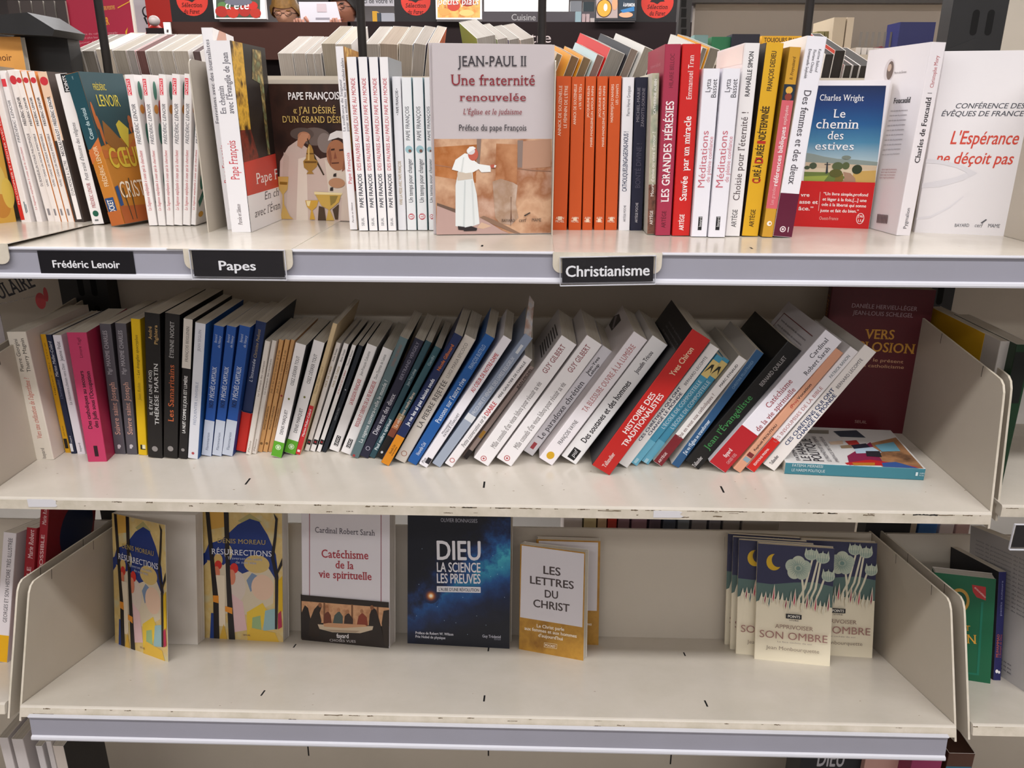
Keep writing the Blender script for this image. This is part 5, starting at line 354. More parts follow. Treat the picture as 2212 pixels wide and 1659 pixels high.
('third copy of the moon and flower book,only a narrow strip showing','five moon and flower books',[0.9764,0.2091,-0.3508],[0.628,-0.0815,-0.0996,-0.7675],0.008,0.108,0.178,('e0d6be','e6dcc4','e6dcc4'),'dfd2b8',0,[('p','f','2e2f4c',[0,1175,1080,1175,1080,1780,0,1780]),('p','f','536b66',[0,979,1080,890,1080,1210,810,1255,540,1228,216,1175,0,1184]),('p','f','536b66',[0,890,65,926,65,1032,0,1032]),('e','f','c9a21c',238,1513,108,125),('e','f','2e2f4c',297,1549,92,107),('p','f','d6d0b8',[657,890,683,890,680,1157,639,1388,616,1388,648,1157]),('p','f','d6d0b8',[549,890,575,890,702,1157,791,1602,767,1602,670,1157]),('p','f','d6d0b8',[635,890,661,890,788,1157,877,1638,853,1638,756,1157]),('p','f','d6d0b8',[797,890,823,890,923,1157,985,1388,961,1388,891,1157]),('p','f','d6d0b8',[721,890,747,890,853,1157,920,1691,896,1691,821,1157]),('e','f','aab5a5',671,1475,95,103),('e','f','b9c0ad',585,1534,95,103),('e','f','aab5a5',496,1478,95,103),('e','f','b9c0ad',528,1384,95,103),('e','f','aab5a5',636,1382,95,103),('p','f','7f968c',[637,1456,637,1445,740,1451]),('p','f','7f968c',[633,1469,637,1459,733,1492]),('p','f','7f968c',[625,1480,632,1471,715,1530]),('p','f','7f968c',[614,1489,623,1482,686,1561]),('p','f','7f968c',[600,1495,612,1491,648,1583]),('p','f','7f968c',[584,1497,597,1496,605,1595]),('p','f','7f968c',[569,1496,582,1497,561,1595]),('p','f','7f968c',[555,1491,567,1495,518,1583]),('p','f','7f968c',[543,1482,553,1489,481,1561]),('p','f','7f968c',[534,1471,541,1480,451,1530]),('p','f','7f968c',[530,1459,533,1469,433,1492]),('p','f','7f968c',[529,1445,529,1456,427,1451]),('p','f','7f968c',[533,1433,530,1443,433,1410]),('p','f','7f968c',[541,1421,534,1430,451,1372]),('p','f','7f968c',[553,1412,543,1419,481,1340]),('p','f','7f968c',[567,1406,555,1411,518,1318]),('p','f','7f968c',[582,1404,569,1406,561,1306]),('p','f','7f968c',[597,1406,584,1404,605,1306]),('p','f','7f968c',[612,1411,600,1406,648,1318]),('p','f','7f968c',[623,1419,614,1412,686,1340]),('p','f','7f968c',[632,1430,625,1421,715,1372]),('p','f','7f968c',[637,1443,633,1433,733,1410]),('e','f','6f8a82',583,1451,32,32),('e','f','aab5a5',756,1664,92,80),('p','f','b9c0ad',[662,1664,728,1664,683,1771]),('p','f','b9c0ad',[723,1664,789,1664,756,1771]),('p','f','b9c0ad',[784,1664,850,1664,829,1771]),('p','f','7f968c',[696,1623,706,1623,683,1744]),('p','f','7f968c',[723,1613,734,1613,719,1744]),('p','f','7f968c',[751,1602,761,1602,756,1744]),('p','f','7f968c',[778,1613,789,1613,793,1744]),('p','f','7f968c',[806,1623,816,1623,829,1744]),('e','f','aab5a5',918,1629,97,80),('p','f','b9c0ad',[819,1629,889,1629,840,1744]),('p','f','b9c0ad',[883,1629,953,1629,918,1744]),('p','f','b9c0ad',[947,1629,1017,1629,996,1744]),('p','f','7f968c',[854,1588,865,1588,840,1709]),('p','f','7f968c',[883,1577,894,1577,879,1709]),('p','f','7f968c',[913,1566,923,1566,918,1709]),('p','f','7f968c',[942,1577,953,1577,957,1709]),('p','f','7f968c',[971,1588,982,1588,996,1709]),('e','f','aab5a5',1004,1362,92,80),('p','f','b9c0ad',[911,1362,977,1362,931,1477]),('p','f','b9c0ad',[971,1362,1037,1362,1004,1477]),('p','f','b9c0ad',[1032,1362,1098,1362,1078,1477]),('p','f','7f968c',[944,1321,955,1321,931,1442]),('p','f','7f968c',[971,1310,982,1310,968,1442]),('p','f','7f968c',[999,1299,1010,1299,1004,1442]),('p','f','7f968c',[1027,1310,1037,1310,1041,1442]),('p','f','7f968c',[1054,1321,1065,1321,1078,1442]),('p','f','e0d8c4',[41,915,65,835,93,951,78,1053]),('p','f','d6d0b8',[56,915,67,862,80,951,73,1024]),('p','f','e0d8c4',[100,926,124,846,152,962,137,1070]),('p','f','8a2f44',[116,926,126,873,139,962,133,1040]),('p','f','e0d8c4',[160,885,184,804,212,920,197,1059]),('p','f','536b66',[175,885,186,831,199,920,192,1025]),('p','f','e0d8c4',[219,969,243,889,271,1005,256,1194]),('p','f','b8465a',[234,969,245,916,258,1005,252,1152]),('p','f','e0d8c4',[279,947,302,866,330,982,315,1099]),('p','f','d6d0b8',[294,947,305,893,318,982,311,1068]),('p','f','e0d8c4',[338,916,362,836,390,952,375,1075]),('p','f','d6d0b8',[353,916,364,863,377,952,370,1043]),('p','f','e0d8c4',[397,871,421,791,449,906,434,1009]),('p','f','8a2f44',[413,871,423,817,436,906,430,980]),('p','f','e0d8c4',[457,869,481,789,509,905,494,1109]),('p','f','536b66',[472,869,483,816,496,905,489,1065]),('p','f','e0d8c4',[516,928,540,848,568,964,553,1153]),('p','f','b8465a',[531,928,542,875,555,964,549,1112]),('p','f','e0d8c4',[576,919,599,839,627,955,612,1068]),('p','f','d6d0b8',[591,919,602,866,615,955,608,1037]),('p','f','e0d8c4',[635,860,659,780,687,896,672,1063]),('p','f','d6d0b8',[650,860,661,807,674,896,667,1025]),('p','f','e0d8c4',[694,899,718,819,746,935,731,1130]),('p','f','8a2f44',[710,899,720,846,733,935,727,1087]),('p','f','e0d8c4',[754,909,778,829,806,944,791,1044]),('p','f','536b66',[769,909,780,855,793,944,786,1016]),('p','f','e0d8c4',[813,873,837,793,865,909,850,1081]),('p','f','b8465a',[828,873,839,820,852,909,846,1042]),('p','f','e0d8c4',[873,856,896,776,924,892,909,1003]),('p','f','d6d0b8',[888,856,899,803,912,892,905,973]),('p','f','e0d8c4',[932,846,956,766,984,882,969,982]),('p','f','d6d0b8',[947,846,958,793,971,882,964,954]),('p','f','e0d8c4',[991,889,1015,809,1043,925,1028,1122]),('p','f','8a2f44',[1007,889,1017,836,1030,925,1024,1079]),('p','f','17181f',[432,685,653,685,653,756,432,756]),('t','f','POINTS','b','e8e4da',459,701,0.0,173,392),('t','f','VIVRE','s','77706a',475,650,0.0,140,249),('t','f','APPRIVOISER','s','8f7468',281,525,0.0,540,605),('t','f','SON OMBRE','l','9a6f68',65,365,0.0,961,1104),('t','f','La face cachée de soi','s','a09488',324,311,0.0,486,231),('t','f','Jean Monbourquette','s','8f8072',162,196,0.0,756,534),('p','s','1a1a22',[20,1500,80,1500,80,1720,20,1720])],0),
('rearmost copy of the moon and flower book,only a narrow strip showing','five moon and flower books',[0.9726,0.2269,-0.3555],[0.6305,-0.0818,-0.0993,-0.7655],0.008,0.108,0.178,('e0d6be','e6dcc4','e6dcc4'),'dfd2b8',0,[('p','f','2e2f4c',[0,1175,1080,1175,1080,1780,0,1780]),('p','f','536b66',[0,979,1080,890,1080,1210,810,1255,540,1228,216,1175,0,1184]),('p','f','536b66',[0,890,65,926,65,1032,0,1032]),('e','f','c9a21c',238,1513,108,125),('e','f','2e2f4c',297,1549,92,107),('p','f','d6d0b8',[657,890,683,890,680,1157,639,1388,616,1388,648,1157]),('p','f','d6d0b8',[549,890,575,890,702,1157,791,1602,767,1602,670,1157]),('p','f','d6d0b8',[635,890,661,890,788,1157,877,1638,853,1638,756,1157]),('p','f','d6d0b8',[797,890,823,890,923,1157,985,1388,961,1388,891,1157]),('p','f','d6d0b8',[721,890,747,890,853,1157,920,1691,896,1691,821,1157]),('e','f','aab5a5',671,1475,95,103),('e','f','b9c0ad',585,1534,95,103),('e','f','aab5a5',496,1478,95,103),('e','f','b9c0ad',528,1384,95,103),('e','f','aab5a5',636,1382,95,103),('p','f','7f968c',[637,1456,637,1445,740,1451]),('p','f','7f968c',[633,1469,637,1459,733,1492]),('p','f','7f968c',[625,1480,632,1471,715,1530]),('p','f','7f968c',[614,1489,623,1482,686,1561]),('p','f','7f968c',[600,1495,612,1491,648,1583]),('p','f','7f968c',[584,1497,597,1496,605,1595]),('p','f','7f968c',[569,1496,582,1497,561,1595]),('p','f','7f968c',[555,1491,567,1495,518,1583]),('p','f','7f968c',[543,1482,553,1489,481,1561]),('p','f','7f968c',[534,1471,541,1480,451,1530]),('p','f','7f968c',[530,1459,533,1469,433,1492]),('p','f','7f968c',[529,1445,529,1456,427,1451]),('p','f','7f968c',[533,1433,530,1443,433,1410]),('p','f','7f968c',[541,1421,534,1430,451,1372]),('p','f','7f968c',[553,1412,543,1419,481,1340]),('p','f','7f968c',[567,1406,555,1411,518,1318]),('p','f','7f968c',[582,1404,569,1406,561,1306]),('p','f','7f968c',[597,1406,584,1404,605,1306]),('p','f','7f968c',[612,1411,600,1406,648,1318]),('p','f','7f968c',[623,1419,614,1412,686,1340]),('p','f','7f968c',[632,1430,625,1421,715,1372]),('p','f','7f968c',[637,1443,633,1433,733,1410]),('e','f','6f8a82',583,1451,32,32),('e','f','aab5a5',756,1664,92,80),('p','f','b9c0ad',[662,1664,728,1664,683,1771]),('p','f','b9c0ad',[723,1664,789,1664,756,1771]),('p','f','b9c0ad',[784,1664,850,1664,829,1771]),('p','f','7f968c',[696,1623,706,1623,683,1744]),('p','f','7f968c',[723,1613,734,1613,719,1744]),('p','f','7f968c',[751,1602,761,1602,756,1744]),('p','f','7f968c',[778,1613,789,1613,793,1744]),('p','f','7f968c',[806,1623,816,1623,829,1744]),('e','f','aab5a5',918,1629,97,80),('p','f','b9c0ad',[819,1629,889,1629,840,1744]),('p','f','b9c0ad',[883,1629,953,1629,918,1744]),('p','f','b9c0ad',[947,1629,1017,1629,996,1744]),('p','f','7f968c',[854,1588,865,1588,840,1709]),('p','f','7f968c',[883,1577,894,1577,879,1709]),('p','f','7f968c',[913,1566,923,1566,918,1709]),('p','f','7f968c',[942,1577,953,1577,957,1709]),('p','f','7f968c',[971,1588,982,1588,996,1709]),('e','f','aab5a5',1004,1362,92,80),('p','f','b9c0ad',[911,1362,977,1362,931,1477]),('p','f','b9c0ad',[971,1362,1037,1362,1004,1477]),('p','f','b9c0ad',[1032,1362,1098,1362,1078,1477]),('p','f','7f968c',[944,1321,955,1321,931,1442]),('p','f','7f968c',[971,1310,982,1310,968,1442]),('p','f','7f968c',[999,1299,1010,1299,1004,1442]),('p','f','7f968c',[1027,1310,1037,1310,1041,1442]),('p','f','7f968c',[1054,1321,1065,1321,1078,1442]),('p','f','e0d8c4',[41,915,65,835,93,951,78,1053]),('p','f','d6d0b8',[56,915,67,862,80,951,73,1024]),('p','f','e0d8c4',[100,926,124,846,152,962,137,1070]),('p','f','8a2f44',[116,926,126,873,139,962,133,1040]),('p','f','e0d8c4',[160,885,184,804,212,920,197,1059]),('p','f','536b66',[175,885,186,831,199,920,192,1025]),('p','f','e0d8c4',[219,969,243,889,271,1005,256,1194]),('p','f','b8465a',[234,969,245,916,258,1005,252,1152]),('p','f','e0d8c4',[279,947,302,866,330,982,315,1099]),('p','f','d6d0b8',[294,947,305,893,318,982,311,1068]),('p','f','e0d8c4',[338,916,362,836,390,952,375,1075]),('p','f','d6d0b8',[353,916,364,863,377,952,370,1043]),('p','f','e0d8c4',[397,871,421,791,449,906,434,1009]),('p','f','8a2f44',[413,871,423,817,436,906,430,980]),('p','f','e0d8c4',[457,869,481,789,509,905,494,1109]),('p','f','536b66',[472,869,483,816,496,905,489,1065]),('p','f','e0d8c4',[516,928,540,848,568,964,553,1153]),('p','f','b8465a',[531,928,542,875,555,964,549,1112]),('p','f','e0d8c4',[576,919,599,839,627,955,612,1068]),('p','f','d6d0b8',[591,919,602,866,615,955,608,1037]),('p','f','e0d8c4',[635,860,659,780,687,896,672,1063]),('p','f','d6d0b8',[650,860,661,807,674,896,667,1025]),('p','f','e0d8c4',[694,899,718,819,746,935,731,1130]),('p','f','8a2f44',[710,899,720,846,733,935,727,1087]),('p','f','e0d8c4',[754,909,778,829,806,944,791,1044]),('p','f','536b66',[769,909,780,855,793,944,786,1016]),('p','f','e0d8c4',[813,873,837,793,865,909,850,1081]),('p','f','b8465a',[828,873,839,820,852,909,846,1042]),('p','f','e0d8c4',[873,856,896,776,924,892,909,1003]),('p','f','d6d0b8',[888,856,899,803,912,892,905,973]),('p','f','e0d8c4',[932,846,956,766,984,882,969,982]),('p','f','d6d0b8',[947,846,958,793,971,882,964,954]),('p','f','e0d8c4',[991,889,1015,809,1043,925,1028,1122]),('p','f','8a2f44',[1007,889,1017,836,1030,925,1024,1079]),('p','f','17181f',[432,685,653,685,653,756,432,756]),('t','f','POINTS','b','e8e4da',459,701,0.0,173,392),('t','f','VIVRE','s','77706a',475,650,0.0,140,249),('t','f','APPRIVOISER','s','8f7468',281,525,0.0,540,605),('t','f','SON OMBRE','l','9a6f68',65,365,0.0,961,1104),('t','f','La face cachée de soi','s','a09488',324,311,0.0,486,231),('t','f','Jean Monbourquette','s','8f8072',162,196,0.0,756,534),('p','s','1a1a22',[20,1500,80,1500,80,1720,20,1720])],0),
('right-hand copy of the moon and flower book,standing beside the side panel','five moon and flower books',[1.079,0.2022,-0.3489],[0.6602,-0.0857,-0.096,-0.74],0.0125,0.108,0.178,('e0d6be','e6dcc4','e6dcc4'),'dfd2b8',0,[('p','f','2e2f4c',[0,1175,1080,1175,1080,1780,0,1780]),('p','f','536b66',[0,979,1080,890,1080,1210,810,1255,540,1228,216,1175,0,1184]),('p','f','536b66',[0,890,65,926,65,1032,0,1032]),('e','f','c9a21c',238,1513,108,125),('e','f','2e2f4c',297,1549,92,107),('p','f','d6d0b8',[657,890,683,890,680,1157,639,1388,616,1388,648,1157]),('p','f','d6d0b8',[549,890,575,890,702,1157,791,1602,767,1602,670,1157]),('p','f','d6d0b8',[635,890,661,890,788,1157,877,1638,853,1638,756,1157]),('p','f','d6d0b8',[797,890,823,890,923,1157,985,1388,961,1388,891,1157]),('p','f','d6d0b8',[721,890,747,890,853,1157,920,1691,896,1691,821,1157]),('e','f','aab5a5',671,1475,95,103),('e','f','b9c0ad',585,1534,95,103),('e','f','aab5a5',496,1478,95,103),('e','f','b9c0ad',528,1384,95,103),('e','f','aab5a5',636,1382,95,103),('p','f','7f968c',[637,1456,637,1445,740,1451]),('p','f','7f968c',[633,1469,637,1459,733,1492]),('p','f','7f968c',[625,1480,632,1471,715,1530]),('p','f','7f968c',[614,1489,623,1482,686,1561]),('p','f','7f968c',[600,1495,612,1491,648,1583]),('p','f','7f968c',[584,1497,597,1496,605,1595]),('p','f','7f968c',[569,1496,582,1497,561,1595]),('p','f','7f968c',[555,1491,567,1495,518,1583]),('p','f','7f968c',[543,1482,553,1489,481,1561]),('p','f','7f968c',[534,1471,541,1480,451,1530]),('p','f','7f968c',[530,1459,533,1469,433,1492]),('p','f','7f968c',[529,1445,529,1456,427,1451]),('p','f','7f968c',[533,1433,530,1443,433,1410]),('p','f','7f968c',[541,1421,534,1430,451,1372]),('p','f','7f968c',[553,1412,543,1419,481,1340]),('p','f','7f968c',[567,1406,555,1411,518,1318]),('p','f','7f968c',[582,1404,569,1406,561,1306]),('p','f','7f968c',[597,1406,584,1404,605,1306]),('p','f','7f968c',[612,1411,600,1406,648,1318]),('p','f','7f968c',[623,1419,614,1412,686,1340]),('p','f','7f968c',[632,1430,625,1421,715,1372]),('p','f','7f968c',[637,1443,633,1433,733,1410]),('e','f','6f8a82',583,1451,32,32),('e','f','aab5a5',756,1664,92,80),('p','f','b9c0ad',[662,1664,728,1664,683,1771]),('p','f','b9c0ad',[723,1664,789,1664,756,1771]),('p','f','b9c0ad',[784,1664,850,1664,829,1771]),('p','f','7f968c',[696,1623,706,1623,683,1744]),('p','f','7f968c',[723,1613,734,1613,719,1744]),('p','f','7f968c',[751,1602,761,1602,756,1744]),('p','f','7f968c',[778,1613,789,1613,793,1744]),('p','f','7f968c',[806,1623,816,1623,829,1744]),('e','f','aab5a5',918,1629,97,80),('p','f','b9c0ad',[819,1629,889,1629,840,1744]),('p','f','b9c0ad',[883,1629,953,1629,918,1744]),('p','f','b9c0ad',[947,1629,1017,1629,996,1744]),('p','f','7f968c',[854,1588,865,1588,840,1709]),('p','f','7f968c',[883,1577,894,1577,879,1709]),('p','f','7f968c',[913,1566,923,1566,918,1709]),('p','f','7f968c',[942,1577,953,1577,957,1709]),('p','f','7f968c',[971,1588,982,1588,996,1709]),('e','f','aab5a5',1004,1362,92,80),('p','f','b9c0ad',[911,1362,977,1362,931,1477]),('p','f','b9c0ad',[971,1362,1037,1362,1004,1477]),('p','f','b9c0ad',[1032,1362,1098,1362,1078,1477]),('p','f','7f968c',[944,1321,955,1321,931,1442]),('p','f','7f968c',[971,1310,982,1310,968,1442]),('p','f','7f968c',[999,1299,1010,1299,1004,1442]),('p','f','7f968c',[1027,1310,1037,1310,1041,1442]),('p','f','7f968c',[1054,1321,1065,1321,1078,1442]),('p','f','e0d8c4',[41,915,65,835,93,951,78,1053]),('p','f','d6d0b8',[56,915,67,862,80,951,73,1024]),('p','f','e0d8c4',[100,926,124,846,152,962,137,1070]),('p','f','8a2f44',[116,926,126,873,139,962,133,1040]),('p','f','e0d8c4',[160,885,184,804,212,920,197,1059]),('p','f','536b66',[175,885,186,831,199,920,192,1025]),('p','f','e0d8c4',[219,969,243,889,271,1005,256,1194]),('p','f','b8465a',[234,969,245,916,258,1005,252,1152]),('p','f','e0d8c4',[279,947,302,866,330,982,315,1099]),('p','f','d6d0b8',[294,947,305,893,318,982,311,1068]),('p','f','e0d8c4',[338,916,362,836,390,952,375,1075]),('p','f','d6d0b8',[353,916,364,863,377,952,370,1043]),('p','f','e0d8c4',[397,871,421,791,449,906,434,1009]),('p','f','8a2f44',[413,871,423,817,436,906,430,980]),('p','f','e0d8c4',[457,869,481,789,509,905,494,1109]),('p','f','536b66',[472,869,483,816,496,905,489,1065]),('p','f','e0d8c4',[516,928,540,848,568,964,553,1153]),('p','f','b8465a',[531,928,542,875,555,964,549,1112]),('p','f','e0d8c4',[576,919,599,839,627,955,612,1068]),('p','f','d6d0b8',[591,919,602,866,615,955,608,1037]),('p','f','e0d8c4',[635,860,659,780,687,896,672,1063]),('p','f','d6d0b8',[650,860,661,807,674,896,667,1025]),('p','f','e0d8c4',[694,899,718,819,746,935,731,1130]),('p','f','8a2f44',[710,899,720,846,733,935,727,1087]),('p','f','e0d8c4',[754,909,778,829,806,944,791,1044]),('p','f','536b66',[769,909,780,855,793,944,786,1016]),('p','f','e0d8c4',[813,873,837,793,865,909,850,1081]),('p','f','b8465a',[828,873,839,820,852,909,846,1042]),('p','f','e0d8c4',[873,856,896,776,924,892,909,1003]),('p','f','d6d0b8',[888,856,899,803,912,892,905,973]),('p','f','e0d8c4',[932,846,956,766,984,882,969,982]),('p','f','d6d0b8',[947,846,958,793,971,882,964,954]),('p','f','e0d8c4',[991,889,1015,809,1043,925,1028,1122]),('p','f','8a2f44',[1007,889,1017,836,1030,925,1024,1079]),('p','f','17181f',[432,685,653,685,653,756,432,756]),('t','f','POINTS','b','e8e4da',459,701,0.0,173,392),('t','f','VIVRE','s','77706a',475,650,0.0,140,249),('t','f','APPRIVOISER','s','8f7468',281,525,0.0,540,605),('t','f','SON OMBRE','l','9a6f68',65,365,0.0,961,1104),('t','f','La face cachée de soi','s','a09488',324,311,0.0,486,231),('t','f','Jean Monbourquette','s','8f8072',162,196,0.0,756,534),('p','s','1a1a22',[20,1500,80,1500,80,1720,20,1720])],0),
('green face-out book with a gold medallion in the next bay',0,[1.2547,0.1525,-0.3358],[0.566,-0.0734,-0.1056,-0.8143],0.03,0.0771,0.1516,('0d5a3a',0,0),'d6d2cc',0,[('e','f','b58a3a',333,1149,127,175),('e','f','0d4a34',333,1149,92,128),('p','f','a82a2c',[479,1398,651,1387,660,1194,544,1225,495,1299]),('t','f','ÉDITION DE RÉFÉRENCE','s','e8d0c8',509,1355,-43.1,189,200),('t','f','SAINT','r','d0902c',195,714,2.1,292,746),('t','f','CORAN','r','d9a03a',8,506,4.3,569,1299),('p','f','0f6a52',[604,1166,633,1170,625,110,596,111]),('p','f','0f6a52',[174,113,624,123,625,96,175,86])],0),
('navy book with orange spine title in the next bay',0,[1.3274,0.1109,-0.3248],[0.9917,-0.1287,-0.0017,0.0002],0.011,0.13,0.1585,('232458',0,'14141f'),'d9d2c6',0,[('t','s','MUHAMMAD','r','c0603c',55,336,90.0,339,331),('t','s',"L'Envoyé de Dieu",'i','a0503c',91,336,90.0,339,287),('t','s','petits auteurs','s','8a8cb0',68,947,90.0,509,264),('e','s','e8e4e4',44,132,20,27),('e','s','e8e4e4',77,119,15,21)],0),
('white book angled away at right edge,its text-covered back cover showing',0,[1.3502,0.069,-0.3137],[0.9909,-0.1284,-0.0002,0.0393],0.0157,0.14,0.2015,('dcd8d8',0,'b9b5b4'),'d9d2c6',0,[('t','b','texte de présentation du livre','s','77757a',140,1814,0.0,1120,242),('t','b','texte de présentation du livre','s','77757a',140,1753,0.0,1120,242),('t','b','texte de présentation du livre','s','77757a',140,1693,0.0,1120,242),('t','b','texte de présentation du livre','s','77757a',140,1632,0.0,1120,242),('t','b','texte de présentation du livre','s','77757a',140,1572,0.0,1120,242),('t','b','texte de présentation du livre','s','77757a',140,1511,0.0,1120,242),('t','b','texte de présentation du livre','s','77757a',140,1451,0.0,1120,242),('t','b','texte de présentation du livre','s','77757a',140,1391,0.0,1120,242),('t','b','texte de présentation du livre','s','77757a',140,1330,0.0,1120,242),('t','b','texte de présentation du livre','s','77757a',140,1270,0.0,1120,242),('t','b','texte de présentation du livre','s','77757a',140,1209,0.0,1120,242),('t','b','texte de présentation du livre','s','77757a',140,1149,0.0,1120,242),('t','b','texte de présentation du livre','s','77757a',140,1088,0.0,1120,242),('t','b','texte de présentation du livre','s','77757a',140,1028,0.0,1120,242),('t','b','adresse','s','66646a',420,242,0.0,630,282),('t','b','adresse','s','66646a',420,181,0.0,630,282),('t','b','adresse','s','66646a',420,121,0.0,630,282)],0),
('white spine with a yellow foot in the left bay',0,[-0.1202,0.1025,-0.3206],[0.9903,-0.1285,0.0521,-0.0068],0.0189,0.13,0.1935,('dcd4d6',0,0),'d9d2c6',0,[('p','s','d9a30c',[0,3,189,3,189,405,0,405]),('t','s','GEORGES ET SON HISTOIRE TRÈS ILLUSTRÉE','s','4a4648',142,601,90.0,1257,568)],0),
('first red spine with white handwriting in the left bay',0,[-0.0898,0.11,-0.323],[0.9905,-0.1285,0.0475,-0.0062],0.0148,0.12,0.1992,('8f1a24',0,0),'d9d2c6',0,[('t','s','Marie Robert','i','e8d0d0',115,1533,90.0,432,668),('t','s','POSSIBLE','b','d8b0b0',104,885,90.0,523,593)],0),
('second,taller red spine with white handwriting in the left bay',0,[-0.0752,0.1153,-0.3247],[0.9905,-0.1285,0.0492,-0.0064],0.0125,0.13,0.2278,('9a1c28','7a1420',0),'d9d2c6',0,[('t','s','Marie Robert','i','e8d0d0',97,2026,90.0,335,564),('t','s','POSSIBLE','b','d8b0b0',88,1355,90.0,524,501),('e','f','1a2444',780,1777,455,456)],0),
('white face-out book with heavy black capitals at far left',0,[-0.1699,0.0623,0.0],[0.8732,0.0,0.0,-0.4874],0.012,0.16,0.25,('a8a0a2',0,0),'d9d2c6',0,[('t','f','PULAIRE','R','17151a',1566,2096,17.5,515,1895),('e','f','9a2a2c',2078,2051,58,110),('e','f','9a2a2c',2149,2130,26,97),('t','f',"petite ligne d'auteur",'s','77706f',1568,2047,8.5,473,238)],0),
('first from the left of ten page-edge books beyond the first divider','page-edge books of the row facing the other aisle',[0.0216,0.5161,0.35],[0.0,0.0,-0.1305,0.9914],0.0121,0.12,0.2092,('d5cfcc',0,0),'8c867e',0,[],0),  # page greys of this far row hold the shade on whitish fore-edges
('second from the left of ten page-edge books beyond the first divider','page-edge books of the row facing the other aisle',[0.0399,0.5161,0.35],[0.0,0.0,-0.1305,0.9914],0.0173,0.12,0.2093,('d5cfcc',0,0),'8c867e',0,[],0),
('third from the left of ten page-edge books beyond the first divider','page-edge books of the row facing the other aisle',[0.0651,0.5167,0.3502],[0.0,0.0,-0.1305,0.9914],0.023,0.12,0.2116,('d5cfcc',0,0),'d9cdbd',0,[],0),
('fourth from the left of ten page-edge books beyond the first divider','page-edge books of the row facing the other aisle',[0.0847,0.5163,0.3501],[0.0,0.0,-0.1305,0.9914],0.0185,0.12,0.21,('d5cfcc',0,0),'a39b90',0,[],0),
('fifth from the left of ten page-edge books beyond the first divider','page-edge books of the row facing the other aisle',[0.0974,0.5163,0.3501],[0.0,0.0,-0.1305,0.9914],0.0115,0.12,0.21,('d3a3a8',0,0),'9a9490',0,[],0),
('sixth from the left of ten page-edge books beyond the first divider','page-edge books of the row facing the other aisle',[0.1124,0.5161,0.3501],[0.0,0.0,-0.1305,0.9914],0.0134,0.12,0.2095,('d5cfcc',0,0),'6a4a48',0,[],0),
('seventh from the left of ten page-edge books beyond the first divider','page-edge books of the row facing the other aisle',[0.1307,0.5161,0.3501],[0.0,0.0,-0.1305,0.9914],0.0166,0.12,0.2095,('d5cfcc',0,0),'a39c95',0,[],0),
('eighth from the left of ten page-edge books beyond the first divider','page-edge books of the row facing the other aisle',[0.1509,0.5162,0.3501],[0.0,0.0,-0.1305,0.9914],0.0191,0.12,0.2096,('d5cfcc',0,0),'a79f95',0,[],0),
('ninth from the left of ten page-edge books beyond the first divider','page-edge books of the row facing the other aisle',[0.1731,0.5162,0.3501],[0.0,0.0,-0.1305,0.9914],0.021,0.12,0.2096,('d5cfcc',0,0),'aaa298',0,[],0),
('tenth from the left of ten page-edge books beyond the first divider','page-edge books of the row facing the other aisle',[0.1904,0.516,0.35],[0.0,0.0,-0.1305,0.9914],0.0114,0.12,0.2091,('d5cfcc',0,0),'5a4a4a',0,[],0),
('first of four lower page-edge books behind the dark photo cover','page-edge books of the row facing the other aisle',[0.3198,0.5155,0.3499],[0.0,0.0,-0.1305,0.9914],0.0202,0.12,0.2072,('c9c5c2',0,0),'aaa29a',0,[],0),
('second of four lower page-edge books behind the dark photo cover','page-edge books of the row facing the other aisle',[0.3381,0.5156,0.3499],[0.0,0.0,-0.1305,0.9914],0.0171,0.12,0.2072,('c9c5c2',0,0),'a8a098',0,[],0),
('third of four lower page-edge books behind the dark photo cover','page-edge books of the row facing the other aisle',[0.3494,0.5154,0.3499],[0.0,0.0,-0.1305,0.9914],0.0101,0.12,0.2067,('c9c5c2',0,0),'a49c94',0,[],0),
('fourth of four lower page-edge books behind the dark photo cover','page-edge books of the row facing the other aisle',[0.3598,0.5154,0.3499],[0.0,0.0,-0.1305,0.9914],0.0095,0.12,0.2068,('c9c5c2',0,0),'a49c94',0,[],0),
('first of seven taller page-edge books around the second dark post','page-edge books of the row facing the other aisle',[0.3818,0.5284,0.3533],[0.0,0.0,-0.1305,0.9914],0.0201,0.13,0.2195,('d5cfcc',0,0),'9c9282',0,[],0),
('second of seven taller page-edge books around the second dark post','page-edge books of the row facing the other aisle',[0.4037,0.5282,0.3533],[0.0,0.0,-0.1305,0.9914],0.0207,0.13,0.219,('cfc8c2',0,0),'b5aca0',0,[],0),
('third of seven taller page-edge books around the second dark post','page-edge books of the row facing the other aisle',[0.4413,0.5283,0.3533],[0.0,0.0,-0.1305,0.9914],0.0188,0.13,0.2191,('d5cfcc',0,0),'a49c94',0,[],0),
('fourth of seven taller page-edge books around the second dark post','page-edge books of the row facing the other aisle',[0.4567,0.5281,0.3533],[0.0034,-0.026,0.1305,-0.9911],0.025,0.13,0.2188,('e0d2b8',0,0),'98897a',0,[],0),
('fifth of seven taller page-edge books around the second dark post','page-edge books of the row facing the other aisle',[0.4665,0.528,0.3532],[0.0068,-0.0519,0.1303,-0.9901],0.0187,0.13,0.2193,('d5cfcc',0,0),'9a9084',0,[],0),
('sixth of seven taller page-edge books around the second dark post','page-edge books of the row facing the other aisle',[0.4734,0.528,0.3532],[0.0102,-0.0778,0.1301,-0.9884],0.0167,0.13,0.2208,('5a7aa0',0,0),'968e86',0,[],0),
('seventh of seven taller page-edge books around the second dark post','page-edge books of the row facing the other aisle',[0.4863,0.528,0.3532],[0.0114,-0.0864,0.13,-0.9877],0.0142,0.13,0.2215,('c8603a',0,0),'a89c90',0,[],0),
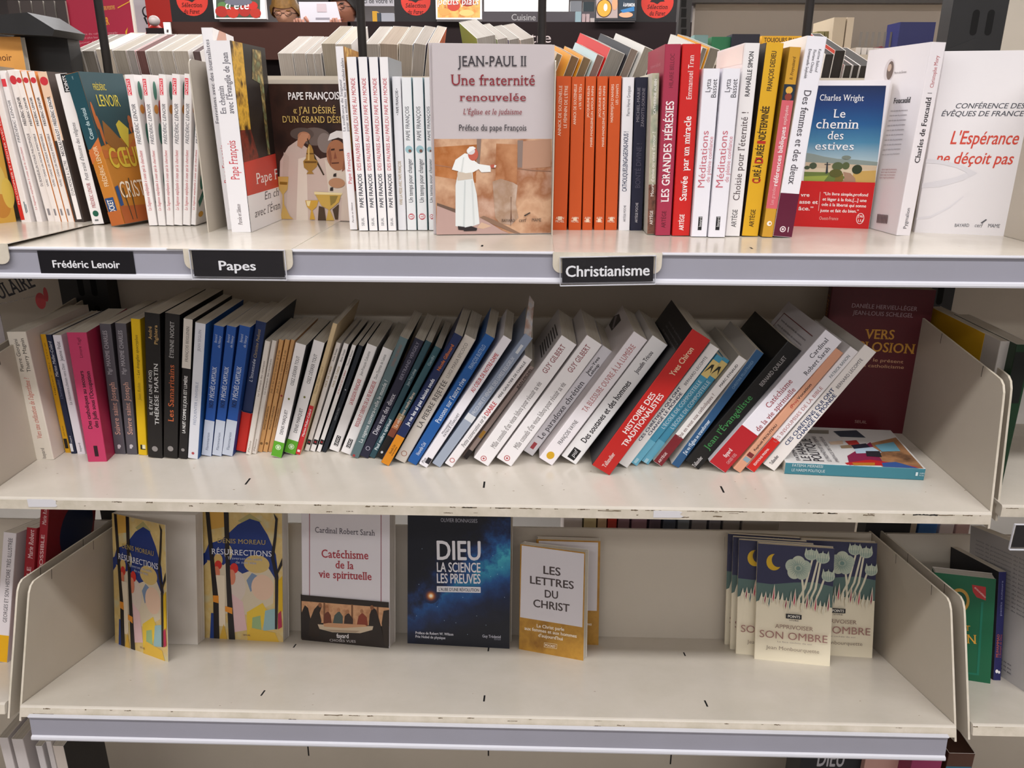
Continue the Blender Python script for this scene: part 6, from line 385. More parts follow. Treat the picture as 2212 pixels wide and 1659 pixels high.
('first of four books leaning back behind the tall face-out white book','page-edge books of the row facing the other aisle',[0.5998,0.5343,0.3587],[0.1286,0.0866,0.1386,-0.9781],0.0265,0.125,0.2288,('8a9a4a',0,0),'a6a09a',0,[],0),
('second of four books leaning back behind the tall face-out white book','page-edge books of the row facing the other aisle',[0.6208,0.5176,0.3526],[0.1286,0.0866,0.1386,-0.9781],0.0148,0.11,0.2273,('8a9a5a',0,0),'a39c96',0,[],0),
('third of four books leaning back behind the tall face-out white book','page-edge books of the row facing the other aisle',[0.6395,0.5082,0.3501],[0.1286,0.0866,0.1386,-0.9781],0.0148,0.1,0.2267,('5a4a7a',0,0),'9c9690',0,[],0),
('fourth of four books leaning back behind the tall face-out white book','page-edge books of the row facing the other aisle',[0.6569,0.5183,0.3534],[0.1286,0.0866,0.1386,-0.9781],0.0191,0.11,0.2268,('e0c4b4',0,0),'a39b94',0,[],0),
('first of seven books leaning right behind the orange group,cream','page-edge books of the row facing the other aisle',[0.5959,0.4395,0.3295],[0.1852,-0.1654,0.0951,-0.964],0.0087,0.07,0.2216,('e0c8a8',0,0),'8a7a62',0,[],0),
('second of seven books leaning right behind the orange group,yellow cover','page-edge books of the row facing the other aisle',[0.6194,0.4448,0.3309],[0.1852,-0.1654,0.0951,-0.964],0.0127,0.075,0.2173,('d9982c',0,0),'7c6248',0,[],0),
('third of seven books leaning right behind the orange group,narrow yellow cover','page-edge books of the row facing the other aisle',[0.6368,0.4445,0.3309],[0.1852,-0.1654,0.0951,-0.964],0.0127,0.075,0.2155,('d9982c',0,0),'806a50',0,[],0),
('fourth of seven books leaning right behind the orange group,pale blue cover','page-edge books of the row facing the other aisle',[0.6502,0.4538,0.3333],[0.1852,-0.1654,0.0951,-0.964],0.0115,0.085,0.2193,('b8ccd0',0,0),'8a7068',0,[],0),
('fifth of seven books leaning right behind the orange group,bright red cover','page-edge books of the row facing the other aisle',[0.6682,0.4853,0.3418],[0.1852,-0.1654,0.0951,-0.964],0.0242,0.115,0.2225,('c8201c',0,0),'8a8680',0,[],0),
('sixth of seven books leaning right behind the orange group,dark corner','page-edge books of the row facing the other aisle',[0.686,0.4778,0.3398],[0.1852,-0.1654,0.0951,-0.964],0.0121,0.11,0.2275,('26262c',0,0),'857870',0,[],0),
('seventh of seven books leaning right behind the orange group,white cover','page-edge books of the row facing the other aisle',[0.714,0.4706,0.3378],[0.1852,-0.1654,0.0951,-0.964],0.0189,0.1,0.227,('d5d2cc',0,0),'8f887e',0,[],0),
('white covered book leaning in the far row behind the pink-titled books','page-edge books of the row facing the other aisle',[0.8152,0.4796,0.3403],[0.1697,-0.0991,0.1091,-0.9744],0.0078,0.1,0.2207,('d8d4ce',0,0),'7a756e',0,[],0),
('orange-yellow covered book leaning in the far row behind the pink-titled books','page-edge books of the row facing the other aisle',[0.8336,0.4817,0.3408],[0.1697,-0.0991,0.1091,-0.9744],0.0161,0.1,0.2189,('d9982c',0,0),'7c766c',0,[],0),
('first of five dark page-edge books behind the blue sky pocket book','page-edge books of the row facing the other aisle',[1.0711,0.5158,0.35],[0.0,0.0,-0.1305,0.9914],0.0123,0.12,0.2083,('d8d4ce',0,0),'3a3634',0,[],0),
('second of five dark page-edge books behind the blue sky pocket book','page-edge books of the row facing the other aisle',[1.0862,0.517,0.3503],[0.0,0.0,-0.1305,0.9914],0.0147,0.12,0.2129,('c8402c',0,0),'36322f',0,[],0),
('third of five dark page-edge books behind the blue sky pocket book','page-edge books of the row facing the other aisle',[1.0978,0.5123,0.349],[0.0,0.0,-0.1305,0.9914],0.0104,0.12,0.1947,('d8d4d2',0,0),'3c3834',0,[],0),
('fourth of five dark page-edge books behind the blue sky pocket book','page-edge books of the row facing the other aisle',[1.108,0.5123,0.349],[0.0,0.0,-0.1305,0.9914],0.0092,0.12,0.1947,('d8d4d2',0,0),'3a3633',0,[],0),
('fifth of five dark page-edge books behind the blue sky pocket book','page-edge books of the row facing the other aisle',[1.1292,0.5122,0.349],[0.0,0.0,-0.1305,0.9914],0.0203,0.12,0.1942,('d8d4d2',0,0),'3a3633',0,[],0),
('crimson face-out book with yellow title at upper left,beyond the shelf',0,[-0.0744,0.517,0.352],[0.7071,0.0,0.0,-0.7071],0.012,0.101,0.2721,('a3203c',0,0),'d5cec4',0,[('t','f','LES CAHIERS POSITIFS','j','d9a84a',451,2375,3.8,312,528),('t','f','OSER','b','e0a82c',467,2162,4.6,172,1067),('p','f','d9a82c',[920,2136,874,2076,871,2009,913,1989,891,2042]),('t','f','texte du cahier à remplir','s','d08a94',132,2020,2.6,620,269),('t','f','texte plus bas en deux lignes','s','d08a94',123,1966,2.6,621,270),('t','f','pour continuer','s','d08a94',110,1892,6.9,580,271),('p','f','e0a82c',[803,2422,1010,2514,1010,2501,808,2408])],0),
('first of five dark page-edge books at the top left corner','dark books at top left',[-0.1661,0.59,0.352],[0.7071,0.0,0.0,-0.7071],0.09,0.0192,0.2512,('3a3230',0,0),'d5cec4',0,[],0),
('second of five dark page-edge books at the top left corner','dark books at top left',[-0.1454,0.59,0.352],[0.7071,0.0,0.0,-0.7071],0.09,0.0177,0.2512,('423a38',0,0),'d5cec4',0,[],0),
('third of five dark page-edge books at the top left corner','dark books at top left',[-0.1263,0.59,0.352],[0.7071,0.0,0.0,-0.7071],0.09,0.0177,0.2512,('4a4240',0,0),'d5cec4',0,[],0),
('fourth of five dark page-edge books at the top left corner','dark books at top left',[-0.1071,0.59,0.352],[0.7071,0.0,0.0,-0.7071],0.09,0.0162,0.2513,('47403e',0,0),'d5cec4',0,[],0),
('fifth of five dark page-edge books at the top left corner','dark books at top left',[-0.0894,0.59,0.352],[0.7071,0.0,0.0,-0.7071],0.09,0.0162,0.2513,('3c3432',0,0),'d5cec4',0,[],0)]

def draw_art(mb, items, t, d, h, off0, opn=0, clip=None):
    off = off0
    ca, sa = math.cos(math.radians(opn)), math.sin(math.radians(opn))
    for it in items:
        off += .00004
        k, f = it[0], it[1]
        def P(u, v, off=off, f=f):
            if f == 's': return (u, -off, v)
            if f == 'f': return (t + u*sa + off*ca, u*ca - off*sa, v)
            return (-off, d-u, v)
        if k == 'p':
            m = mat(it[2]); c = [q*1e-4 for q in it[3]]; n = len(c)//2
            mb.add([P(c[2*i], c[2*i+1]) for i in range(n)], [list(range(n))], m)
        elif k == 'e':
            m = mat(it[2]); cx, cz, rx, rz = [q*1e-4 for q in it[3:7]]; n = 24
            mb.add([P(cx+rx*math.cos(2*math.pi*i/n), cz+rz*math.sin(2*math.pi*i/n)) for i in range(n)], [list(range(n))], m)
        else:
            _, _, s, st, c, x, z, ang, L, cap = it; x, z, L, cap = x*1e-4, z*1e-4, L*1e-4, cap*1e-5
            a = math.radians(ang); ux, uz, vx, vz = math.cos(a), math.sin(a), -math.sin(a), math.cos(a)
            lay_text(mb, s, st, mat(c), lambda u, v: P(x+u*ux+v*vx, z+u*uz+v*vz), L, cap)
def u_shell(mb, t, d, z0, z1, c, r, ms, mf, mback, inner, e=0, open_front=False):
    """wrap-round paper shell: back, spine, front"""
    out = [(-e, d), (-e, r), (r*.3, r*.3-e*.7), (r, -e), (t-r, -e), (t-r*.3, r*.3-e*.7), (t+e, r), (t+e, d)]
    inn = [(c-e, d), (c-e, r+c*.3), (c+r*.2, c+r*.2), (r+c*.2, c-e), (t-r-c*.2, c-e), (t-c-r*.2, c+r*.2), (t-c+e, r+c*.3), (t-c+e, d)]
    mm = [mback, mback, ms, ms, ms, mf, mf]
    if open_front: out, inn, mm = out[:6], inn[:6], mm[:5]
    n = len(out)
    o = len(mb.v)
    mb.v += [(x, y, z0) for x, y in out]+[(x, y, z1) for x, y in out]+[(x, y, z0) for x, y in inn]+[(x, y, z1) for x, y in inn]
    A, B, C, D = o, o+n, o+2*n, o+3*n
    def q(f, m): mb.f.append(f); mb.m.append(mb.mi(m))
    for i in range(n-1):
        q([A+i, A+i+1, B+i+1, B+i], mm[i]); q([C+i+1, C+i, D+i, D+i+1], inner)
        q([B+i, B+i+1, D+i+1, D+i], inner); q([A+i+1, A+i, C+i, C+i+1], inner)
    q([A, B, D, C], inner); q([A+n-1, C+n-1, D+n-1, B+n-1], inner)
INNER = mat('dcd6ce', .6)
def make_book(rec):
    lab, grp, P, q, t, d, h, cols, pages, opn, art, band = rec
    rt = root('paperback', P, lab, 'book', grp, q)
    ms = mat(cols[0]); mf = mat(cols[1] or cols[0]); mk = mat(cols[2] or cols[0])
    c = min(.0005, t*.1); r = min(.0012, t*.2)
    mb = MB(); u_shell(mb, t, d, 0, h, c, r, ms, mf, mk, INNER, 0, opn > 0)
    inner_art = [a for a in art if not (opn and a[1] == 'f')]
    draw_art(mb, inner_art, t, d, h, .00004)
    mb.build('cover', rt)
    if opn:
        fb = MB(); ca, sa = math.cos(math.radians(opn)), math.sin(math.radians(opn)); x0 = t
        def P2(u, wv, z): return (x0+u*sa+wv*ca, u*ca-wv*sa, z)
        fb.add([P2(0, 0, 0), P2(d, 0, 0), P2(d, 0, h), P2(0, 0, h), P2(0, -c, 0), P2(d, -c, 0), P2(d, -c, h), P2(0, -c, h)], [(0, 1, 2, 3)], mf)
        o = len(fb.v)-8
        for f in ((7, 6, 5, 4), (0, 4, 5, 1), (1, 5, 6, 2), (2, 6, 7, 3), (3, 7, 4, 0)): fb.f.append([o+i for i in f]); fb.m.append(fb.mi(INNER))
        draw_art(fb, [a for a in art if a[1] == 'f'], t, d, h, .00004, opn)
        fb.build('front_cover', rt)
    pb = MB(); pm = page_mat(pages); g = c+.00005; e = .0004
    x0, x1 = g, t-g; k = min(.0015, t*.2)
    pb.prism([(x0, r+c), (x1, r+c), (x1, d-.0006), (x1-(x1-x0)*.2, d-.0006-k*.25), (x0+(x1-x0)*.2, d-.0006-k*.25), (x0, d-.0006)], 'z', e, h-e, pm)
    pb.build('page_block', rt)
    if band:
        z0, z1, bc, bart = band; bb = MB(); bm = mat(bc, .35)
        u_shell(bb, t, d*.995, z0*1e-4, z1*1e-4, .0002, r, bm, bm, bm, INNER, .0022)
        if bart: draw_art(bb, bart, t+.0022, d, h, .00004)
        bb.build('paper_band', rt)
    return rt
for rec in BOOKS:
    bk = make_book(rec)
    if 'torn curling top' in rec[0]:
        t_, h_ = rec[4], rec[6]; fl = MB(); n = 9; a_ = math.radians(26)
        vs = []
        for i in range(n+1):
            u = i/n; bend = .012*u*u; vs += [(-math.sin(a_)*.046*u-.001, .0006+bend, h_-.001+math.cos(a_)*.046*u), (t_-math.sin(a_)*.046*u-.001-.002*u, .0002+bend, h_-.003+math.cos(a_)*.044*u)]
        k_ = len(vs); vs += [(x, y+.0007, z) for x, y, z in vs]
        q_ = [(2*i, 2*i+1, 2*i+3, 2*i+2) for i in range(n)]+[(k_+2*i+2, k_+2*i+3, k_+2*i+1, k_+2*i) for i in range(n)]+[(2*i, 2*i+2, k_+2*i+2, k_+2*i) for i in range(n)]+[(2*i+1, k_+2*i+1, k_+2*i+3, 2*i+3) for i in range(n)]
        fl.add(vs, q_, mat('n:8c98ae,b0a8a4,9a7a6c,8f9a80:70')); fl.build('curled_cover', bk)
# ------------------------------------------------------------------ room
ZT = .3029; YB, ZB, TB = -.0224, -.2896, .258043
MTILT = Matrix.Translation((0, YB, ZB)) @ Matrix.Rotation(-TB, 4, 'X')
def room():
    m = MB(); m.box((-6, -4, FLOOR-.05), (7, 8, FLOOR), paint('grey_vinyl_floor', '9a948e', .35, .1, 3)); structure(m.build('floor'))
    m = MB(); m.box((-6, -4, CEIL), (7, 8, CEIL+.05), paint('white_ceiling_tiles', 'dedbd6', .8, .04, 3)); structure(m.build('ceiling'))
    wm = paint('grey_shop_wall', 'a09a9c', .7, .06, 2)
    for nm, a, b in (('wall_back', (-6, 7.9, FLOOR), (7, 8, CEIL)), ('wall_front', (-6, -4.1, FLOOR), (7, -4, CEIL)), ('wall_left', (-6.1, -4, FLOOR), (-6, 8, CEIL)), ('wall_right', (7, -4, FLOOR), (7.1, 8, CEIL))):
        m = MB(); m.box(a, b, wm); structure(m.build(nm))
room()
# ------------------------------------------------------------------ shelving
def rail_mesh(mb, x0, x1, y, ztop, hgt):
    """price rail: white top lip, lilac channel, white bottom lip"""
    pr = [(y, ztop), (y-.0045, ztop), (y-.0050, ztop-.0015), (y-.0046, ztop-.0026), (y-.0026, ztop-.0028), (y-.0022, ztop-.005), (y-.0026, ztop-hgt+.006), (y-.0052, ztop-hgt+.0045), (y-.0058, ztop-hgt+.002), (y-.0052, ztop-hgt), (y, ztop-hgt)]
    pr = pr[::-1]
    n = len(pr); mm = []
    for i in range(n):
        z = (pr[i][1]+pr[(i+1) % n][1])/2; yy = (pr[i][0]+pr[(i+1) % n][0])/2
        mm.append(RAIL if (ztop-hgt+.0062 > z) is False and z < ztop-.0028 and yy < y-.001 else RAILW)
    mb.prism(pr, 'x', x0, x1, RAIL, mm)
def board(name, mw, x0, x1, dep, label, lip=.015, slots=(), chips=0, group=None, rail=None, seed=1, ink=None):
    rt = root(name, (0, 0, 0), label, 'shelf', group, mw=mw)
    m = MB(); rr = .003
    pr = [(0, -lip), (0, -rr), (.0009, -.0009), (rr, 0), (dep, 0), (dep, -.004), (.012, -.004), (.012, -lip)]
    m.prism(pr[::-1], 'x', x0, x1, CREAM, [CREAM]*len(pr))
    m.m = [m.mi(CREAM) for _ in m.m]
    # the worn edge strip
    rg = random.Random(seed)
    m.add([(x0, -.00005, -lip), (x1, -.00005, -lip), (x1, -.00005, -.0025), (x0, -.00005, -.0025)], [(0, 1, 2, 3)], LIP)
    for sx, sv, ln in slots:
        a = .0012; dx = (sx-CAM.x)*0
        m.add([(sx-a, sv-ln/2, .00006), (sx+a, sv-ln/2, .00006), (sx+a, sv+ln/2, .00006), (sx-a, sv+ln/2, .00006)], [(0, 1, 2, 3)], SLOT)
    for k in range(chips):
        cx = x0+rg.random()*(x1-x0); wd = rg.uniform(.0015, .012)*(1+2*(rg.random() > .85)); zz = -.0035 if rg.random() < .75 else -rg.uniform(.004, lip-.002); hh = rg.uniform(.0004, .0013)
        n = 7; top = [(cx-wd/2+wd*i/n, zz+hh*rg.uniform(.2, 1)) for i in range(n+1)]; bot = [(cx-wd/2+wd*i/n, zz-hh*rg.uniform(.1, .8)) for i in range(n, -1, -1)]
        pts = [(x, -.00012, z) for x, z in bot[::-1]+top[::-1]]
        m.add(pts, [list(range(len(pts)))], CHIP)
    for k in range(chips//2):
        cx, cy, s2 = x0+rg.random()*(x1-x0), rg.uniform(.01, .1), rg.uniform(.0006, .0016)
        m.add([(cx-s2, cy-s2*.5, .00006), (cx+s2, cy-s2*.3, .00006), (cx+s2*.7, cy+s2*.5, .00006), (cx-s2*.6, cy+s2*.4, .00006)], [(0, 1, 2, 3)], mat('8a7a62', .8))
    if ink:
        n = 14; a_, b_, z_ = ink
        up_ = [(a_+(b_-a_)*i/n, z_+rg.uniform(.0003, .0013)) for i in range(n+1)]; lo_ = [(a_+(b_-a_)*i/n, z_-rg.uniform(.0002, .0012)) for i in range(n, -1, -1)]
        pts = [(x, -.00016, z) for x, z in lo_[::-1]+up_[::-1]]; m.add(pts, [list(range(len(pts)))], SLOT)
    m.build('board', rt)
    if rail:
        rm = MB(); rail_mesh(rm, *rail); rm.build('price_rail', rt)
    return rt
IDN = Matrix.Identity(4)
board('shelf', Matrix.Translation((0, 0, ZT)), -.75, 1.95, .29, 'top cream shelf carrying the full front row of books', lip=.028, slots=((.603, .035, .012), (.9, .035, .010)), chips=26, rail=(-.75, 1.95, -.0002, .0005, .034), seed=3)
board('shelf', IDN, .0005, 1.203, .288, 'middle cream shelf with worn front edge and no price rail', slots=((.303, .054, .018), (.602, .055, .018), (.899, .052, .018)), chips=70, seed=4, ink=(at(1972, 1111, 0).x, at(2026, 1111, 0).x, -.0035))
bs = board('shelf', MTILT, .0005, 1.203, .282, 'lower tilted cream shelf with a lilac price rail, mostly empty', slots=((.302, .05, .016), (.602, .048, .018), (.898, .047, .018), (.599, .211, .014), (.9, .208, .014), (.298, .21, .014)), chips=24, seed=5)
rm = MB(); rail_mesh(rm, .015, 1.191, -.0045, -.0085, .036); rl = rm.build('price_rail'); rl.parent = bs; rl.rotation_euler = (TB*.75, 0, 0)
board('shelf', Matrix.Translation((1.225, .02, 0)), .001, .7, .27, 'cream shelf of the next bay at right, level with the middle one', chips=6, seed=6)
board('shelf', MTILT @ Matrix.Translation((1.2265, .006, 0)), .001, .7, .27, 'tilted cream shelf of the next bay at bottom right', chips=10, seed=7)
board('shelf', Matrix.Translation((-.0225, .02, 0)), -.7, -.001, .27, 'cream shelf of the next bay at left, level with the middle one', chips=4, seed=8)
board('shelf', MTILT @ Matrix.Translation((-.0225, .006, 0)), -.7, -.001, .27, 'tilted cream shelf of the next bay at bottom left', chips=4, seed=9)
board('shelf', Matrix.Translation((0, -.04, -.68)), -.7, 1.9, .31, 'lowest cream shelf under the tilted one, cut off by the frame', chips=4, seed=10)
def plate(x, mw, label, s=1.0, up=0):
    """side panel of a shelf, with raked front, rounded shoulder and two slits"""
    pr = [(.003, -.022), (.282, -.022), (.282, .178*s+up), (.075, .1565*s+up), (.05, .154*s+up), (.040, .1525*s+up), (.0335, .148*s+up), (.0295, .140*s+up), (.0275, .130*s+up), (.006, 0.0)]
    m = MB(); m.prism(pr, 'x', x-.0013, x+.0013, CREAM2, [CREAM2]+[CREAM2]+[LIP]*7+[LIP])
    for v in (.078, .185):
        z = (.1565+(.0215)*(v-.075)/.207)*s+up
        for xx in (x-.00136, x+.00136):
            q = [(xx, v, z-.014), (xx, v+.0011, z-.014), (xx, v+.0011, z), (xx, v, z)]
            m.add(q, [(0, 1, 2, 3) if xx > x else (3, 2, 1, 0)], SLOT)
    o = m.build('side_panel', mw=mw); return tag(o, label, 'side panel', 'cream side panels of the shelves')
plate(1.2048, IDN, 'cream side panel at right end of the middle shelf')
plate(1.2290, Matrix.Translation((0, .027, -.004)), 'cream side panel of the next bay, beside the right end of the middle shelf')
plate(1.2048, MTILT, 'cream side panel at right end of the lower tilted shelf')
plate(1.2250, MTILT @ Matrix.Translation((0, .006, 0)), 'cream side panel of the next bay, right of the tilted shelf')
plate(-.0017, IDN, 'cream side panel at left end of the middle shelf')
plate(-.0210, Matrix.Translation((0, .02, 0)), 'cream side panel of the left bay, beside the middle shelf')
plate(-.0017, MTILT, 'cream side panel at left end of the lower tilted shelf')
plate(-.0210, MTILT @ Matrix.Translation((0, .006, 0)), 'cream side panel of the left bay, beside the tilted shelf')
plate(1.2345, Matrix.Translation((0, 0, ZT+.0223)), 'cream side panel behind the large white book on the top shelf')
def slab(name, a, b, m, label, cat, mw=None, bev=.001, group=None):
    mb = MB(); mb.box(a, b, m); o = mb.build(name, mw=mw)
    return tag(o, label, cat, group)
g = 'back panels of the shelving'
slab('back_panel', (-.02, .289, ZT+.0002), (1.2545, .297, .4825), BEIGE, 'beige back panel behind the top row of books', 'back panel', group=g)
slab('back_panel', (1.2565, .289, ZT+.0002), (1.95, .297, .4825), BEIGE, 'beige back panel of the next bay behind the large white book', 'back panel', group=g)
slab('back_panel', (-.75, .289, ZT+.0002), (-.022, .297, .4825), BEIGE, 'beige back panel of the left bay on the top shelf', 'back panel', group=g)
slab('back_panel', (-.75, .330, .05), (1.95, .338, .489), BEIGE, 'second beige back panel, serving the far side of the shelving', 'back panel', group=g)
slab('back_panel', (.0005, .289, .0002), (1.203, .297, .157), BEIGE, 'beige back panel behind the leaning middle row', 'back panel', group=g)
slab('back_panel', (.0005, .2705, .0002), (1.203, .2785, .177), BEIGE, 'beige back panel behind the tilted shelf', 'back panel', mw=MTILT, group=g)
slab('back_panel', (1.2275, .2705, .0002), (1.9, .2785, .177), BEIGE, 'beige back panel of the next bay at bottom right', 'back panel', mw=MTILT, group=g)
slab('back_panel', (-.7, .2705, .0002), (-.0235, .2785, .177), BEIGE, 'beige back panel of the left bay at bottom left', 'back panel', mw=MTILT, group=g)
mb = MB(); mb.box((-.7, .262, -.6798), (1.9, .268, -.40), BEIGE)
for p in ((666, 1622), (1055, 1622), (1449, 1640)):
    c = at(*p, .262); mb.add([(c.x-.0012, .2619, c.z-.011), (c.x+.0012, .2619, c.z-.011), (c.x+.0012, .2619, c.z+.011), (c.x-.0012, .2619, c.z+.011)], [(0, 1, 2, 3)], SLOT)
c = at(1467, 1252, .25)
tag(mb.build('back_panel'), 'beige slotted back panel under the tilted shelf', 'back panel', g)
# far side shelf boards
slab('far_shelf', (-.75, -.012, -.02), (1.95, .30, -.0003), CREAM2, 'tilted shelf board on the far side carrying the page-edge books', 'shelf', mw=Matrix.Translation((0, .3965, .318)) @ Matrix.Rotation(math.radians(15), 4, 'X'))
slab('far_shelf', (-.75, .3385, -.44), (1.95, .70, -.42), CREAM2, 'lower shelf board on the far side, glimpsed under the middle shelf', 'shelf')
# uprights
def upright(x0, x1, ztop, label, roof):
    m = MB(); y0, y1 = .299, .329
    m.box((x0, y0, FLOOR), (x1, y1, ztop), BLACKM)
    if roof:
        xc = (x0+x1)/2
        m.prism([(x0-.008, ztop), (x1+.006, ztop-.004), (x1+.010, ztop+.004), (xc+.014, ztop+.024), (xc-.012, ztop+.022), (x0-.03, ztop+.016), (x0-.03, ztop+.006)], 'y', y0-.045, y1, BLACKM)
    for k in range(-12, 14):
        for xx in (x0+.45*(x1-x0), x0+.72*(x1-x0)):
            z = .50+k*.045
            if z+.02 < ztop and not (roof and z > .4):
                n = 8; pts = [(xx+.0045*math.cos(math.pi*i/n), y0-.0002, z+.022+.0045*math.sin(math.pi*i/n)) for i in range(n+1)]+[(xx-.0045*math.cos(math.pi*i/n), y0-.0002, z-.0045*math.sin(math.pi*i/n)) for i in range(n+1)]
                m.add(pts, [list(range(len(pts)))], SLOT)
    return tag(m.build('shelf_upright'), label, 'upright', 'black slotted uprights')
upright(-.042, .030, .537, 'black upright with peaked cap at top left, behind the white pocket books', True)
u = upright(1.199, 1.27, .80, 'tall black slotted upright at top right', False)
m = MB(); m.prism([(1.197, .487), (1.268, .487), (1.268, .522), (1.236, .538), (1.197, .522)], 'y', .2975, .2985, BLACKM)
m.build('cover_plate', u)
for i, (x, lab) in enumerate(((.0702, 'first thin dark post from the left, rising behind the white pocket books'), (.4246, 'second thin dark post, behind the red-lettered white books'), (.668, 'third thin dark post, behind the face-out stone-wall book'), (1.0213, 'fourth thin dark post, at right behind the downward-titled book'))):
    m = MB(); m.tube([(x, .318, .286), (x, .318, 1.1)], .0058, DARKP, 12); tag(m.build('post', smooth=True), lab, 'post', 'thin dark posts')
slab('crossbar', (-.75, .310, .268), (1.95, .326, .2858), DARKP, 'dark steel crossbar hidden behind the top shelf, carrying the posts', 'crossbar')
slab('beige_board', (1.2705, .299, .487), (1.75, .307, .75), BEIGE, 'light beige panel standing right of the black slotted upright', 'panel')
# ------------------------------------------------------------------ bookends with front clips and sign holders
def bookend(xp, x0, x1, cx0, cx1, label, lift=0):
    rt = root('shelf_divider', (xp, .1, ZT), label, 'shelf divider', 'grey shelf dividers with front clips'); inv = Vector((xp, .1, ZT))
    def blt(m, name):
        m.v = [tuple(Vector(v)-inv) for v in m.v]; return m.build(name, rt)
    m = MB(); y0, y1, z0, z1 = .112, .287, ZT+.0008, ZT+.196; r = .008
    pts = [(y0, z0), (y1, z0), (y1, z1-.004)]+[(y0+r-r*math.sin(a), z1-r+r*math.cos(a)) for a in [math.pi/2*k/5 for k in range(6)]]
    m.prism(pts, 'x', xp-.0007, xp+.0007, CREAM2); blt(m, 'divider_plate')
    m = MB(); th = .0008; zf = ZT+lift
    m.prism([(-.0062, zf+th), (-.0062, zf), (.28, ZT), (.28, ZT+th)][::-1], 'x', x0, x1, CREAM); blt(m, 'base_plate')
    m = MB(); r = .009; zt, zb = zf+th, zf-.0215
    pts = [(cx0, zt)]+[(cx0+r-r*math.cos(a), zb+r-r*math.sin(a)) for a in [math.pi/2*k/5 for k in range(6)]]+[(cx1-r+r*math.sin(a), zb+r-r*math.cos(a)) for a in [math.pi/2*k/5 for k in range(6)]]+[(cx1, zt)]
    m.prism(pts, 'y', -.0072, -.0060, LIP)
    blt(m, 'front_clip'); return rt
bookend(.2668, .2668, .4003, .285, .4025, 'grey divider with cream clip at the Papes sign')
bookend(.6822, .6822, .796, .6805, .796, 'grey divider with cream clip at the Christianisme sign')
bookend(-.035, -.035, .095, -.02, .095, 'divider base with scuffed cream clip at far left, lifted at the front', lift=.004)
def sign(x0, x1, z0, z1, text, tx0, tx1, tz, cap, label, rot=0, holder=True, y=-.0085, style='b'):
    xc, zc = (x0+x1)/2, (z0+z1)/2
    rt = root('shelf_sign', (0, 0, 0), label, 'sign', 'black shelf signs', mw=Matrix.Translation((xc, y, zc)) @ Matrix.Rotation(-rot, 4, 'Y'))
    m = MB(); hw, hh = (x1-x0)/2, (z1-z0)/2; b = .0022 if holder else 0
    m.box((-hw+b, -.0003, -hh+b*1.4), (hw-b, .0, hh-b*.6), CARD)
    lay_text(m, text, style, LETT, lambda u, v: (tx0-xc+u, -.00036, tz-zc+v), tx1-tx0, cap); m.build('card', rt)
    if holder:
        m = MB(); m.box((-hw, -.0016, -hh), (hw, -.0008, hh), acr); m.box((-hw, -.0022, -hh), (hw, -.0008, -hh+.0018), acr); m.box((-hw, .0002, -hh), (hw, .0009, hh), acr)
        m.box((-hw, -.0016, hh-.0006), (hw, .0009, hh+.0003), RAILW); m.box((-hw, -.0022, -hh-.0004), (hw, .0009, -hh+.0003), RAILW); m.box((-hw-.0003, -.0016, -hh), (-hw+.0004, .0009, hh), RAILW); m.box((hw-.0004, -.0016, -hh), (hw+.0003, .0009, hh), RAILW)
        m.build('clear_holder', rt)
    return rt
sign(.124, .2285, .2735, .2995, 'Frédéric Lenoir', .1385, .2125, .2815, .0078, 'black label with the two-word name, slid into the rail at left', holder=False, y=-.0031)
sign(.2925, .3950, .2715, .3035, 'Papes', .3225, .3625, .2815, .0098, 'black sign in clear holder reading Papes')
sign(.6885, .7895, .2695, .3000, 'Christianisme', .6945, .7835, .2790, .0115, 'black sign in clear holder reading Christianisme', rot=.028)
sign(1.237, 1.33, -.052, -.018, '', 1.25, 1.3, -.03, .008, 'blank black sign in clear holder at right edge, next bay', y=.008)
# a curled cover corner, the price sticker and a glued label on the middle edge
for i, (px0, px1, py0, py1, lab) in enumerate(((62, 124, 1079, 1095, 'torn white sticker on the middle shelf edge at left'), (1411, 1478, 1104, 1118, 'small torn white sticker on the middle shelf edge, right of centre'))):
    a, b = at(px0, py1, -.0003), at(px1, py0, -.0003); m = MB(); n = 9; rg = random.Random(i)
    pts = [(a.x, a.z), (b.x-.004, a.z+.0005)]+[(b.x-.002*rg.random()*k, a.z+(b.z-a.z)*k/5) for k in range(1, 5)]+[(b.x-.006, b.z), (a.x, b.z)]
    m.prism(pts, 'y', -.0006, -.0002, mat('dad8dc', .5)); tag(m.build('sticker'), lab, 'sticker')
# ------------------------------------------------------------------ more books, placed at their own depth
def stand(px0, px1, pyt, Y, zb, label, col, pages='b9b1a6', group=None, d=.12, spine=False, art=(), lean=0, fr=0):
    a, b = at(px0, pyt, Y), at(px1, pyt, Y); h = (a.z+b.z)/2-zb; t = max(b.x-a.x, .004)*.96
    q = Quaternion((0, 1, 0), math.radians(lean)) if spine else Quaternion((0, 0, 1), math.pi)
    P = (a.x, Y, zb+.0004) if spine else (b.x, Y+d, zb+.0004)
    return make_book((label, group, P, q, t, d, h, (col, fr, 0), pages, 0, list(art), 0))
def face(px0, px1, pyt, Y, zb, label, col, art=(), t=.02, group=None, pyb=None):
    a = at(px0, pyb or pyt, Y); b = at(px1, pyb or pyt, Y); zt = at(px0, pyt, Y).z
    return make_book((label, group, (a.x, Y+t, zb+.0004), Quaternion((0, 0, 1), -math.pi/2), t, b.x-a.x, zt-zb, (col, 0, 0), 'd5cec4', 0, list(art), 0))
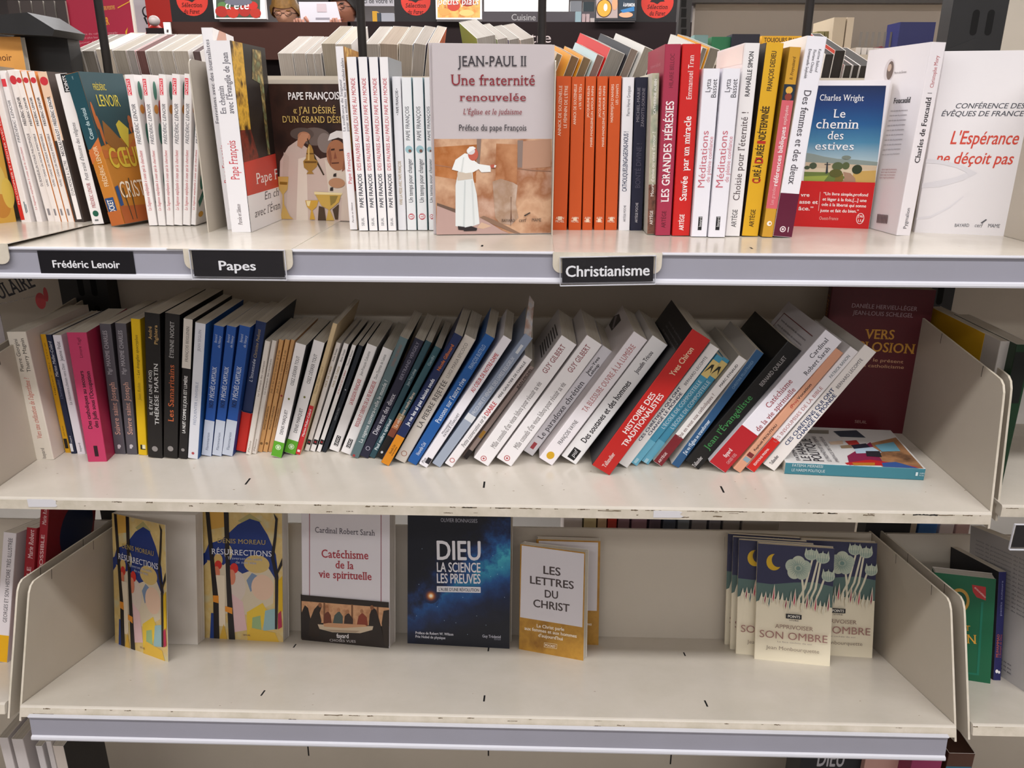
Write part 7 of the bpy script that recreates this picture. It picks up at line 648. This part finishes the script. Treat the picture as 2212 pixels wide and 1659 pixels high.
def words(px0, px1, py, cap, s, st, col, P0, Y):
    """an art record for lettering on a face-out cover whose lower left corner is P0, given by pixels at depth Y"""
    a, b = at(px0, py, Y), at(px1, py, Y); c = at(px0, py-cap, Y)
    return ('t', 'f', s, st, col, round((a.x-P0[0])*1e4), round((a.z-P0[2])*1e4), 0, round((b.x-a.x)*1e4), round((c.z-a.z)*1e5))
p0 = (at(-70, 155, .274).x, 0, ZT)
face(-70, 57, 80, .274, ZT, 'pale orange book with brown lettering, half cut off at top left', 'e0a052', [words(-22, 27, 132, 15, 'Lenoir', 's', '6a3c1c', p0, .274)], t=.010, pyb=155)
LOWF = 'spines glimpsed through the gap under the middle shelf'
NUM = ('first', 'second', 'third', 'fourth', 'fifth', 'sixth', 'seventh', 'eighth', 'ninth', 'tenth', 'eleventh', 'twelfth', 'thirteenth')
for i, (a, b, c) in enumerate(((1218, 1260, 'cfc6c4'), (1262, 1290, 'c9b98e'), (1292, 1312, 'c8a888'), (1314, 1334, 'b8382c'), (1336, 1362, '8a6a74'), (1366, 1400, '94707c'), (1404, 1430, '5a4a58'), (1434, 1462, '4a5060'), (1466, 1492, '7a8088'), (1496, 1530, '8a8488'), (1534, 1560, '77727a'), (1564, 1602, '8f8886'), (1606, 1690, 'a09890'))):
    stand(a, b, 1112, .44, -.4198, NUM[i]+' of thirteen spines glimpsed in the gap under the middle shelf', c, spine=True, group=LOWF)
for i, (a, b, c) in enumerate(((1915, 1945, 'cdbfae'), (1950, 1985, 'a99c8c'), (1988, 2030, '2a62a8'), (2034, 2066, 'd8ccd0'), (2070, 2100, 'c9a8a8'))):
    stand(a, b, 1122, .46, -.4198, NUM[i]+' of five bright spines glimpsed above the panel at right', c, spine=True, group='bright spines glimpsed at right')
# lowest shelf
LOWZ = -.6798
for i, (a, b, y, c) in enumerate(((-4, 17, 1594, 'd6cecc'), (24, 50, 1597, 'd4ccca'), (76, 91, 1612, 'd2cccc'), (98, 110, 1602, 'cfc8c6'), (113, 138, 1612, 'd0c4ba'))):
    stand(a, b, y, .03, LOWZ, NUM[i]+' of five pale spines at bottom left under the tilted shelf', c, spine=True, group='pale spines at bottom left', d=.09, fr='17151a' if i == 4 else 0, art=[('p', 's', '8a8286', [30, 2100, 90, 2100, 90, 2250, 30, 2250])] if i in (1,) else [])
z0 = (at(1733, 1622, .04).x, 0, LOWZ)
face(1733, 1866, 1600, .04, LOWZ, 'black book with large grey capitals at bottom edge, under the tilted shelf', '14151c', [words(1764, 1822, 1655, 36, 'DIEU', 'b', 'a8a6aa', z0, .04)], t=.05, pyb=1622)
stand(1872, 1955, 1630, .03, LOWZ, 'thick peach book at bottom edge, right of the black one', 'c0968a', spine=True, d=.15)
stand(1975, 2044, 1622, .0, LOWZ, 'thick magenta hardback with worn spine at bottom right', '8a2c54', spine=True, d=.17, pages='4a2c22', art=[('p', 's', '6a2440', [40, 2500, 320, 2500, 320, 2700, 40, 2700])])
stand(2050, 2110, 1628, .0, LOWZ, 'thick teal-capped brown hardback at bottom right corner', '4a2e22', spine=True, d=.17, pages='3a241a', art=[('p', 's', '2a5f74', [0, 2920, 330, 2920, 330, 3040, 0, 3040])])
# right bay, middle shelf
stand(2128, 2158, 722, .125, .0202-.02, 'yellow book with a black figure on its spine, behind the next bay side panel', 'c79a1c', spine=True, d=.15, art=[('e', 's', '1a1612', 90, 1600, 60, 90)])
stand(2162, 2193, 738, .09, .0002, 'thick grey-white book behind the next bay side panel', 'b8b2ac', spine=True, d=.15, art=[('p', 's', '2a2a2c', [30, 600, 90, 600, 90, 1100, 30, 1100])])
stand(2197, 2235, 745, .075, .0002, 'tall black and green book at the right edge of the middle row', '14311c', spine=True, d=.15, art=[('p', 's', '111411', [0, 1100, 170, 1100, 170, 1750, 0, 1750]), ('p', 's', '0c2412', [40, 250, 130, 250, 130, 420, 40, 420])])
# far shelf at upper right: board and books
Y3 = .86
zs = at(1700, 119, Y3).z
tag((lambda m: (m.box((.55, Y3-.03, zs-.02), (2.2, Y3+.22, zs-.0003), CREAM2), m.build('far_shelf'))[1])(MB()), 'shelf board of the opposite unit at upper right', 'shelf')
yw = (at(1646, 78, Y3).x, 0, zs)
face(1646, 1732, 78, Y3, zs, 'yellow face-out book with black capitals on the opposite unit', 'd9a424', [words(1650, 1724, 91, 9, 'TOUJOURS PLUS', 'b', '2a2010', yw, Y3)], t=.03)
face(1538, 1580, 80, Y3, zs, 'green book on the opposite unit, beside the navy one', '1f6a44', t=.04)
face(1500, 1530, 76, Y3, zs, 'small teal and beige book on the opposite unit', '6a8a8a', t=.04)
face(1582, 1642, 74, Y3-.01, zs, 'dark navy book on the opposite unit, left of the yellow one', '1c1d2c', t=.05)
stand(1766, 1782, 68, Y3, zs, 'olive book on the opposite unit, left one', '7d7752', spine=True, group='olive books on the opposite unit')
stand(1783, 1797, 68, Y3, zs, 'olive book on the opposite unit, right one', '77714c', spine=True, group='olive books on the opposite unit')
stand(1802, 1830, 38, Y3-.02, zs, 'tall cream book on the opposite unit, wider one', 'b3a590', spine=True, group='tall cream books on the opposite unit')
stand(1831, 1847, 38, Y3-.02, zs, 'tall cream book on the opposite unit, narrower one', 'bcae9a', spine=True, group='tall cream books on the opposite unit')
for i in range(6):
    stand(1849+i*13, 1861+i*13, 103+i*.3, Y3, zs, NUM[i]+' of six short white spines on the opposite unit', 'c9c4c0', spine=True, group='short white spines on the opposite unit', art=[('p', 's', '77726e', [40, 150, 90, 150, 90, 420, 40, 420])])
stand(1928, 1942, 96, Y3, zs, 'short maroon book on the opposite unit, beside the navy one', '5a1c28', spine=True)
face(1945, 2022, 48, Y3-.03, zs, 'large navy book standing on the opposite unit', '23285c', t=.06)
# ------------------------------------------------------------------ the shop beyond
def wall_board(name, px0, px1, py0, py1, Y, th, m, label, cat, texts=(), parent=None, zlow=None, shapes=()):
    a, b = at(px0, py1, Y), at(px1, py0, Y); c = at(px1, py1, Y); zb = zlow if zlow is not None else a.z
    mb = MB(); mb.box((a.x, Y, zb), (max(b.x, c.x), Y+th, b.z), m)
    for s, x0, x1, y, cap, st, col in texts:
        u, v, t2 = at(x0, y, Y), at(x1, y, Y), at(x0, y-cap, Y)
        lay_text(mb, s, st, mat(col), lambda p, q: (u.x+p, Y-.0012, u.z+q), v.x-u.x, t2.z-u.z)
    k = 0
    for kind, col, pts in shapes:
        k += 1; yy = Y-.0003-.00012*k
        if kind == 'p': mb.add([(at(*p, Y).x, yy, at(*p, Y).z) for p in pts], [list(range(len(pts)))], mat(col))
        else:
            cx, cy, rx, ry = pts; c0 = at(cx, cy, Y); r0 = at(cx+rx, cy, Y).x-c0.x; r1 = at(cx, cy-ry, Y).z-c0.z
            mb.add([(c0.x+r0*math.cos(2*math.pi*i/28), yy, c0.z+r1*math.sin(2*math.pi*i/28)) for i in range(28)], [list(range(28))], mat(col))
    return tag(mb.build(name), label, cat)
wall_board('header_board', 366, 757, 48, 128, 1.9, .04, BROWN, 'brown header board of the unit beyond, left half', 'header board')
wall_board('header_board', 757.5, 1486, 48, 170, 1.9, .04, BLACKB, 'black header board of the unit beyond, with pale lettering', 'header board', [('être', 1128, 1190, 92, 22, 's', 'a89a98')])
YS = 1.905
mb = MB(); a, b = at(366, 47, 1.89), at(1486, 47, 1.89)
for px0, px1, cx, cy, r, lab in ((372, 463, 415, 1, 34, 'left black panel with a red disc on the header board'), (853, 941, 898, 2, 32, 'middle black panel with a red disc on the header board'), (1372, 1460, 1420, 5, 35, 'right black panel with a red disc on the header board')):
    wall_board('disc_sign', px0, px1, -60, 47.4, 1.915, .01, mat('120d0e'), lab, 'sign', [('Sélection', cx-22, cx+22, cy+14, 9, 'i', '3a0d0a'), ('du Furet', cx-17, cx+17, cy+28, 9, 'i', '3a0d0a')], shapes=[('e', 'b02c20', (cx, cy, r, r)), ('e', 'b02c20', (cx-r*.75, cy-r*.72, r*.3, r*.3)), ('e', 'b02c20', (cx+r*.75, cy-r*.72, r*.3, r*.3)), ('p', '1a1010', [(cx-16, cy-1), (cx-10, cy-9), (cx, cy-6), (cx+10, cy-10), (cx+16, cy-2), (cx+6, cy-1), (cx, cy+4), (cx-8, cy)])])
wall_board('framed_picture', 464, 566, -60, 40.5, 1.88, .02, mat('dcd8d6'), 'framed picture of red tomatoes with white script', 'picture', [("d'été", 488, 540, 20, 19, 'i', 'f0ecea')],
  shapes=[('p', '3a4436', [(467, 38), (467, -50), (562, -50), (562, 38)]), ('e', '4a6a3c', (482, 12, 12, 8))]+[('e', c, p) for c, p in (('8f2018', (479, 25, 14, 12)), ('a0281a', (503, 27, 13, 12)), ('8f2018', (528, 24, 13, 12)), ('9a2619', (552, 28, 12, 11)), ('a8221a', (545, 12, 12, 9)), ('5a5a66', (515, 4, 30, 8)), ('8a8690', (500, -6, 26, 6)))])
wall_board('framed_picture', 942, 1040, -60, 41.5, 1.88, .02, mat('d8d4d2'), 'framed picture of an orange-brown dish with white script', 'picture', [('petits plats', 946, 1034, 10, 15, 'i', 'f0ece8')],
  shapes=[('p', 'n:b5743a,d9a05a,8a4a20:40', [(945, 38), (945, -50), (1037, -50), (1037, 38)]), ('e', 'a8382a', (980, 12, 14, 12)), ('e', '8a2c20', (1010, 4, 16, 10)), ('e', 'c98a4a', (960, 26, 12, 8)), ('e', 'd9a868', (1008, 28, 16, 7))])
wall_board('framed_picture', 1285, 1374, -60, 44.5, 1.88, .02, mat('26262a'), 'framed picture of an orange soup bowl beside a grill dish', 'picture', [('À LA PLANCHA', 1346, 1377-6, 14, 7, 'b', 'e6e4e4')],
  shapes=[('p', '9a8a86', [(1288, 39), (1288, -50), (1334, -50), (1334, 39)]), ('p', '22303c', [(1337, 39), (1337, -50), (1371, -50), (1371, 39)]), ('e', '3a2a20', (1305, 18, 17, 20)), ('e', 'd98f34', (1305, 18, 15, 18)), ('e', 'e6e2dc', (1308, 16, 4, 8)), ('e', 'c98a68', (1328, 8, 6, 14)), ('e', 'c99070', (1352, 32, 15, 6)), ('p', '2f6a9c', [(1340, 22), (1370, 14), (1370, 24), (1345, 28)])])
wall_board('hanging_sign', 770, 855, -20, 13, 4.4, .03, mat('b9b5ba'), 'pale hanging sign with dark lettering beyond the dark post', 'sign', [('rci de votre vi', 782, 848, 7, 11, 's', '3a383e')])
wall_board('category_sign', 1041, 1292, 25, 49, 3.0, .05, mat('5d565b'), 'grey sign board of the cookery department', 'sign', [('Cuisine', 1105, 1157, 44, 13.5, 's', 'd8d4d4')], zlow=FLOOR)
em = bpy.data.materials.new('glowing_shelf_back'); em.use_nodes = True; e = em.node_tree.nodes['Principled BSDF']; e.inputs['Base Color'].default_value = (.9, .88, .84, 1); e.inputs['Emission Color'].default_value = (1, .97, .9, 1); e.inputs['Emission Strength'].default_value = 1.6  # emission imitates lamplight falling on the shelf back, which is no lamp
wall_board('glowing_display', 1046, 1228, -60, 23, 3.4, .05, em, 'display shelf back made to glow as if brightly lit, above the cookery sign', 'display', zlow=FLOOR)
for i, (x0, x1, y0, y1, c, lab) in enumerate(((1232, 1256, 2, 25, '8f9298', 'grey framed photo card above the cookery sign'), (1260, 1283, 4, 25, '2a3a40', 'dark teal card above the cookery sign'), (1243, 1255, 25, 48, 'a8c4cc', 'pale blue book in front of the cookery sign'), (1257, 1264, 30, 48, 'd0b4b4', 'first small pink and white book by the cookery sign'), (1266, 1273, 30, 48, 'd6bcbc', 'second small pink and white book by the cookery sign'), (1275, 1284, 39, 48, 'd0c4c0', 'tiny white figure pair by the cookery sign'))):
    wall_board('card' if i < 2 else 'book', x0, x1, y0, y1, 3.0 if i < 2 else 2.9, .04, mat(c), lab, 'card' if i < 2 else 'book')
for i, (x0, x1, y0, y1, c, lab) in enumerate(((805, 814, 24, 47, 'd9a024', 'orange book spine beyond the dark post'), (815, 822, 28, 47, '3a4450', 'dark blue book beside the orange one'), (824, 850, 28, 47, 'a8a8b0', 'pale grey book beyond the dark post'))):
    wall_board('book', x0, x1, y0, y1, 2.6, .05, mat(c), lab, 'book')
wall_board('wall_poster', 286, 322, -40, 56, 3.2, .02, mat('e2dee4'), 'white poster with a black drawn outline at upper left', 'poster', zlow=FLOOR, shapes=[('e', '2a282c', (316, 26, 9, 12)), ('e', 'e2dee4', (317, 25, 7, 9)), ('p', '2a282c', [(310, 38), (314, 36), (320, 52), (317, 53)])])
wall_board('red_board', 319, 371, -60, 47, 2.9, .03, mat('b8241a'), 'bright red board at upper left beside the black disc sign', 'board', zlow=FLOOR)
wall_board('dark_unit', 284, 372, 86, 120, 2.2, .3, mat('3a2a2a'), 'dark low unit behind the crimson book', 'unit', zlow=FLOOR)
m = MB(); c = at(337, 72, 2.3); m.ball((c.x, 2.3, c.z-.03), (.036, .05, .062), mat('c02418'), 20, 14); tag(m.build('red_stool_back', smooth=True), 'rounded red seat back at upper left', 'seat')
m = MB(); c = at(333, 45, 2.25); m.ball((c.x, 2.25, c.z), (.02, .02, .018), mat('b5a8a4'), 20, 14); tag(m.build('round_knob', smooth=True), 'pale round knob above the red seat back', 'knob')
wall_board('price_strip', 357, 367, 48, 86, 1.88, .006, mat('cfcac6'), 'narrow pale strip with dark marks at left end of brown header', 'strip', shapes=[('p', '3a3436', [(360, 64), (364, 64), (364, 70), (360, 70)]), ('p', '3a3436', [(360, 74), (364, 74), (364, 80), (360, 80)])])
wall_board('opposite_board', 1494, 2062, 6, 130, 1.2, .03, paint('taupe_panel', '8d8278', .6, .05, 4), 'taupe back panel of the opposite unit at upper right', 'panel', zlow=FLOOR)
wall_board('edge_board', 1494, 2062, -60, 5.5, 1.17, .06, mat('3a3634'), 'dark top shelf edge of the opposite unit at upper right', 'shelf edge')
a, b = at(1463, 90, 1.15), at(1489, 0, 1.15); m = MB(); m.box((a.x, 1.15, FLOOR), (at(1489, 90, 1.15).x, 1.18, 1.1), DARKP)
for k in range(8):
    c = at(1477, 6+k*22, 1.15); m.box((c.x-.006, 1.1495, c.z-.009), (c.x+.006, 1.1505, c.z+.009), SLOT)
tag(m.build('shelf_upright'), 'steel slotted upright left of the taupe panel', 'upright')
wall_board('white_case', 2190, 2360, -80, 96, 1.3, .2, mat('cfc9c4'), 'pale case end at the far top right corner', 'case', zlow=FLOOR)
for x0, x1, Y, zt, lab in ((at(790, 47, 2.6).x, at(860, 47, 2.6).x, 2.58, at(812, 47, 2.6).z-.001, 'low unit carrying the orange book'), (at(1235, 48, 2.9).x, at(1290, 48, 2.9).x, 2.88, at(1260, 48, 2.9).z-.001, 'low unit in front of the cookery sign')):
    m = MB(); m.box((x0, Y, FLOOR), (x1, Y+.1, zt), mat('5d565b')); tag(m.build('shop_unit'), lab, 'shop unit')
c = at(812, -20, 4.4)
m = MB(); m.tube([(c.x-.1, 4.415, c.z-.005), (c.x-.1, 4.415, CEIL+.001)], .004, DARKP); m.tube([(c.x+.1, 4.415, c.z-.005), (c.x+.1, 4.415, CEIL+.001)], .004, DARKP); tag(m.build('sign_cord'), 'pair of thin cords holding the pale hanging sign', 'cord')
# base units that carry the far boards
for x0, x1, Y, zt, lab in ((-.6, 1.3, 1.94, .69, 'dark body of the unit carrying the header boards'), (.2, 1.9, 3.46, .8, 'grey body of the cookery unit'), (1.0, 1.78, 1.24, .55, 'taupe body of the opposite unit')):
    m = MB(); m.box((x0, Y+.0005, FLOOR), (x1, Y+.4, zt), BLACKB if Y == 1.94 else mat('5d565b')); tag(m.build('shop_unit'), lab, 'shop unit')
# ------------------------------------------------------------------ people beyond the header board (only the heads rise above it)
SKIN = paint('skin', 'cf9a7e', .5, .08, 9); SKIN2 = paint('deep_skin', '935e48', .5, .08, 9); BLOND = paint('blond_hair', 'a87a3e', .55, .35, 60); DARKH = paint('dark_hair', '1c1614', .55, .3, 60)
SHIRT = paint('dark_knit', '2a2a30', .8, .1, 30); TROU = paint('dark_trousers', '23242a', .8, .1, 30)
def person(c, yaw, label, skin, hair, tilt, hands=None):
    """c: centre of the head; a standing body as one continuous mesh, hair, glasses and clothes as its children"""
    H = .112; base = Vector((c.x, c.y, FLOOR)); ht = c.z-FLOOR; k = ht/1.62
    rt = root('person', base, label, 'person'); rt.rotation_euler = (0, 0, yaw)
    m = MB()
    rings = [(.0, 0, .10, .07), (.06, 0, .10, .07), (.35, 0, .11, .08), (.75, 0, .16, .10), (.88, 0, .17, .115), (1.05, 0, .15, .10), (1.25, 0, .185, .115), (1.36, 0, .20, .10), (1.41, 0, .13, .08), (1.44, -.005, .06, .06), (1.50, -.02, .053, .055)]
    n = 20; vs = []; fs = []
    for z, dy, rx, ry in rings:
        for i in range(n):
            a = 2*math.pi*i/n; vs.append((rx*k*math.cos(a), dy*k+ry*k*math.sin(a), z*k))
    hz = ht; st, ct = math.sin(tilt), math.cos(tilt)
    def headp(p):
        x, y, z = p.x*.073, p.y*.092, p.z*H
        if p.z < 0: x *= 1+.28*p.z; y *= 1+.12*p.z
        f = -p.y
        if f > .5:
            if abs(p.x) < .2 and -.35 < p.z < .12: y -= .020*(1-abs(p.x)/.2)*(1-abs(p.z+.15)/.3 if abs(p.z+.15) < .3 else 0)
            if .02 < p.z < .2 and .22 < abs(p.x) < .6: y += .007
            if -.52 < p.z < -.46 and abs(p.x) < .35: y += .005
            if -.46 < p.z < -.40 and abs(p.x) < .35: y -= .004
        if abs(p.x) > .93 and -.25 < p.z < .2 and abs(p.y-.1) < .3: x *= 1.14
        return Vector((x, y*ct - z*st - .02, hz + z*ct + y*st))
    hr = 26
    for j in range(hr):
        th = math.pi*(1-(j+.6)/(hr+.2))
        for i in range(n):
            a = 2*math.pi*i/n; vs.append(tuple(headp(Vector((math.sin(th)*math.cos(a), math.sin(th)*math.sin(a), math.cos(th))))))
    R = len(rings)+hr
    for j in range(R-1):
        for i in range(n): fs.append((j*n+i, j*n+(i+1) % n, (j+1)*n+(i+1) % n, (j+1)*n+i))
    fs += [list(range(n))[::-1], [(R-1)*n+i for i in range(n)]]
    m.add(vs, fs, skin)
    HD = {}
    for s in (-1, 1):
        HD[s] = Vector((s*.12*k, -.3, 1.03*k))
        if hands: HD[s] = Matrix.Rotation(-yaw, 3, 'Z') @ (hands[s > 0]-base)
        E_, h_ = Vector((s*.25*k, .02, 1.10*k)), HD[s]
        m.tube([(s*.18*k, 0, 1.35*k), E_, E_.lerp(h_, .55), h_], .033*k, skin, 10)
        for q in range(4): m.tube([h_+Vector(((q-1.5)*.016, 0, 0)), h_+Vector(((q-1.5)*.018, -.035, .02)), h_+Vector(((q-1.5)*.016, -.05+abs(q-1.5)*.006, .055-abs(q-1.5)*.006))], .0075, skin, 8)
        m.tube([h_+Vector((-s*.026, .005, 0)), h_+Vector((-s*.045, -.012, .03)), h_+Vector((-s*.03, -.028, .06))], .009, skin, 8)
    def face_dot(px, pz, r, mm, d=.004):
        yy = -math.sqrt(max(0, 1-px*px-pz*pz)); p = headp(Vector((px, yy, pz))); m.ball((p.x, p.y-d*.2, p.z), r, mm, 8, 6)
    for s in (-1, 1): face_dot(s*.4, .1, (.013, .006, .008), skin); face_dot(s*.4, .045, (.012, .005, .0016), mat('3a241a')); face_dot(s*.42, .25, (.017, .004, .0035), hair)
    face_dot(0, -.48, (.024, .005, .005), mat('8f4a40'))
    m.build('body', rt, smooth=True)
    hm = MB(); vs = []; fs = []; nn = 32; jr = 14
    for j in range(jr+1):
        for i in range(nn):
            a = 2*math.pi*i/nn; front = max(0, -math.sin(a)); low = .62*math.pi - (.235*math.pi)*min(1, front*1.5)
            th = low*j/jr; sp = Vector((math.sin(th)*math.cos(a), math.sin(th)*math.sin(a), math.cos(th)))
            p = headp(sp); cc = Vector((0, -.02, hz)); wv = 1.13+.03*math.sin(9*a+3*th)
            vs.append(tuple(cc+(p-cc)*wv))
    for j in range(jr):
        for i in range(nn): fs.append((j*nn+i, (j+1)*nn+i, (j+1)*nn+(i+1) % nn, j*nn+(i+1) % nn))
    hm.add(vs, fs, hair); hm.build('hair', rt, smooth=True)
    gm = MB()
    for s in (-1, 1):
        p = headp(Vector((s*.4, -.9, .08))); gm.tube([(p.x+.021*math.cos(a), p.y-.012, p.z+.015*math.sin(a)) for a in [2*math.pi*i/16 for i in range(17)]], .0016, mat('2a2422'), 6)
        gm.tube([(p.x+s*.021, p.y-.012, p.z+.003), (s*.078, -.02, p.z+.006)], .0016, mat('2a2422'), 6)
    gm.tube([(-.011, headp(Vector((0, -1, .08))).y-.004, headp(Vector((.4, -.9, .08))).z), (.011, headp(Vector((0, -1, .08))).y-.004, headp(Vector((.4, -.9, .08))).z)], .0016, mat('2a2422'), 6)
    gm.build('glasses', rt)
    cm = MB(); vs = []; fs = []; rg = [r for r in rings if .7 < r[0] < 1.42]
    for z, dy, rx, ry in rg:
        for i in range(n): a = 2*math.pi*i/n; vs.append(((rx+.012)*k*math.cos(a), dy*k+(ry+.012)*k*math.sin(a), z*k))
    for j in range(len(rg)-1):
        for i in range(n): fs.append((j*n+i, j*n+(i+1) % n, (j+1)*n+(i+1) % n, (j+1)*n+i))
    cm.add(vs, fs, SHIRT)
    for s in (-1, 1): cm.tube([(s*.18*k, 0, 1.355*k), Vector((s*.25*k, .02, 1.10*k)), Vector((s*.25*k, .02, 1.10*k)).lerp(HD[s], .55), Vector((s*.25*k, .02, 1.10*k)).lerp(HD[s], .86)], .045*k, SHIRT, 12)
    cm.build('sweater', rt, smooth=True)
    tm = MB(); vs = []; fs = []; rg = [r for r in rings if .03 < r[0] < .9]
    for z, dy, rx, ry in rg:
        for i in range(n): a = 2*math.pi*i/n; vs.append(((rx+.01)*k*math.cos(a), dy*k+(ry+.01)*k*math.sin(a), z*k))
    for j in range(len(rg)-1):
        for i in range(n): fs.append((j*n+i, j*n+(i+1) % n, (j+1)*n+(i+1) % n, (j+1)*n+i))
    tm.add(vs, fs, TROU); tm.build('trousers', rt, smooth=True)
    return rt
person(at(618, 24, 4.6), .1, 'blond person with glasses looking down beyond the brown header board', SKIN, BLOND, .42)
person(at(746, 20, 4.2), -.25, 'dark-haired person half hidden behind a sheet of paper and the dark post', SKIN2, DARKH, .1, (at(655, 64, 3.83), at(733, 64, 3.83)))
a, b, c, d = at(651, 50, 3.8), at(738, 50, 3.8), at(726, 4, 3.8), at(645, 4, 3.8)
m = MB(); m.add([a, b, c, d], [(0, 1, 2, 3)], mat('c4c0c6')); m.add([Vector(v)+Vector((0, .003, 0)) for v in (a, b, c, d)], [(3, 2, 1, 0)], mat('c4c0c6'))
u = [at(x, y, 3.799) for x, y in ((685, 26), (706, 26), (704, 8), (684, 8))]; m.add(u, [(0, 1, 2, 3)], mat('b8a8ac')); u = [at(x, y, 3.799) for x, y in ((682, 42), (712, 42), (712, 38), (682, 38))]; m.add(u, [(0, 1, 2, 3)], mat('8a868e'))
tag(m.build('sheet_of_paper'), 'pale sheet of paper held up between the two people', 'paper')
# strut under the tilted shelf
m = MB(); m.tube([at(135, 1664, .12), at(218, 1588, .2)], .0085, DARKP, 12); tag(m.build('shelf_strut', smooth=True), 'dark diagonal strut under the tilted shelf at bottom left', 'strut')
